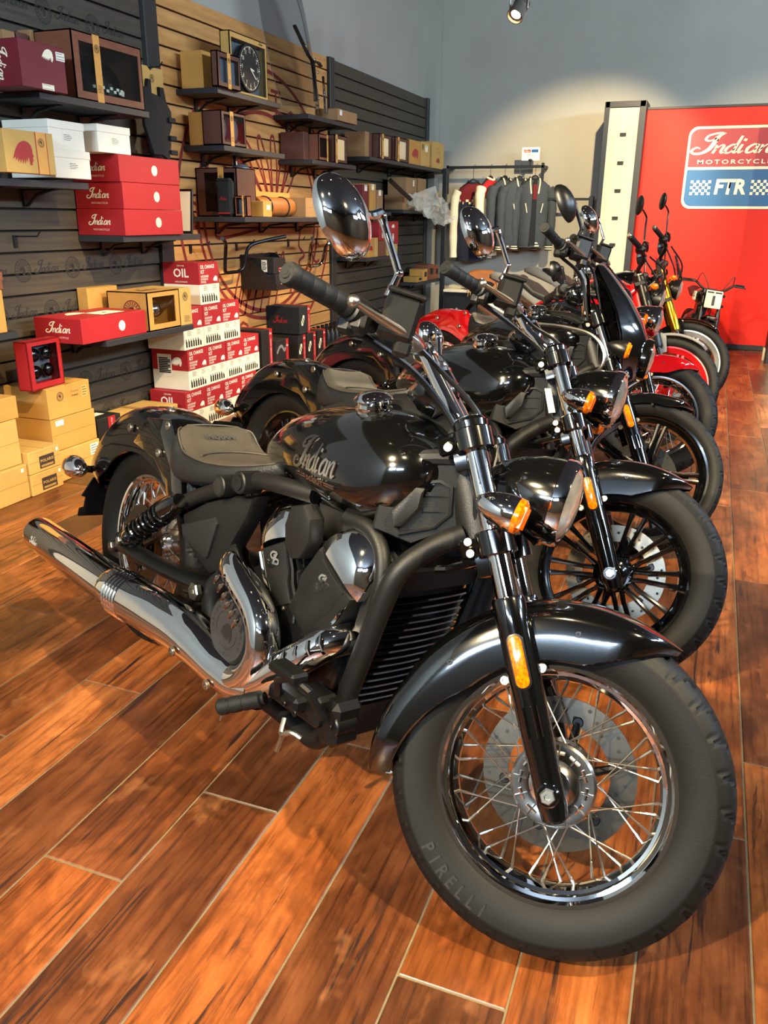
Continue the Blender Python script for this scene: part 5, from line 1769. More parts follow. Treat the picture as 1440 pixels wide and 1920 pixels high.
def cruiser(name, label, pose, wheel='spoke', paint='gloss', fpaint=None, bar=(0, 0, 0), mirrors='chrome', shell='gloss', fairing=False, badge=True, lefts=True, tank2=None, signals='chrome'):
    x, y, hd, lean, st = pose
    fp_ = fpaint or paint
    B = empty(name, X=Matrix.Translation((x, y, 0)) @ Matrix.Rotation(hd, 4, 'Z') @ Matrix.Rotation(-lean, 4, 'X'))
    tag(B, label, 'motorcycle', 'motorcycles parked in a row')
    SM = steer_mat(st)
    MF = Matrix.Translation(AXF)

    def S_(nm, key, fn, m, ang=35, parent=None, lab=None):      # steered part
        o = part(nm, mk(nm + ':' + key, fn, m, ang), parent=parent or B, X=None if parent else SM)
        if lab:
            o['label'] = lab
        return o

    def P(nm, key, fn, m, ang=35, parent=None, lab=None):
        o = part(nm, mk(nm + ':' + key, fn, m, ang), parent=parent or B)
        if lab:
            o['label'] = lab
        return o

    # ---------------- wheels
    if wheel == 'spoke':
        fw = spoke_wheel('front_wheel', B, SM @ MF)
        rw = spoke_wheel('rear_wheel', B, T(0, 0, .323), rad=.323, wd=.15, disc_y=-.066, disc_r=.125)
    elif wheel == 'pairs':
        fw = cast_wheel('front_wheel', B, SM @ MF, 'pairs')
        rw = cast_wheel('rear_wheel', B, T(0, 0, .323), 'pairs', rad=.323, wd=.15, disc_y=-.066, disc_r=.125)
    else:
        fw = cast_wheel('front_wheel', B, SM @ MF, 'five', rb=.252)
        rw = cast_wheel('rear_wheel', B, T(0, 0, .323), 'five', rad=.323, wd=.15, disc_y=-.066, disc_r=.125)
    if badge:
        for a0, s_, h, iv in ((math.radians(226), 'PIRELLI', .026, -1),):
            part('lettering', arc_text('t', s_, M['wallprint'], .267, h, a0, -.0655, None, iv), parent=fw)
        part('lettering', arc_text('t', 'PIRELLI', M['wallprint'], .272, .017, math.radians(100), -.0755), parent=rw)

    # ---------------- fork
    for s_ in (-1, 1):
        def leg(g, s_=s_):
            p = [(-.052, .017), (-.046, .024), (-.02, .027), (.03, .027), (.10, .030), (.30, .0305), (.345, .0315), (.352, .029)]
            g.lathe(p, fork_at(0, 0, s_ * .105), FU, 28)
            g.cyl(fork_at(0, 0, s_ * .088), fork_at(0, 0, s_ * .138), .021, 20, .003)
            for f in (-.012, .006, .016):
                g.tube([fork_at(.10, f, s_ * .134), fork_at(.155, f, s_ * .135)], .003, 6)
            g.box((0, 0, 0), (.05, .02, .07), .004, np.array(Matrix.Translation(fork_at(.2, -.0, s_ * .085)) @ Matrix.Rotation(-RAKE, 4, 'Y')))
        lg = S_('fork_leg', str(s_), leg, M['gloss'])
        P('fork_tube', str(s_), lambda g: g.cyl(fork_at(.34, 0, s_ * .105), fork_at(.70, 0, s_ * .105), .0215, 28), M['chrome'], parent=lg)
        P('axle_bolt', str(s_), bolt_fn(fork_at(0, 0, s_ * .137), (0, s_, 0), .014, True), M['bolt'], parent=lg)

        def refl(g, s_=s_):
            q = rrect(-.0125, .0125, -.047, .047, .012, 5)
            g.prism(q, fork_at(.235, .0, s_ * .1355), FW * -s_, FU, .006 * 1, .002)
        P('reflector', str(s_), refl, M['amber'], parent=lg, lab='amber side reflector')
        P('reflector_bezel', str(s_), lambda g: g.prism(rrect(-.016, .016, -.051, .051, .015, 5), fork_at(.235, .0, s_ * .1315), FW * -s_, FU, .005, .001), M['satin'], parent=lg)
        for f, s2 in ((-.038, .205), (.033, .215)):
            P('bolt', '%d%.2f' % (s_, s2), bolt_fn(fork_at(s2, f, s_ * .098), (0, s_, 0), .0095), M['bolt'], parent=lg)

    def clamp(s0, f0, tall):
        def fn(g):
            q = []
            for s_ in (-1, 1):
                g.lathe([(-tall, .034), (-tall + .003, .037), (tall - .003, .037), (tall, .034)], fork_at(s0, 0, s_ * .105), FU, 28)
            g.prism([(-.105, -.025), (.105, -.025), (.105, .02), (.04, .0), (-.04, .0), (-.105, .02)], fork_at(s0 - tall * .8, -.02), (0, 1, 0), FW, -tall * 1.6 if False else tall * 1.6, .003)
            for s_ in (-1, 1):
                g.box((0, 0, 0), (.05, .020, tall * 1.5), .005, np.array(Matrix.Translation(fork_at(s0, -.045, s_ * .106)) @ Matrix.Rotation(-RAKE, 4, 'Y') @ Matrix.Rotation(s_ * -.35, 4, 'X')))
        return fn
    lc = S_('lower_clamp', '', clamp(.455, 0, .024), M['gloss'])
    for s_ in (-1, 1):
        for dz in (-.011, .011):
            P('bolt', 'lc%d%.3f' % (s_, dz), bolt_fn(fork_at(.455 + dz, -.048, s_ * .1205), (0, s_, 0), .0085), M['bolt'], parent=lc)
    uc = S_('upper_clamp', '', clamp(.655, 0, .022), M['gloss'])
    for s_ in (-1, 1):
        P('bolt', 'uc%d' % s_, bolt_fn(fork_at(.65, -.048, s_ * .1205), (0, s_, 0), .009), M['bolt'], parent=uc)
        P('fork_cap', '%d' % s_, lambda g: g.lathe([(0, .033), (.012, .034), (.02, .028), (.022, .012), (.022, 0)], fork_at(.677, 0, s_ * .105), FU, 24), M['gloss'], parent=uc)
    S_('steering_stem', '', lambda g: g.cyl(fork_at(.42, -.047), fork_at(.70, -.047), .028, 20, .003).box((0, 0, 0), (.012, .16, .03), .003, np.array(Matrix.Translation(fork_at(.43, -.04)) @ Matrix.Rotation(-RAKE, 4, 'Y'))).tube([fork_at(.43, -.03, -.09), fork_at(.425, -.10, -.12), fork_at(.43, -.12, -.10)], .008, 8), M['gloss'])

    # ---------------- front mudguard
    rin = lambda t: .232 + .10 * max(0, 1 - t / .22) ** 1.4 + .085 * max(0, (t - .62) / .38) ** 1.2
    ff = S_('front_fender', fp_ + ('s' if fairing else ''), fender_fn(AXF, 64 if not fairing else 66, 197 if not fairing else 170, .090, lambda t: .342 + .026 * max(0, (t - .75) / .25), rin if not fairing else (lambda t: .285 + .05 * max(0, 1 - t / .2) ** 1.4 + .02 * t), tip0=.25, tip1=.55), M[fp_], 40)
    for p_ in ((1.32, .475), (1.53, .60)):
        P('bolt', 'ff%.2f' % p_[0], bolt_fn((p_[0], -.0865, p_[1]), (0, -1, 0), .006), M['satin'], parent=ff)

    # ---------------- headlamp / fairing
    hd_ax = np.array([1, 0, -.04])
    if not fairing:
        hl = S_('headlamp', shell, lambda g: g.lathe([(-.150, .012), (-.146, .026), (-.125, .048), (-.09, .067), (-.05, .079), (-.015, .084), (.0, .0845)], (1.418, 0, .828), hd_ax, 40), M[shell])
        P('lamp_ring', '', lambda g: g.lathe([(-.006, .0845), (-.004, .088), (.012, .089), (.022, .086), (.022, .078), (.012, .077)], (1.418, 0, .828), hd_ax, 40), M['chrome'], parent=hl)
        P('lamp_lens', '', lambda g: g.lathe([(.014, .078), (.028, .065), (.037, .04), (.04, .0)], (1.418, 0, .828), hd_ax, 36), M['lens'], parent=hl)
        P('lamp_bracket', '', lambda g: g.box((1.31, 0, .75), (.08, .05, .03), .006).tube([(1.36, 0, .76), (1.40, 0, .737)], .006, 8), M['gloss'], parent=hl)
    else:
        def fair(g):
            R = []
            pr = [(1.20, 1.175, .025), (1.235, 1.15, .075), (1.30, 1.09, .125), (1.37, 1.02, .155), (1.43, .94, .172), (1.468, .86, .175), (1.475, .79, .155), (1.462, .74, .12), (1.44, .70, .07)]
            for xx, zz, ww in pr:
                R.append([(xx - .12 * (s_ ** 2) * (ww / .17), s_ * ww, zz - .015 * s_ ** 2) for s_ in np.linspace(-1, 1, 17)])
            g.rings(R, closed=False)
            g.rings([[np.array(p) - np.array([.008, 0, .006]) for p in r_] for r_ in R][::-1], closed=False)
        S_('fairing', '', fair, M['gloss'], 60, lab='black quarter fairing')
        hl = S_('headlamp', 'f', lambda g: g.lathe([(-.06, .05), (-.02, .075), (.0, .08), (.02, .076), (.034, .05), (.04, 0)], (1.46, 0, .80), hd_ax, 32), M['lens'])
        P('lamp_ring', 'f', lambda g: g.lathe([(-.03, .08), (.0, .088), (.02, .085), (.02, .076)], (1.46, 0, .80), hd_ax, 32), M['gloss'], parent=hl)
    for s_ in (-1, 1):
        signal(B, (1.372, s_ * .185, .772), (1, 0, -.12), signals, stalk=(1.32, s_ * .10, .745), X=SM)

    # ---------------- bars and controls
    bx, by, bz = bar

    def barp(p):
        k = min(1, max(0, (abs(p[1])) / .27)) if False else 1
        return (p[0] + bx, p[1], p[2] + bz)
    bk = '%.2f%.2f' % (bx, bz)

    def risers(g):
        for s_ in (-1, 1):
            g.tube([(1.19, s_ * .045, .925), barp((1.12, s_ * .045, 1.0)), barp((1.082, s_ * .045, 1.045))], [.026, .024, .026], 12, flat=.7)
            g.cyl(barp((1.082, s_ * .030, 1.043)), barp((1.082, s_ * .062, 1.043)), .024, 16, .003)
    rs = S_('riser', bk, risers, M['chrome'])
    P('bolt', 'rs', bolt_fn((1.185, -.062, .93), (0, -1, 0), .010), M['bolt'], parent=rs)
    half = [(1.082, 0, 1.043), (1.082, .06, 1.044), (1.075, .14, 1.05), (1.05, .21, 1.052), (1.0, .27, 1.045), (.945, .405, 1.043)]
    full = [(p[0], -p[1], p[2]) for p in half[:0:-1]] + half
    hb = S_('handlebar', bk, lambda g: g.tube(sm([barp(p) for p in full], 5), .0127, 14), M['gloss'])
    for s_ in (-1, 1):
        ga, gb_ = np.array(barp((.938, s_ * .42, 1.043))), np.array(barp((.995, s_ * .285, 1.044)))
        ax = (gb_ - ga) / np.linalg.norm(gb_ - ga)

        def grip(g, ga=ga, ax=ax):
            p = [(-.006, .0), (-.006, .010), (-.004, .0115), (-.004, .0185), (.0, .0205), (.012, .0205), (.014, .0185)]
            for i in range(4):
                z = .016 + i * .029
                p += [(z, .0182), (z + .002, .0188), (z + .026, .0188), (z + .028, .0178)]
            p += [(.136, .0205), (.144, .0215), (.147, .014)]
            g.lathe(p, ga, ax, 24)
            g.lathe([(-.0065, .0), (-.0065, .005), (-.003, .0055)], ga, ax, 6)
        P('grip', bk + str(s_), grip, M['grip'], parent=hb)
        if s_ > 0 and not lefts:
            continue
        c0 = gb_ + ax * .03

        def sw(g, c0=c0, ax=ax, s_=s_):
            g.lathe([(-.028, .020), (-.024, .026), (.012, .027), (.016, .022)], c0, ax, 20)
            g.box(c0 + np.array([.0, 0, -.018]), (.05, .04, .04), .008).box(c0 + np.array([-.012, s_ * .008, -.03]), (.03, .03, .03), .006)
        P('switch_housing', bk + str(s_), sw, M['matte'], parent=hb)
        mc = np.array(barp((1.058, s_ * .235, 1.05))) if s_ < 0 else np.array(barp((1.02, .26, 1.045)))

        def cyl_(g, mc=mc, ax=ax, s_=s_, c0=c0):
            X = np.array(Matrix.Translation(mc + np.array([.020, 0, .004])) @ Matrix.Rotation(s_ * -.42, 4, 'Z') @ Matrix.Rotation(.1, 4, 'X'))
            g.box((0, 0, 0), (.066, .074, .082) if s_ < 0 else (.045, .03, .03), .009, X)
            if s_ < 0:
                g.box((0, 0, .043), (.072, .080, .010), .003, X)
                g.box((.02, -.005, -.05), (.03, .05, .03), .006, X)
            g.lathe([(-.02, .02), (-.016, .024), (.012, .024), (.016, .02)], c0 + ax * .033, ax, 18)
        rv = P('brake_reservoir' if s_ < 0 else 'clutch_perch', bk + str(s_), cyl_, M['satin'], parent=hb)

        def lever(g, s_=s_):
            b = np.array(barp((1.026, s_ * .335, 1.042)))
            a = np.array(barp((1.112, s_ * .205, 1.018)))
            q = sm([a, a * .75 + b * .25 + np.array([.012, 0, .0]), a * .35 + b * .65 + np.array([.008, 0, 0]), b], 6)
            g.tube(q, np.interp(np.linspace(0, 1, len(q)), [0, .25, .6, 1], [.020, .020, .0135, .008]), 14, flat=.6)
            g.ball(b, .0115, 14, 10)
        P('lever', bk + str(s_), lever, M['steel'], parent=hb, lab='polished lever')
        # mirror
        base, k1, top, cm = [np.array(barp(p_)) for p_ in (((1.058, -.268, 1.082), (1.066, -.272, 1.124), (1.016, -.302, 1.208), (.985, -.385, 1.165)) if s_ < 0 else ((1.01, .275, 1.055), (1.012, .282, 1.10), (.985, .30, 1.165), (.945, .355, 1.165)))]

        def stem(g, base=base, k1=k1, top=top, cm=cm):
            g.tube([base, k1], [.0085, .007], 12).tube(sm([k1, k1 * .5 + top * .5, top], 3), [.0072] * 6 + [.009], 12).ball(k1, .0088, 12, 8)
            g.tube(sm([top + (top - k1) * .06, top + (cm - top) * .35, cm + np.array([.022, 0, .01])], 4), .0095, 10)
            g.ball(top, .0098, 12, 8)
        ms = P('mirror_stem', bk + str(s_), stem, M[mirrors], parent=hb)
        ks = 1.0 if s_ < 0 else .66
        nrm = np.array([.80, -.46, .34]) if s_ < 0 else np.array([.93, -.25, .26])

        def mir(g, cm=cm, nrm=nrm, s_=s_):
            n_ = nrm / np.linalg.norm(nrm)
            u = np.cross(np.array([0, 0, 1.]), n_)
            u /= np.linalg.norm(u)
            v = np.cross(n_, u)
            R = []
            for h, k_ in ((-.010, .93), (-.008, 1.0), (.0, 1.0), (.010, .95), (.022, .80), (.032, .55), (.038, .28), (.040, .01)):
                R.append([cm + n_ * h + k_ * ks * (u * (.058 * math.cos(a) - .020 * math.sin(a)) + v * .068 * math.sin(a)) for a in np.linspace(0, 2 * PI, 36, endpoint=False)])
            g.rings(R, cap=(False, False))
        mo = P('mirror', bk + str(s_), mir, M[mirrors], parent=hb)

        def glass(g, cm=cm, nrm=nrm):
            n_ = nrm / np.linalg.norm(nrm)
            u = np.cross(np.array([0, 0, 1.]), n_)
            u /= np.linalg.norm(u)
            v = np.cross(n_, u)
            g.add([cm - n_ * .0085 + .95 * ks * (u * (.058 * math.cos(a) - .020 * math.sin(a)) + v * .068 * math.sin(a)) for a in np.linspace(0, 2 * PI, 30, endpoint=False)], [list(range(30))])
        P('mirror_glass', bk + str(s_), glass, M['chrome'], parent=hb)

        def cable(g, s_=s_):
            g.tube(sm([mc + np.array([.04, s_ * -.03, -.02]), (1.15 + bx, s_ * .14, 1.0 + bz), (1.245, s_ * .085, .93), (1.265, s_ * .05, .80), (1.29, s_ * .03, .70)], 6), .0055, 8)
            g.tube(sm([c0 + np.array([.0, s_ * -.02, -.03]), (1.10 + bx, s_ * .12, .985 + bz), (1.20, s_ * .06, .90), (1.24, s_ * .02, .8)], 6), .007, 8)
        S_('cable', bk + str(s_), cable, M['satin'])
    ga_ = S_('speedometer', bk, lambda g: g.lathe([(-.05, .02), (-.046, .036), (-.02, .05), (.012, .052), (.016, .050), (.014, .045)], (1.105 + bx * .5, 0, .985 + bz * .5), (-.75, 0, .66), 32), M['gloss'])
    P('bezel', bk, lambda g: g.lathe([(.010, .0525), (.016, .054), (.020, .051), (.018, .046)], (1.105 + bx * .5, 0, .985 + bz * .5), (-.75, 0, .66), 32), M['chrome'], parent=ga_)
    P('dial', bk, lambda g: g.lathe([(.012, .047), (.0125, 0)], (1.105 + bx * .5, 0, .985 + bz * .5), (-.75, 0, .66), 32), M['dark'], parent=ga_)

    # ---------------- tank
    tk = P('fuel_tank', paint, lambda g: g.rings([tank_ring(*r_) for r_ in TANK]), M[paint], 50)
    A = np.array(TANK)

    def ztop(xx, yy):
        w, zt, zm = [np.interp(xx, A[:, 0], A[:, i]) for i in (1, 2, 3)]
        c = min(.999, (abs(yy) / w)) ** (1 / .82)
        return zm + (zt - zm) * math.sqrt(1 - c * c) ** .9

    def spine(g):
        R = []
        for xx in np.linspace(.59, 1.2, 24):
            h = .006 + .016 * math.sin(min(1, (xx - .57) / .2) * PI / 2)
            wv = .03 + .02 * (xx - .59) / .6
            y0 = .042
            R.append([(xx, y0 + s_ * wv, ztop(xx, y0 + s_ * wv) + (h if abs(s_) < .95 else -.006) * (1 - .35 * s_ * s_)) for s_ in np.linspace(-1, 1, 9)])
        g.rings(R, closed=False)
    P('tank_spine', '', spine, M['matte'], 60, parent=tk, lab='matte black cover strip')
    cz = ztop(.985, -.06)
    cp = P('filler_cap', '', lambda g: g.lathe([(-.006, .04), (.004, .041), (.006, .036), (.014, .035), (.016, .041), (.022, .043), (.028, .040), (.035, .028), (.038, .012), (.0385, 0)], (.985, -.06, cz), (.0, -.22, .97), 36), M['chrome'], parent=tk)

    def seam(g):
        pts = [tank_surf(xx, -.93) + np.array([0, -.001, -.003]) for xx in np.linspace(.62, 1.2, 26)]
        g.tube(pts, .0035, 6)
    P('tank_seam', paint, seam, M[paint], parent=tk)
    if badge:
        for txt, xx, f, s, sx in (('script', .945, .12, .036, .041), ('SCOUT', .952, -.20, .011, .014)):
            o_ = tank_surf(xx, f)
            u = tank_surf(xx + .03, f) - tank_surf(xx - .03, f)
            v = tank_surf(xx, f + .1) - tank_surf(xx, f - .1)
            n_ = np.cross(u, v)
            n_ /= np.linalg.norm(n_)
            if txt == 'script':
                k_ = ('tankbadge',)
                if k_ not in _tc:
                    g = _script(.10)
                    for i, V in enumerate(g.V):
                        Q = []
                        for X_, Y_, Z_ in V:
                            p_ = tank_surf(xx + X_ * sx, f + Y_ * s / .125)
                            Q.append(p_ + n_ * (.0008 + Z_ * s))
                        g.V[i] = np.array(Q)
                    _tc[k_] = g.mesh('badge', [M['hubsteel']], smooth=False)
                part('badge', _tc[k_], parent=tk)
            else:
                part('badge', text(txt, M['hubsteel'], bold=.03, ext=.12, space=1.1), parent=tk, X=frame(o_ + n_ * .0035, u, v, s, sx))
                for s_ in (-1, 1):
                    g = G().box((s_ * 4.1, .0, 0), (2.8, .16, .3)).box((s_ * 4.1, .45, 0), (2.8, .16, .3))
                    part('badge_line', g, M['chrome'], tk, X=frame(o_ + n_ * .0035, u, v, s, sx))
    if tank2:
        def stripe(g):
            for f0, w_ in ((.55, .03), (.70, .012)):
                a = [tank_surf(xx, f0) * np.array([1, 1.004, 1]) + np.array([0, -.0015, .001]) for xx in np.linspace(.64, 1.17, 24)]
                b = [tank_surf(xx, min(.99, f0 + w_ * 5)) * np.array([1, 1.004, 1]) + np.array([0, -.0015, .001]) for xx in np.linspace(.64, 1.17, 24)]
                g.rings([a, b], closed=False)
        P('pinstripe', tank2, stripe, M[tank2], parent=tk)

    # ---------------- seat, rear mudguard
    SEAT = [(.215, .07, .735, .64), (.232, .115, .748, .615), (.255, .138, .742, .598), (.285, .145, .712, .592), (.32, .148, .693, .592), (.40, .15, .689, .605), (.48, .146, .696, .622), (.55, .136, .708, .645), (.62, .115, .724, .668), (.68, .09, .742, .69), (.715, .065, .755, .712), (.73, .04, .755, .73)]

    def seat(g):
        R = []
        for xx, w, zt, zb in SEAT:
            ring = []
            for i in range(28):
                a = 2 * PI * i / 28
                c, s_ = math.cos(a), math.sin(a)
                ring.append((xx, w * math.copysign(abs(c) ** .55, c), (zt + zb) / 2 + (zt - zb) / 2 * math.copysign(abs(s_) ** .5, s_) - (.010 * (1 - abs(c)) if s_ > 0 else 0)))
            R.append(ring)
        g.rings(R)
    se = P('seat', '', seat, M['leather2'], 60)

    def cushion(g):
        R = []
        for xx, w, zt, zb in SEAT[1:-1]:
            R.append([(xx + .004, w * .86 * s_, zt + .005 - .008 * (1 - s_ * s_) - .014 * max(0, abs(s_) - .8) * 5) for s_ in np.linspace(-1, 1, 13)])
        g.rings(R, closed=False)
    P('cushion', '', cushion, M['leather'], 70, parent=se, lab='brown-grey top cushion')

    def pip(g):
        for s_ in (-1, 1):
            g.tube(sm([(xx + .003, s_ * w * .88, zt - .008) for xx, w, zt, zb in SEAT[1:-1]], 4), .0028, 6)
        g.tube(sm([(.238, s_ * .085, .750 - .004 * s_ * s_) for s_ in np.linspace(-1, 1, 7)], 3), .0028, 6)
        g.tube(sm([(.345 + .05 * s_ * s_, s_ * .12, .693) for s_ in np.linspace(-1, 1, 7)], 3), .0025, 6)
    P('piping', '', pip, M['leather'], parent=se)
    if badge:
        part('lettering', text('INDIAN', M['ink'], bold=.04, shear=-.15), parent=se, X=frame((.284, 0, .724), (0, 1, 0), (-.62, 0, .78), .014, .020))
    rin2 = lambda t: .292 + .05 * max(0, (t - .8) / .2) + .03 * max(0, 1 - t / .25)
    rf = P('rear_fender', fp_, fender_fn((0, 0, .323), 30, 166, .108, lambda t: .436 - .012 * max(0, (t - .8) / .2), rin2, 44, tip0=.9, tip1=.35), M[fp_], 40)

    def strut(g):
        for s_ in (-1, 1):
            poly = [(-.02, .645), (.06, .735), (.20, .755), (.27, .68), (.305, .56), (.30, .50), (.235, .50), (.20, .575), (.12, .625)]
            g.prism([(a, b_) for a, b_ in poly], (0, s_ * .108, 0), (1, 0, 0), (0, 0, 1), .010 * -s_, .003)
    st_ = P('fender_strut', fp_, strut, M[fp_] if fp_ == 'gloss' else M[fp_])
    for p_ in ((-.05, -.112, .684), (.16, -.120, .65), (.19, -.113, .735)):
        P('bolt', 'rf%.2f' % p_[0], bolt_fn(p_, (0, -1, 0), .013), M['bolt'], parent=rf)
    P('bolt', 'rftop', bolt_fn((.02, -.02, .757), (0, -.1, 1), .012), M['bolt'], parent=rf)

    def tail(g):
        g.box((-.355, 0, .475), (.09, .14, .05), .01)
        g.tube([(-.37, -.05, .475), (-.35, -.14, .490)], .012, 10).tube([(-.37, .05, .475), (-.35, .14, .490)], .012, 10)
        g.prism([(-.10, .0), (.10, 0), (.10, .03), (.085, .035), (.085, .075), (.10, .08), (.07, .15), (-.07, .15), (-.10, .08), (-.085, .075), (-.085, .035), (-.10, .03)], (-.435, 0, .30), (0, 1, 0), (.25, 0, .97), .006, .001)
        g.box((-.40, 0, .43), (.05, .06, .05), .008)
    tl = P('tail_bracket', '', tail, M['satin'])

    def slots(g):
        for yy, zz, w_ in ((-.075, .315, .035), (.075, .315, .035), (-.07, .385, .04), (.07, .385, .04)):
            g.box((-.442 + (zz - .30) * .25, yy, zz), (.004, w_, .007), .001)
    P('slot', '', slots, M['bolt'], parent=tl)
    for s_ in (-1, 1):
        signal(B, (-.36, s_ * .155, .493), (-1, 0, 0), signals).scale = (1, 1.12, 1.12)
    P('tail_lamp', '', lambda g: g.lathe([(-.03, .02), (-.01, .034), (.015, .036), (.02, .03), (.022, 0)], (-.365, 0, .555), (-1, 0, .1), 24), M['red'])

    # ---------------- rear suspension, frame
    for s_ in (-1, 1):
        a, b = np.array([.365, s_ * .165, .555]), np.array([.085, s_ * .165, .368])
        d = (b - a) / np.linalg.norm(b - a)
        L = np.linalg.norm(b - a)

        def shock(g, a=a, d=d, L=L, s_=s_):
            g.lathe([(-.02, .02), (.0, .026), (.03, .032), (.06, .034), (.065, .03), (.07, .018), (L - .06, .018), (L - .05, .027), (L - .03, .027), (L, .016)], a, d, 24)
            for e in (a, b):
                g.cyl(e - np.array([0, .02, 0]), e + np.array([0, .02, 0]), .02, 16, .003)
        sh = P('shock', str(s_), shock, M['gloss'])

        def coil(g, a=a, d=d, L=L):
            U = np.cross(d, [0, 1, 0])
            W_ = np.cross(d, U)
            t = np.linspace(0, 1, 130)
            q = a + np.outer(.07 + t * (L - .125), d) + .030 * (np.outer(np.cos(t * 2 * PI * 8), U) + np.outer(np.sin(t * 2 * PI * 8), W_))
            g.tube(q, .0058, 8)
        P('spring', str(s_), coil, M['gloss'], parent=sh)
        P('bolt', 'sh%d' % s_, bolt_fn(b + np.array([0, s_ * .02, 0]), (0, s_, 0), .013, True), M['bolt'], parent=sh)

    def swing(g):
        for s_ in (-1, 1):
            q = [(.0, s_ * .135, .323), (.08, s_ * .145, .335), (.25, s_ * .15, .345), (.45, s_ * .145, .36), (.56, s_ * .13, .365)]
            g.tube(sm(q, 4), np.interp(np.linspace(0, 1, 17), [0, .2, 1], [.022, .03, .036]), 12, flat=.7)
            g.cyl((0, s_ * .115, .323), (0, s_ * .165, .323), .02, 16, .003)
            g.box((.06, s_ * .15, .345), (.12, .03, .05), .008)
    sw_ = P('swingarm', '', swing, M['satin'])
    P('axle_nut', '', bolt_fn((0, -.166, .323), (0, -1, 0), .016, True), M['bolt'], parent=sw_)
    P('pivot_bolt', '', bolt_fn((.535, -.175, .362), (0, -1, 0), .025, True), M['bolt'], parent=sw_)

    def frame_(g):
        for s_ in (-1, 1):
            Y = lambda pts: [(p_[0], p_[1] * -s_, p_[2]) for p_ in pts]
            g.tube(sm(Y([(.33, -.125, .545), (.45, -.13, .60), (.57, -.135, .648), (.70, -.14, .695), (.80, -.14, .708), (.90, -.12, .71)]), 4), .021, 12)
            g.tube(sm(Y([(1.285, -.045, .725), (1.255, -.09, .695), (1.225, -.145, .64), (1.205, -.16, .56), (1.165, -.165, .40), (1.12, -.16, .275), (1.07, -.155, .20), (1.0, -.15, .187), (.9, -.14, .185)]), 5), .0225, 14)
            g.tube(sm(Y([(1.03, -.13, .694), (1.098, -.13, .693), (1.143, -.132, .668), (1.168, -.138, .628), (1.178, -.145, .56), (1.165, -.15, .46)]), 4), .017, 12)
            g.tube(sm(Y([(.60, -.13, .42), (.56, -.14, .36), (.60, -.14, .25), (.75, -.13, .19), (.92, -.13, .185)]), 4), .03, 12)
            g.cyl((.585, -s_ * .12, .655), (.585, -s_ * .178, .655), .028, 22, .003).cyl((.675, -s_ * .12, .686), (.675, -s_ * .18, .686), .028, 22, .003)
        g.cyl((1.195, 0, .90), (1.298, 0, .70), .043, 24, .004)
    fr_ = P('frame', '', frame_, M['matte'])
    P('frame_bore', '', lambda g: g.lathe([(0, .021), (.001, 0)], (.585, -.1785, .655), (0, -1, 0), 18), M['dark'], parent=fr_)
    P('frame_bolt', '', lambda g: g.lathe([(0, .020), (.003, .019), (.003, .009), (.001, 0)], (.675, -.1805, .686), (0, -1, 0), 18), M['satin'], parent=fr_)

    CP = [(1.135, -.14, .805), (1.128, -.146, .70), (1.185, -.086, .679), (1.254, -.02, .734), (1.238, -.034, .862), (1.175, -.097, .843)]

    def headcast(g):
        for s_ in (-1, 1):
            f = lambda p_: np.array([p_[0], p_[1] * -s_, p_[2]])
            n_ = np.array([.72, .69 * s_, 0])
            ring = [f(p_) for p_ in CP]
            c = np.mean(ring, 0)
            g.rings([[p_ - n_ * .035 for p_ in ring], ring, [p_ * .95 + c * .05 + n_ * .008 for p_ in ring]])
            g.tube([f((1.238, -.03, .868)), f((1.20, -.072, .862)), f((1.165, -.108, .852))], .017, 10)
    hc = P('steering_head_casting', '', headcast, M['grey'])
    VN = np.array([.72, -.69, 0])

    def vent(g):
        P0 = [np.array(p_) for p_ in ((1.170, -.100, .808), (1.212, -.058, .822), (1.230, -.040, .812), (1.234, -.036, .755), (1.214, -.056, .722), (1.164, -.109, .697), (1.156, -.117, .712))]
        c = np.mean(P0, 0)
        g.rings([[p_ + VN * .006 for p_ in P0], [p_ + VN * .016 for p_ in P0], [p_ * .90 + c * .10 + VN * .017 for p_ in P0], [p_ * .87 + c * .13 + VN * .0085 for p_ in P0]], cap=(False, True))
    P('intake_vent', '', vent, M['dark'], parent=hc)

    def scoop(g):
        P0 = [np.array(p_) for p_ in ((1.150, -.123, .745), (1.180, -.092, .803), (1.193, -.079, .803), (1.190, -.081, .762), (1.168, -.104, .716), (1.156, -.117, .712))]
        c = np.mean(P0, 0)
        g.rings([[p_ + VN * .005 for p_ in P0], [p_ * .94 + c * .06 + VN * .026 for p_ in P0], [p_ * .75 + c * .25 + VN * .030 for p_ in P0]])
        for zz in (.790, .758):
            g.add([np.array(q_) + VN * .014 for q_ in ((1.194, -.077, zz + .004), (1.226, -.044, zz), (1.194, -.077, zz - .006))], [(0, 1, 2)])
            g.add([np.array(q_) + VN * .010 for q_ in ((1.194, -.077, zz - .006), (1.226, -.044, zz), (1.194, -.077, zz + .004))], [(0, 1, 2)])
    P('scoop', '', scoop, M['grey'], parent=hc)

    def rad(g):
        c = (1.185, 0, .42)
        for yy in (-.145, .145):
            g.tube([(1.205, yy, .62), (1.175, yy, .5), (1.13, yy, .30), (1.10, yy * .9, .225)], .018, 8)
        g.rings([[(xx, yy, zz) for yy, xx, zz in ((-.15, 1.20, .62), (.15, 1.20, .62), (.15, 1.17, .62), (-.15, 1.17, .62))], [(xx, yy, zz) for yy, xx, zz in ((-.15, 1.192, .575), (.15, 1.192, .575), (.15, 1.16, .575), (-.15, 1.16, .575))]])
        g.rings([[(xx, yy, zz) for yy, xx, zz in ((-.14, 1.115, .285), (.14, 1.115, .285), (.14, 1.09, .285), (-.14, 1.09, .285))], [(xx, yy, zz) for yy, xx, zz in ((-.13, 1.095, .215), (.13, 1.095, .215), (.13, 1.04, .19), (-.13, 1.04, .19))]])
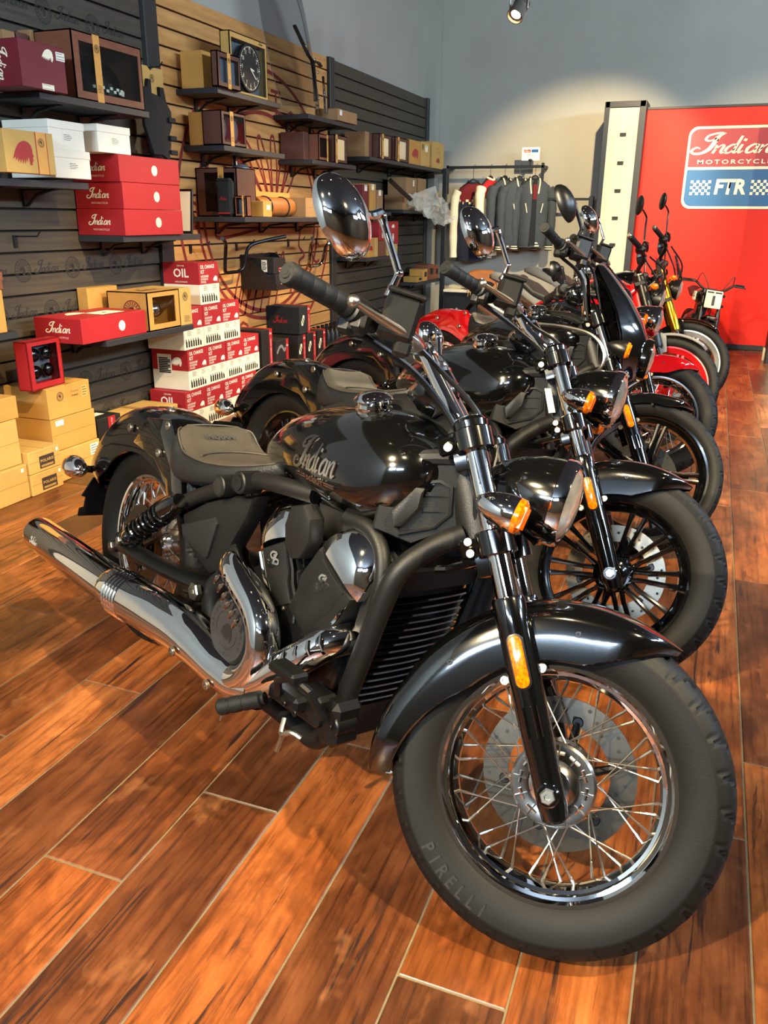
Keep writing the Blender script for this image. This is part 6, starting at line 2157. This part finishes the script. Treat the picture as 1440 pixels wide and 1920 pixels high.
    rd = P('radiator_shroud', '', rad, M['matte'])
    P('radiator_core', '', lambda g: g.rings([[(1.165, -.14, .60), (1.165, .14, .60), (1.135, .14, .60), (1.135, -.14, .60)], [(1.09, -.13, .25), (1.09, .13, .25), (1.06, .13, .25), (1.06, -.13, .25)]]), M['dark'], parent=rd)
    slat = mk('louvre', lambda g: g.rings([[(-.004 + .010 * (1 - s_ * s_), s_ * .125, -.003), (.010 + .010 * (1 - s_ * s_), s_ * .125, -.005), (.010 + .010 * (1 - s_ * s_), s_ * .125, -.001), (-.004 + .010 * (1 - s_ * s_), s_ * .125, .002)] for s_ in np.linspace(-1, 1, 9)]), M['gloss'])
    for i in range(15):
        t = i / 14
        part('louvre', slat, parent=rd, X=T(1.183 - .075 * t, 0, .56 - .255 * t))

    # ---------------- side cover
    def cover(g):
        poly = [(.37, .525), (.48, .585), (.60, .632), (.70, .655), (.68, .60), (.63, .52), (.585, .43), (.54, .405), (.48, .42), (.40, .455)]
        g.prism(poly, (0, -.10, 0), (1, 0, 0), (0, 0, 1), .05, .014)
        g.prism([(a, b_) for a, b_ in poly], (0, .10, 0), (1, 0, 0), (0, 0, 1), -.05, .014)
    sc = P('side_cover', '', cover, M['matte'], 40)
    P('cover_panel', '', lambda g: g.prism([(.385, .50), (.55, .565), (.565, .55), (.535, .455), (.525, .445), (.50, .447), (.40, .468)], (0, -.148, 0), (1, 0, 0), (0, 0, 1), .010, .006), M['grey'], parent=sc)

    # ---------------- engine
    def crank(g):
        g.rings([[(.62 + a, yy, zz) for a, zz in ((0, .30), (.03, .22), (.16, .195), (.36, .20), (.46, .25), (.47, .36), (.40, .47), (.28, .52), (.12, .50), (.02, .42))] for yy in (-.13, .13)])
        g.cyl((.806, -.12, .368), (.806, -.205, .368), .088, 36, .012)
        g.cyl((.955, -.12, .40), (.955, -.17, .40), .080, 32, .014)
        g.cyl((1.02, -.12, .30), (1.02, -.16, .30), .055, 28, .01)
        for i in range(5):
            a = math.radians(100 - i * 38)
            g.tube([(.955 + .03 * math.cos(a), -.172, .40 + .03 * math.sin(a)), (.955 + .074 * math.cos(a), -.168, .40 + .074 * math.sin(a))], .005, 6)
        g.box((.98, -.14, .475), (.14, .06, .05), .012).box((1.05, -.13, .40), (.1, .06, .16), .012)
    en = P('engine_case', '', crank, M['satin'], 40)
    for i in range(6):
        a = math.radians(i * 60 + 20)
        P('bolt', 'en%d' % i, bolt_fn((.955 + .072 * math.cos(a), -.168, .40 + .072 * math.sin(a)), (0, -1, 0), .006), M['bolt'], parent=en)

    def cover2(g):
        g.lathe([(0, .080), (.012, .084), (.03, .084), (.045, .081), (.052, .074), (.053, .062), (.050, .058), (.050, 0)], (.806, -.198, .368), (0, -1, 0), 48)
    cc = P('clutch_cover', '', cover2, M['matte'], 40)
    P('cover_medallion', '', lambda g: g.lathe([(.0505, .073), (.0535, .072), (.0535, .046), (.0512, .045), (.0512, .041), (.053, .040), (.053, 0)], (.806, -.198, .368), (0, -1, 0), 40), M['medal'], parent=cc)
    part('emblem', bonnet(M['dark']), parent=cc, X=frame((.81, -.2516, .364), (1, 0, 0), (0, 0, 1), .046, .034))
    k_ = ('clutchtxt',)
    if k_ not in _tc:
        _tc[k_] = arc_text('c', 'INDIAN MOTORCYCLE', M['dark'], .0585, .0085, math.radians(200), -.2520, .245)
    part('lettering', _tc[k_], parent=cc, X=T(.806, 0, .368))
    k_ = ('clutchtxt2',)
    if k_ not in _tc:
        _tc[k_] = arc_text('c', '1901', M['dark'], .0575, .0085, math.radians(292), -.2520, .2)
    part('lettering', _tc[k_], parent=cc, X=T(.806, 0, .368))

    for nm, o_, dirv, key, kf in (('rear', (.905, .455), (-.46, .89), 'r', 1.0), ('front', (.985, .448), (.52, .854), 'f', 1.12)):
        d2 = np.array(dirv) / np.linalg.norm(dirv)
        p2 = np.array([d2[1], -d2[0]]) * kf     # across, towards the front
        d2 = d2 * kf

        def pt(a, b_, yy):
            q = np.array(o_) + p2 * a + d2 * b_
            return np.array([q[0], yy, q[1]])
        U3, V3 = np.array([p2[0], 0, p2[1]]), np.array([d2[0], 0, d2[1]])

        def cylb(g, o_=o_, U3=U3, V3=V3):
            for i in range(7):
                g.box((0, 0, 0), (.15 - .004 * (i % 2) * 4, .22, .02), .004, np.array(Matrix(((U3[0], 0, V3[0], o_[0] + V3[0] * (.02 + i * .026)), (0, 1, 0, 0), (U3[2], 0, V3[2], o_[1] + V3[2] * (.02 + i * .026)), (0, 0, 0, 1)))))
            g.box((0, 0, 0), (.13, .20, .22), .01, np.array(Matrix(((U3[0], 0, V3[0], o_[0] + V3[0] * .12), (0, 1, 0, 0), (U3[2], 0, V3[2], o_[1] + V3[2] * .12), (0, 0, 0, 1)))))
        cb = P('cylinder', key, cylb, M['satin'])
        O3 = np.array([o_[0], -.118, o_[1]])
        low = [(-.055, -.02), (.045, -.02), (.052, .03), (.062, .05), (.066, .145), (-.066, .145), (-.070, .06), (-.058, .03)]
        if U3[0] * V3[2] - U3[2] * V3[0] < 0:
            pass
        P('cylinder_cover', key, lambda g: g.prism(low, O3, U3, V3, .050, .012), M['matte'], 40, parent=cb)
        P('cover_step', key, lambda g: g.prism([(-.038, .0), (.032, .0), (.034, .05), (.045, .07), (.045, .14), (-.042, .14), (-.044, .07), (-.036, .05)], O3 + np.array([0, -.048, 0]), U3, V3, .014, .006), M['matte'], 40, parent=cb)

        def cap(g):
            R = []
            for t in np.linspace(0, 1, 7):
                b_ = .143 + .078 * t
                hw_ = .070 - .026 * t ** 2
                dep = .062 - .045 * t ** 2.2
                ring = [O3 + U3 * (hw_ * s_) + V3 * (b_ + .010 * (1 - s_ * s_)) + np.array([0, -dep * (1 - .28 * abs(s_) ** 3), 0]) for s_ in np.linspace(-1, 1, 11)]
                ring += [O3 + U3 * hw_ + V3 * b_ + np.array([0, .05, 0]), O3 - U3 * hw_ + V3 * b_ + np.array([0, .05, 0])]
                R.append(ring)
            g.rings(R)
        P('chrome_cap', key, cap, M['chrome'], 50, parent=cb)
        for s_ in (-1, 1):
            P('trim_strip', key + str(s_), lambda g: g.tube([O3 + U3 * s_ * .050 + V3 * b_ + np.array([0, -.054, 0]) for b_ in (-.01, .045)] + [O3 + U3 * s_ * .058 + V3 * .075 + np.array([0, -.054, 0]), O3 + U3 * s_ * .058 + V3 * .135 + np.array([0, -.054, 0])], .0058, 6), M['chrome'] if True else None, parent=cb)
        k_ = ('initial', key)
        if k_ not in _tc:
            g = G()
            for pts, ww in (([(.5, 1), (.0, .95), (-.25, .65), (.0, .45), (.25, .6), (.15, .8)], .16), ([(.5, 1), (.25, .4), (.05, -.1), (-.3, -.3), (-.6, -.1), (-.45, .15)], .22), ([(.25, .45), (.7, .5), (.75, .2), (.3, .1)], .15)):
                g.ribbon(sm(pts, 5), ww, t=.1)
            _tc[k_] = g.mesh('initial', [M['chrome']], smooth=False)
        part('initial_badge', _tc[k_], parent=cb, X=frame(O3 + np.array([0, -.064, 0]) + V3 * .098 - U3 * .004, (1, 0, .0), (0, 0, 1), .030))
    P('air_cover', '', lambda g: g.prism([(.895, .645), (.91, .69), (.955, .705), (.985, .68), (.99, .63), (.965, .585), (.93, .575), (.905, .60)], (0, -.155, 0), (1, 0, 0), (0, 0, 1), .040, .010), M['matte'], 40)
    P('throttle_body', '', lambda g: g.box((.94, 0, .64), (.13, .2, .14), .02).cyl((.99, -.1, .60), (.99, -.15, .60), .03, 20, .004), M['satin'])

    # ---------------- exhaust
    def muf(g):
        g.lathe([(0, .0), (.002, .040), (-.004, .050), (.0, .055), (.02, .057), (.30, .0575), (.58, .0575)], (-.365, -.252, .262), (1, 0, .014), 40)
    mu = P('muffler', '', muf, M['chrome'], 40)
    P('muffler_mouth', '', lambda g: g.lathe([(0, .042), (.0, .0)], (-.3665, -.252, .262), (-1, 0, 0), 32), M['dark'], parent=mu)
    if badge:
        part('lettering', script(M['white']), parent=mu, X=frame((-.26, -.311, .268), (1, 0, .014), (0, .05, 1), .013))

    def shield(g):
        c0 = [(.215, -.250, .270, .060), (.225, -.250, .270, .063), (.26, -.250, .272, .064), (.45, -.246, .284, .064), (.60, -.240, .285, .060), (.70, -.236, .272, .055), (.78, -.234, .256, .05), (.86, -.232, .25, .046), (.93, -.228, .268, .044)]
        q = np.array(c0)
        k = np.linspace(0, len(q) - 1, 30)
        q2 = np.stack([np.interp(k, np.arange(len(q)), q[:, i]) for i in range(4)], 1)
        g.tube(q2[:, :3], q2[:, 3], 32, cap=(True, True))
        for i in range(5):
            g.lathe([(-.004, .064), (0, .0665), (.004, .064)], (.272 + i * .017, -.250, .2725 + i * .001), (1, 0, .06), 36)
    hs = P('heat_shield', '', shield, M['chrome'], 40)
    for p_ in ((.655, -.297, .262), (.80, -.283, .235)):
        P('bolt', 'hs%.2f' % p_[0], bolt_fn(p_, (0, -1, -.1), .012), M['bolt'], parent=hs)

    def header(g):
        q = sm([(.685, -.165, .505), (.745, -.208, .500), (.815, -.225, .479), (.882, -.23, .450), (.925, -.235, .41), (.933, -.236, .352), (.905, -.236, .295), (.85, -.235, .258), (.79, -.234, .25)], 6)
        g.tube(q, np.interp(np.linspace(0, 1, len(q)), [0, .12, .3, .7, 1], [.03, .038, .038, .040, .044]), 26)
        q = sm([(1.10, -.05, .46), (1.105, -.13, .452), (1.075, -.185, .428), (1.015, -.213, .368), (.95, -.226, .304), (.89, -.232, .264), (.84, -.234, .252)], 6)
        g.tube(q, np.interp(np.linspace(0, 1, len(q)), [0, .3, 1], [.030, .036, .044]), 26)
    hd2 = P('header_pipes', '', header, M['chrome'], 50)

    def slots2(g):
        for i in range(6):
            t = i / 5
            c = np.array([.760, -.256, .481]) * (1 - t) + np.array([.878, -.272, .418]) * t
            g.tube([c + np.array([-.010, -.006, -.016]), c + np.array([.002, -.009, .0]), c + np.array([.012, -.006, .013])], [.003, .0065, .003], 8)
        for i in range(5):
            t = i / 4
            c = np.array([1.10, -.21, .448]) * (1 - t) + np.array([1.0, -.252, .365]) * t
            g.tube([c + np.array([-.006, -.002, .016]), c + np.array([.0, -.006, .0]), c + np.array([.006, -.002, -.014])], [.003, .006, .003], 8)
    P('shield_slot', '', slots2, M['chrome2'], parent=hd2)['kind'] = 'stuff'

    # ---------------- foot controls, stand
    pg_ = P('footpeg', '', lambda g: g.lathe([(0, .0), (.0, .015), (.004, .018), (.02, .018), (.022, .0165), (.03, .0165), (.032, .018), (.05, .018), (.052, .0165), (.06, .0165), (.062, .018), (.10, .018), (.104, .013), (.11, .013)], (.952, -.345, .262), (.62, .45, .36), 20), M['grip'])
    P('feeler', '', lambda g: g.tube([(.957, -.338, .248), (.955, -.34, .232)], .003, 6), M['bolt'], parent=pg_)

    def pedal(g):
        g.box((1.075, -.255, .325), (.10, .05, .035), .008).box((1.12, -.22, .32), (.08, .06, .07), .01).box((1.165, -.19, .30), (.06, .08, .10), .014)
        g.tube([(1.07, -.285, .335), (1.085, -.30, .375), (1.13, -.30, .40), (1.17, -.285, .385), (1.19, -.26, .33)], .009, 8)
        g.box((1.115, -.30, .407), (.085, .045, .022), .006)
        g.cyl((1.18, -.17, .30), (1.18, -.225, .30), .022, 18, .003)
    pe = P('brake_pedal', '', pedal, M['satin'])
    for p_ in ((1.10, -.287, .328), (1.135, -.285, .322), (1.18, -.226, .30)):
        P('bolt', 'pe%.2f' % p_[0], bolt_fn(p_, (0, -1, 0), .007), M['satin'], parent=pe)
    P('brake_line', '', lambda g: g.tube(sm([(1.11, -.29, .30), (1.125, -.305, .275), (1.15, -.30, .29), (1.17, -.29, .285)], 4), .0055, 8).tube([(1.115, -.292, .27), (1.105, -.295, .225)], .006, 8), M['bolt'], parent=pe)
    P('belly_pan', '', lambda g: g.rings([[(1.08, yy * .8, .19), (1.10, yy, .25), (.98, yy, .26), (.88, yy, .23), (.9, yy * .8, .165), (1.0, yy * .7, .15)] for yy in (-.15, .15)]), M['matte'])
    P('side_stand', '', lambda g: g.tube([(.86, .14, .19), (.93, .22, .10), (.97, .30, .062)], [.014, .012, .011], 10).box((.975, .305, .058), (.06, .04, .008), .003), M['satin'])
    return B


M['wallprint'] = mat('tyre_lettering', '#15130f', .5)
POSE = [(-1.5674, 1.9842, -.4859, .1879, .5419), (-1.591, 2.98, -.458, .186, .475), (-1.648, 3.91, -.36, .188, .529), (-1.60, 5.214, -.486, .188, .5419)]
cruiser('motorcycle', 'nearest black motorcycle with a chrome spoked front wheel', POSE[0])
cruiser('motorcycle', 'second black motorcycle, its black cast wheel has ten paired spokes', POSE[1], wheel='pairs', bar=(0, 0, -.03), badge=False)
_B2 = [o for o in bpy.data.objects if o.get('label', '').startswith('second black')][0]
part('clutch_hose', G().tube(sm([(1.037, .12, 1.017), (1.155, .12, 1.018), (1.26, .12, 1.003), (1.314, .12, .956), (1.312, .12, .906), (1.252, .12, .864), (1.195, .12, .842)], 6), .006, 8), M['steel'], _B2)
part('frame_sticker', G().prism([(1.258, .822), (1.280, .825), (1.312, .758), (1.290, .752)], (0, -.075, 0), (1, 0, 0), (0, 0, 1), .002), M['white'], _B2)
cruiser('motorcycle', 'third black motorcycle with quarter fairing and thick five-spoke black wheel', POSE[2], wheel='five', bar=(.03, 0, .07), mirrors='satin', fairing=True, badge=False, signals='satin')
cruiser('motorcycle', 'red and black motorcycle with red fenders and a chrome headlamp', POSE[3], fpaint='red', paint='gloss', tank2='red', shell='chrome', badge=True)

for k, (px_, py_) in enumerate(((-.623, 1.611), (-.600, 1.604))):
    o = part('paper_scrap', G().prism([(0, 0), (.013, .002), (.016, .008), (.008, .012), (.001, .009)], (px_, py_, .0004), (1, 0, 0), (0, 1, 0), .0012), M['white'])
    tag(o, ('scrap of pale paper on the floor behind the nearest front wheel', 'smaller scrap of pale paper touching the first behind the nearest front wheel')[k], 'paper scrap')


# ---------------- upright street motorcycles at the far end
def naked(label, pose, fork='satin', lower='satin', wheelm='silver', fender='gloss', tank='red', tail='greypaint', framem='satin', barz=0.0, cans=True):
    x, y, hd, lean, st = pose
    B = empty('street_motorcycle', X=Matrix.Translation((x, y, 0)) @ Matrix.Rotation(hd, 4, 'Z') @ Matrix.Rotation(-lean, 4, 'X'))
    tag(B, label, 'motorcycle', 'motorcycles parked in a row')
    SM = steer_mat(st)

    def S_(nm, g, m, parent=None, ang=40):
        return part(nm, g, M[m], parent or B, X=None if parent else SM, ang=ang)

    def P(nm, g, m, parent=None, ang=40):
        return part(nm, g, M[m], parent or B, ang=ang)
    cast_wheel('front_wheel', B, SM @ Matrix.Translation(AXF), 'y', m=wheelm, rb=.246)
    cast_wheel('rear_wheel', B, T(0, 0, .323), 'y', rad=.323, wd=.15, m=wheelm, disc_y=-.066, disc_r=.125, rb=.232)
    for s_ in (-1, 1):
        lg = S_('fork_leg', G().lathe([(.23, .030), (.24, .035), (.44, .035), (.45, .033), (.70, .033), (.72, .030)], fork_at(0, 0, s_ * .105), FU, 24), fork)
        P('fork_tube', G().cyl(fork_at(.02, 0, s_ * .105), fork_at(.26, 0, s_ * .105), .0215, 20), 'chrome', lg)
        P('axle_clamp', G().box((0, 0, 0), (.05, .035, .10), .008, np.array(Matrix.Translation(fork_at(.02, 0, s_ * .105)) @ Matrix.Rotation(-RAKE, 4, 'Y'))), lower, lg)
        P('fork_cap', G().lathe([(0, .024), (.012, .022), (.016, .01), (.016, 0)], fork_at(.72, 0, s_ * .105), FU, 18), 'bolt', lg)
        P('reflector', G().prism(rrect(-.012, .012, -.045, .045, .011, 5), fork_at(.36, 0, s_ * .1345), FW * -s_, FU, .004, .001), 'amber', lg)
    for s0 in (.47, .665):
        S_('fork_clamp', G().box((0, 0, 0), (.07, .28, .034), .006, np.array(Matrix.Translation(fork_at(s0, -.01)) @ Matrix.Rotation(-RAKE, 4, 'Y'))), 'satin')
    fe = S_('front_fender', fender_fn(AXF, 62, 118, .072, lambda t: .336, lambda t: .315 - .03 * math.sin(PI * t), 20, tip0=.5, tip1=.7), fender) if False else part('front_fender', (lambda g: (fender_fn(AXF, 58, 122, .074, lambda t: .338, lambda t: .318, 20, tip0=.5, tip1=.7)(g), g)[1])(G()), M[fender], B, X=SM)
    for s_ in (-1, 1):
        P('fender_stay', G().prism([(-.05, 0), (.03, 0), (.05, .10), (.03, .13), (-.03, .13)], fork_at(.20, .02, s_ * .078), FW, FU, .008, .002), fender, fe)
    hl = S_('headlamp', G().lathe([(-.08, .03), (-.06, .06), (.0, .076), (.01, .076), (.012, .07)], (1.37, 0, .86), (1, 0, -.05), 28), 'satin')
    P('lamp_lens', G().lathe([(.01, .07), (.025, .05), (.03, 0)], (1.37, 0, .86), (1, 0, -.05), 28), 'lens', hl)
    P('fly_screen', G().rings([[(1.36 + .03 * (1 - s_ * s_) - .10 * t, s_ * (.08 - .03 * t), .94 + .18 * t) for s_ in np.linspace(-1, 1, 9)] for t in np.linspace(0, 1, 5)], closed=False), 'smoke', hl)
    for s_ in (-1, 1):
        tsg = S_('turn_signal', G().ball((1.33, s_ * .17, .88), (.022, .03, .02), 14, 8).tube([(1.31, s_ * .17, .88), (1.30, s_ * .10, .88)], .008, 8), 'amber')
    half = [(1.19, 0, 1.0 + barz), (1.19, .08, 1.0 + barz), (1.215, .17, 1.045 + barz), (1.19, .26, 1.06 + barz), (1.13, .41, 1.065 + barz)]
    full = [(a, -b_, c) for a, b_, c in half[:0:-1]] + half
    hb = S_('handlebar', G().tube(sm(full, 5), .0135, 12).box((1.19, 0, .985 + barz), (.05, .1, .05), .008), 'satin')
    for s_ in (-1, 1):
        a, b_ = np.array([1.125, s_ * .425, 1.065 + barz]), np.array([1.18, s_ * .30, 1.062 + barz])
        P('grip', G().lathe([(0, .012), (.0, .017), (.012, .018), (.13, .018), (.135, .014)], a, b_ - a, 18), 'grip', hb)
        P('bar_end', G().lathe([(-.02, 0), (-.02, .011), (-.016, .014), (.0, .014)], a, b_ - a, 16), 'bolt', hb)
        P('switch_housing', G().box(b_ + np.array([.01, s_ * -.03, -.005]), (.06, .06, .045), .01).box(b_ + np.array([.03, s_ * -.04, .03]), (.04, .05, .04), .01), 'satin', hb)
        P('lever', G().tube(sm([b_ + np.array([.05, s_ * -.03, -.01]), b_ + np.array([.055, s_ * .05, -.012]), b_ + np.array([.035, s_ * .13, -.01])], 4), [.008] * 8 + [.005], 8, flat=.7), 'satin', hb)
        mb = b_ + np.array([.02, s_ * -.02, .04])
        mt = mb + np.array([-.03, s_ * .03, .15])
        mc = mt + np.array([-.045, s_ * .105, .015])
        P('mirror_stem', G().tube(sm([mb, mb * .4 + mt * .6, mt, mc], 4), .006, 8), 'satin', hb)
        ml = P('mirror', G().lathe([(-.012, .0), (-.01, .05), (-.004, .058), (.002, .058), (.014, .045), (.02, .02), (.021, 0)], mc, (.9, s_ * -.3, .15), 28), 'satin', hb)
    P('cable', G().tube(sm([(1.25, -.2, 1.05 + barz), (1.36, -.1, 1.0), (1.34, -.03, .85), (1.28, -.06, .70)], 5), .006, 8).tube(sm([(1.22, -.22, 1.03 + barz), (1.33, -.14, .92), (1.30, -.07, .8)], 5), .006, 8), 'satin', hb)
    tk = P('fuel_tank', G().rings([tank_ring(*r_) for r_ in [(.70, .08, .80, .76, .72), (.76, .13, .87, .78, .70), (.86, .155, .93, .80, .69), (.98, .17, .955, .82, .69), (1.08, .175, .95, .83, .70), (1.16, .15, .92, .83, .73), (1.20, .09, .88, .83, .78)]]), tank, ang=50)
    P('filler_cap', G().lathe([(0, .035), (.01, .035), (.014, .025), (.014, 0)], (1.0, 0, .95), (0, 0, 1), 20), 'satin', tk)
    if tank == 'red':
        part('lettering', script(M['white']), parent=tk, X=frame((1.0, -.178, .83), (1, 0, 0), (0, .1, 1), .035))
    fr = P('frame', G().tube([(1.24, -.04, .90), (1.05, -.15, .66), (.75, -.15, .52), (.58, -.13, .40)], .017, 10).tube([(1.24, .04, .90), (1.05, .15, .66), (.75, .15, .52), (.58, .13, .40)], .017, 10).tube([(1.28, -.04, .76), (1.12, -.15, .56), (.80, -.15, .66), (.60, -.13, .70)], .014, 10).tube([(1.28, .04, .76), (1.12, .15, .56), (.80, .15, .66), (.60, .13, .70)], .014, 10).cyl((1.20, 0, .93), (1.30, 0, .72), .04, 20, .004), framem)
    P('seat', G().rings([[(xx, w * math.copysign(abs(math.cos(a)) ** .6, math.cos(a)), (zt + zb) / 2 + (zt - zb) / 2 * math.copysign(abs(math.sin(a)) ** .6, math.sin(a))) for a in np.linspace(0, 2 * PI, 24, endpoint=False)] for xx, w, zt, zb in ((.16, .07, .925, .885), (.22, .11, .935, .87), (.34, .125, .90, .84), (.46, .125, .83, .77), (.58, .12, .80, .74), (.70, .09, .81, .74), (.76, .05, .82, .76))]), 'leather2', ang=60)
    tl = P('tail_section', G().rings([[(xx, w * math.copysign(abs(math.cos(a)) ** .6, math.cos(a)), (zt + zb) / 2 + (zt - zb) / 2 * math.copysign(abs(math.sin(a)) ** .6, math.sin(a))) for a in np.linspace(0, 2 * PI, 24, endpoint=False)] for xx, w, zt, zb in ((-.02, .06, .925, .89), (.04, .10, .945, .87), (.16, .13, .935, .84), (.34, .135, .86, .79), (.52, .13, .78, .70), (.66, .11, .76, .68))]), tail, ang=60)
    P('tail_lamp', G().box((-.022, 0, .905), (.02, .10, .03), .006), 'red', tl)
    P('rear_hugger', G().tube([(-.05, 0, .86), (-.18, 0, .72), (-.28, 0, .60)], [.05, .03, .025], 8, flat=.4), 'satin')
    en = P('engine_case', G().box((.86, 0, .42), (.46, .30, .36), .05).cyl((.76, -.12, .40), (.76, -.19, .40), .09, 28, .012).cyl((.98, -.12, .36), (.98, -.18, .36), .07, 28, .012).box((1.10, 0, .55), (.06, .26, .34), .01), 'satin')
    for k, (tx, tz) in enumerate(((.42, .866), (-.42, .9))):
        P('cylinder', G().box((0, 0, 0), (.15, .24, .22), .03, np.array(Matrix.Translation((.99 if k == 0 else .80, 0, .62)) @ Matrix.Rotation(math.atan2(tx, tz), 4, 'Y'))), 'matte', en)
    P('swingarm', G().tube([(.0, -.13, .323), (.3, -.14, .37), (.56, -.12, .40)], [.025, .035, .04], 12, flat=.7).tube([(.0, .13, .323), (.3, .14, .37), (.56, .12, .40)], [.025, .035, .04], 12, flat=.7), 'satin')
    P('header_pipes', G().tube(sm([(1.10, -.08, .56), (1.16, -.12, .48), (1.08, -.17, .28), (.80, -.19, .22), (.45, -.19, .36)], 5), .024, 14), 'chrome2')
    if cans:
        for dz in (0, .105):
            mu = P('muffler', G().lathe([(0, .0), (0, .034), (.004, .047), (.02, .05), (.38, .05), (.42, .036), (.44, .03)], (.02 + dz * .5, -.205, .585 + dz), (1, .03, -.36), 28), 'steel')
            P('muffler_cap', G().lathe([(-.004, .0), (-.006, .042), (.015, .0515), (.02, .0505)], (.02 + dz * .5, -.205, .585 + dz), (1, .03, -.36), 28), 'satin', mu)
    P('side_stand', G().tube([(.80, .14, .2), (.86, .24, .10), (.90, .30, .062)], [.014, .012, .011], 10), 'satin')
    return B


naked('fifth motorcycle, red frame and tank, red front rim under a grey fender', (-1.59, 6.165, -.486, .188, .54), 'satin', 'satin', 'red2', 'greypaint', 'red', 'greypaint', 'red2')
naked('sixth motorcycle, gold fork legs and a silver front rim', (-1.52, 7.09, -.486, .188, .54), 'gold', 'gold', 'silver', 'gloss', 'gloss', 'silver', 'satin', .045)

# small dirt-track machine facing out, last in the row
K = empty('track_motorcycle', X=Matrix.Translation((-.01, 8.25, 0)) @ Matrix.Scale(.9, 4) @ Matrix.Rotation(math.radians(-78), 4, 'Z') @ Matrix.Rotation(-.12, 4, 'X') @ Matrix.Translation((-1.0, 0, 0)))
tag(K, 'last motorcycle of the row, knobbly tyre and a number 1 plate', 'motorcycle', 'motorcycles parked in a row')


def kp(nm, g, m, parent=None, ang=40):
    return part(nm, g, M[m] if isinstance(m, str) else m, parent or K, ang=ang)


for nm, cx_ in (('front_wheel', 1.0), ('rear_wheel', 0)):
    w_ = empty(nm, K, T(cx_, 0, .26))
    g = G()
    tyre_fn(.26, .10, .19, .034, 22, True)(g)
    part('tyre', g, M['rubber'], w_, ang=50, fix=False)
    part('rim', G().lathe([(-.036, .196), (-.034, .18), (0, .172), (.034, .18), (.036, .196)], n=48, closed=True), M['silver'], w_)
    part('hub', G().lathe([(-.04, 0), (-.04, .03), (.04, .03), (.04, 0)], n=20), M['satin'], w_)
    for i in range(12):
        a = i * PI / 6
        part('spoke', mk('spoke:k', lambda g: g.tube([(0, 0, .03), (0, 0, .176)], .003, 6), M['steel']), parent=w_, X=Matrix.Rotation(a, 4, 'Y'))
for s_ in (-1, 1):
    kp('fork_leg', G().cyl((1.0, s_ * .085, .26), (.90, s_ * .085, .56), .024, 16, .003).cyl((.90, s_ * .085, .56), (.83, s_ * .085, .78), .018, 16), 'satin')
kp('fork_clamp', G().box((.845, 0, .74), (.06, .24, .03), .006).box((.875, 0, .64), (.06, .24, .03), .006), 'satin')
pl = kp('number_plate', G().prism(rrect(-.082, .082, -.088, .088, .010, 4), (.93, 0, .70), (0, 1, 0), (-.22, 0, .975), .006, .001), mat('number_plate', '#b9ae96', .5))
part('lettering', text('1', M['ink'], bold=.09), parent=pl, X=frame((.943, 0, .685), (0, 1, 0), (-.22, 0, .975), .085))
kp('printed_strip', G().box((.924, -.04, .768), (.002, .064, .014), 0), 'ink', pl)
kp('printed_strip', G().box((.924, .04, .768), (.002, .064, .014), 0), 'ink', pl)
hb = kp('handlebar', G().tube(sm([(.74, -.30, .85), (.80, -.20, .855), (.83, -.10, .79), (.83, 0, .78), (.83, .10, .79), (.80, .20, .855), (.74, .30, .85)], 5), .012, 12), 'satin')
for s_ in (-1, 1):
    kp('grip', G().cyl((.735, s_ * .31, .85), (.775, s_ * .22, .854), .017, 14, .003), 'grip', hb)
    kp('lever', G().tube([(.82, s_ * .18, .85), (.82, s_ * .25, .845), (.79, s_ * .32, .84)], [.007, .006, .005], 8), 'satin', hb)
    kp('cable', G().tube(sm([(.82, s_ * .18, .86), (.88, s_ * .16, .94), (.92, s_ * .10, .86), (.90, s_ * .05, .76)], 5), .0045, 6), 'ink', hb)
tk = kp('fuel_tank', G().rings([tank_ring(*r_) for r_ in [(.40, .05, .70, .66, .62), (.46, .10, .75, .68, .60), (.58, .13, .79, .70, .59), (.70, .13, .80, .71, .60), (.78, .09, .78, .72, .65), (.80, .04, .75, .72, .69)]]), 'gloss', ang=50)
for s_ in (-1, 1):
    kp('tank_panel', G().prism(rrect(-.07, .07, -.045, .045, .03, 5), (.62, s_ * .122, .70), (1 * -s_, 0, 0), (0, 0, 1), .012, .003), 'white', tk)
part('lettering', script(M['ink']), parent=tk, X=frame((.62, -.1345, .70), (1, 0, 0), (0, 0, 1), .02))
kp('seat', G().rings([[(xx, w * math.cos(a), z_ + .03 * math.sin(a)) for a in np.linspace(0, 2 * PI, 18, endpoint=False)] for xx, w, z_ in ((-.10, .05, .74), (-.04, .09, .73), (.2, .10, .68), (.42, .08, .68))]), 'leather2')
kp('engine_case', G().box((.52, 0, .40), (.32, .22, .26), .04).cyl((.50, -.10, .38), (.50, -.15, .38), .08, 24, .01).box((.58, 0, .56), (.12, .15, .12), .02), 'satin')
kp('frame', G().tube([(.85, 0, .72), (.62, 0, .60), (.2, 0, .62), (0, .05, .26)], .018, 10).tube([(.86, 0, .64), (.74, 0, .30), (.4, 0, .25), (0, -.05, .26)], .018, 10), 'red2')
kp('front_fender', (lambda g: (fender_fn((1.0, 0, .26), 60, 130, .05, lambda t: .29, lambda t: .278, 14, tip0=.6, tip1=.6)(g), g)[1])(G()), 'gloss')
kp('side_stand', G().tube([(.45, .10, .27), (.47, .18, .12), (.48, .22, .012)], .011, 8), 'satin')
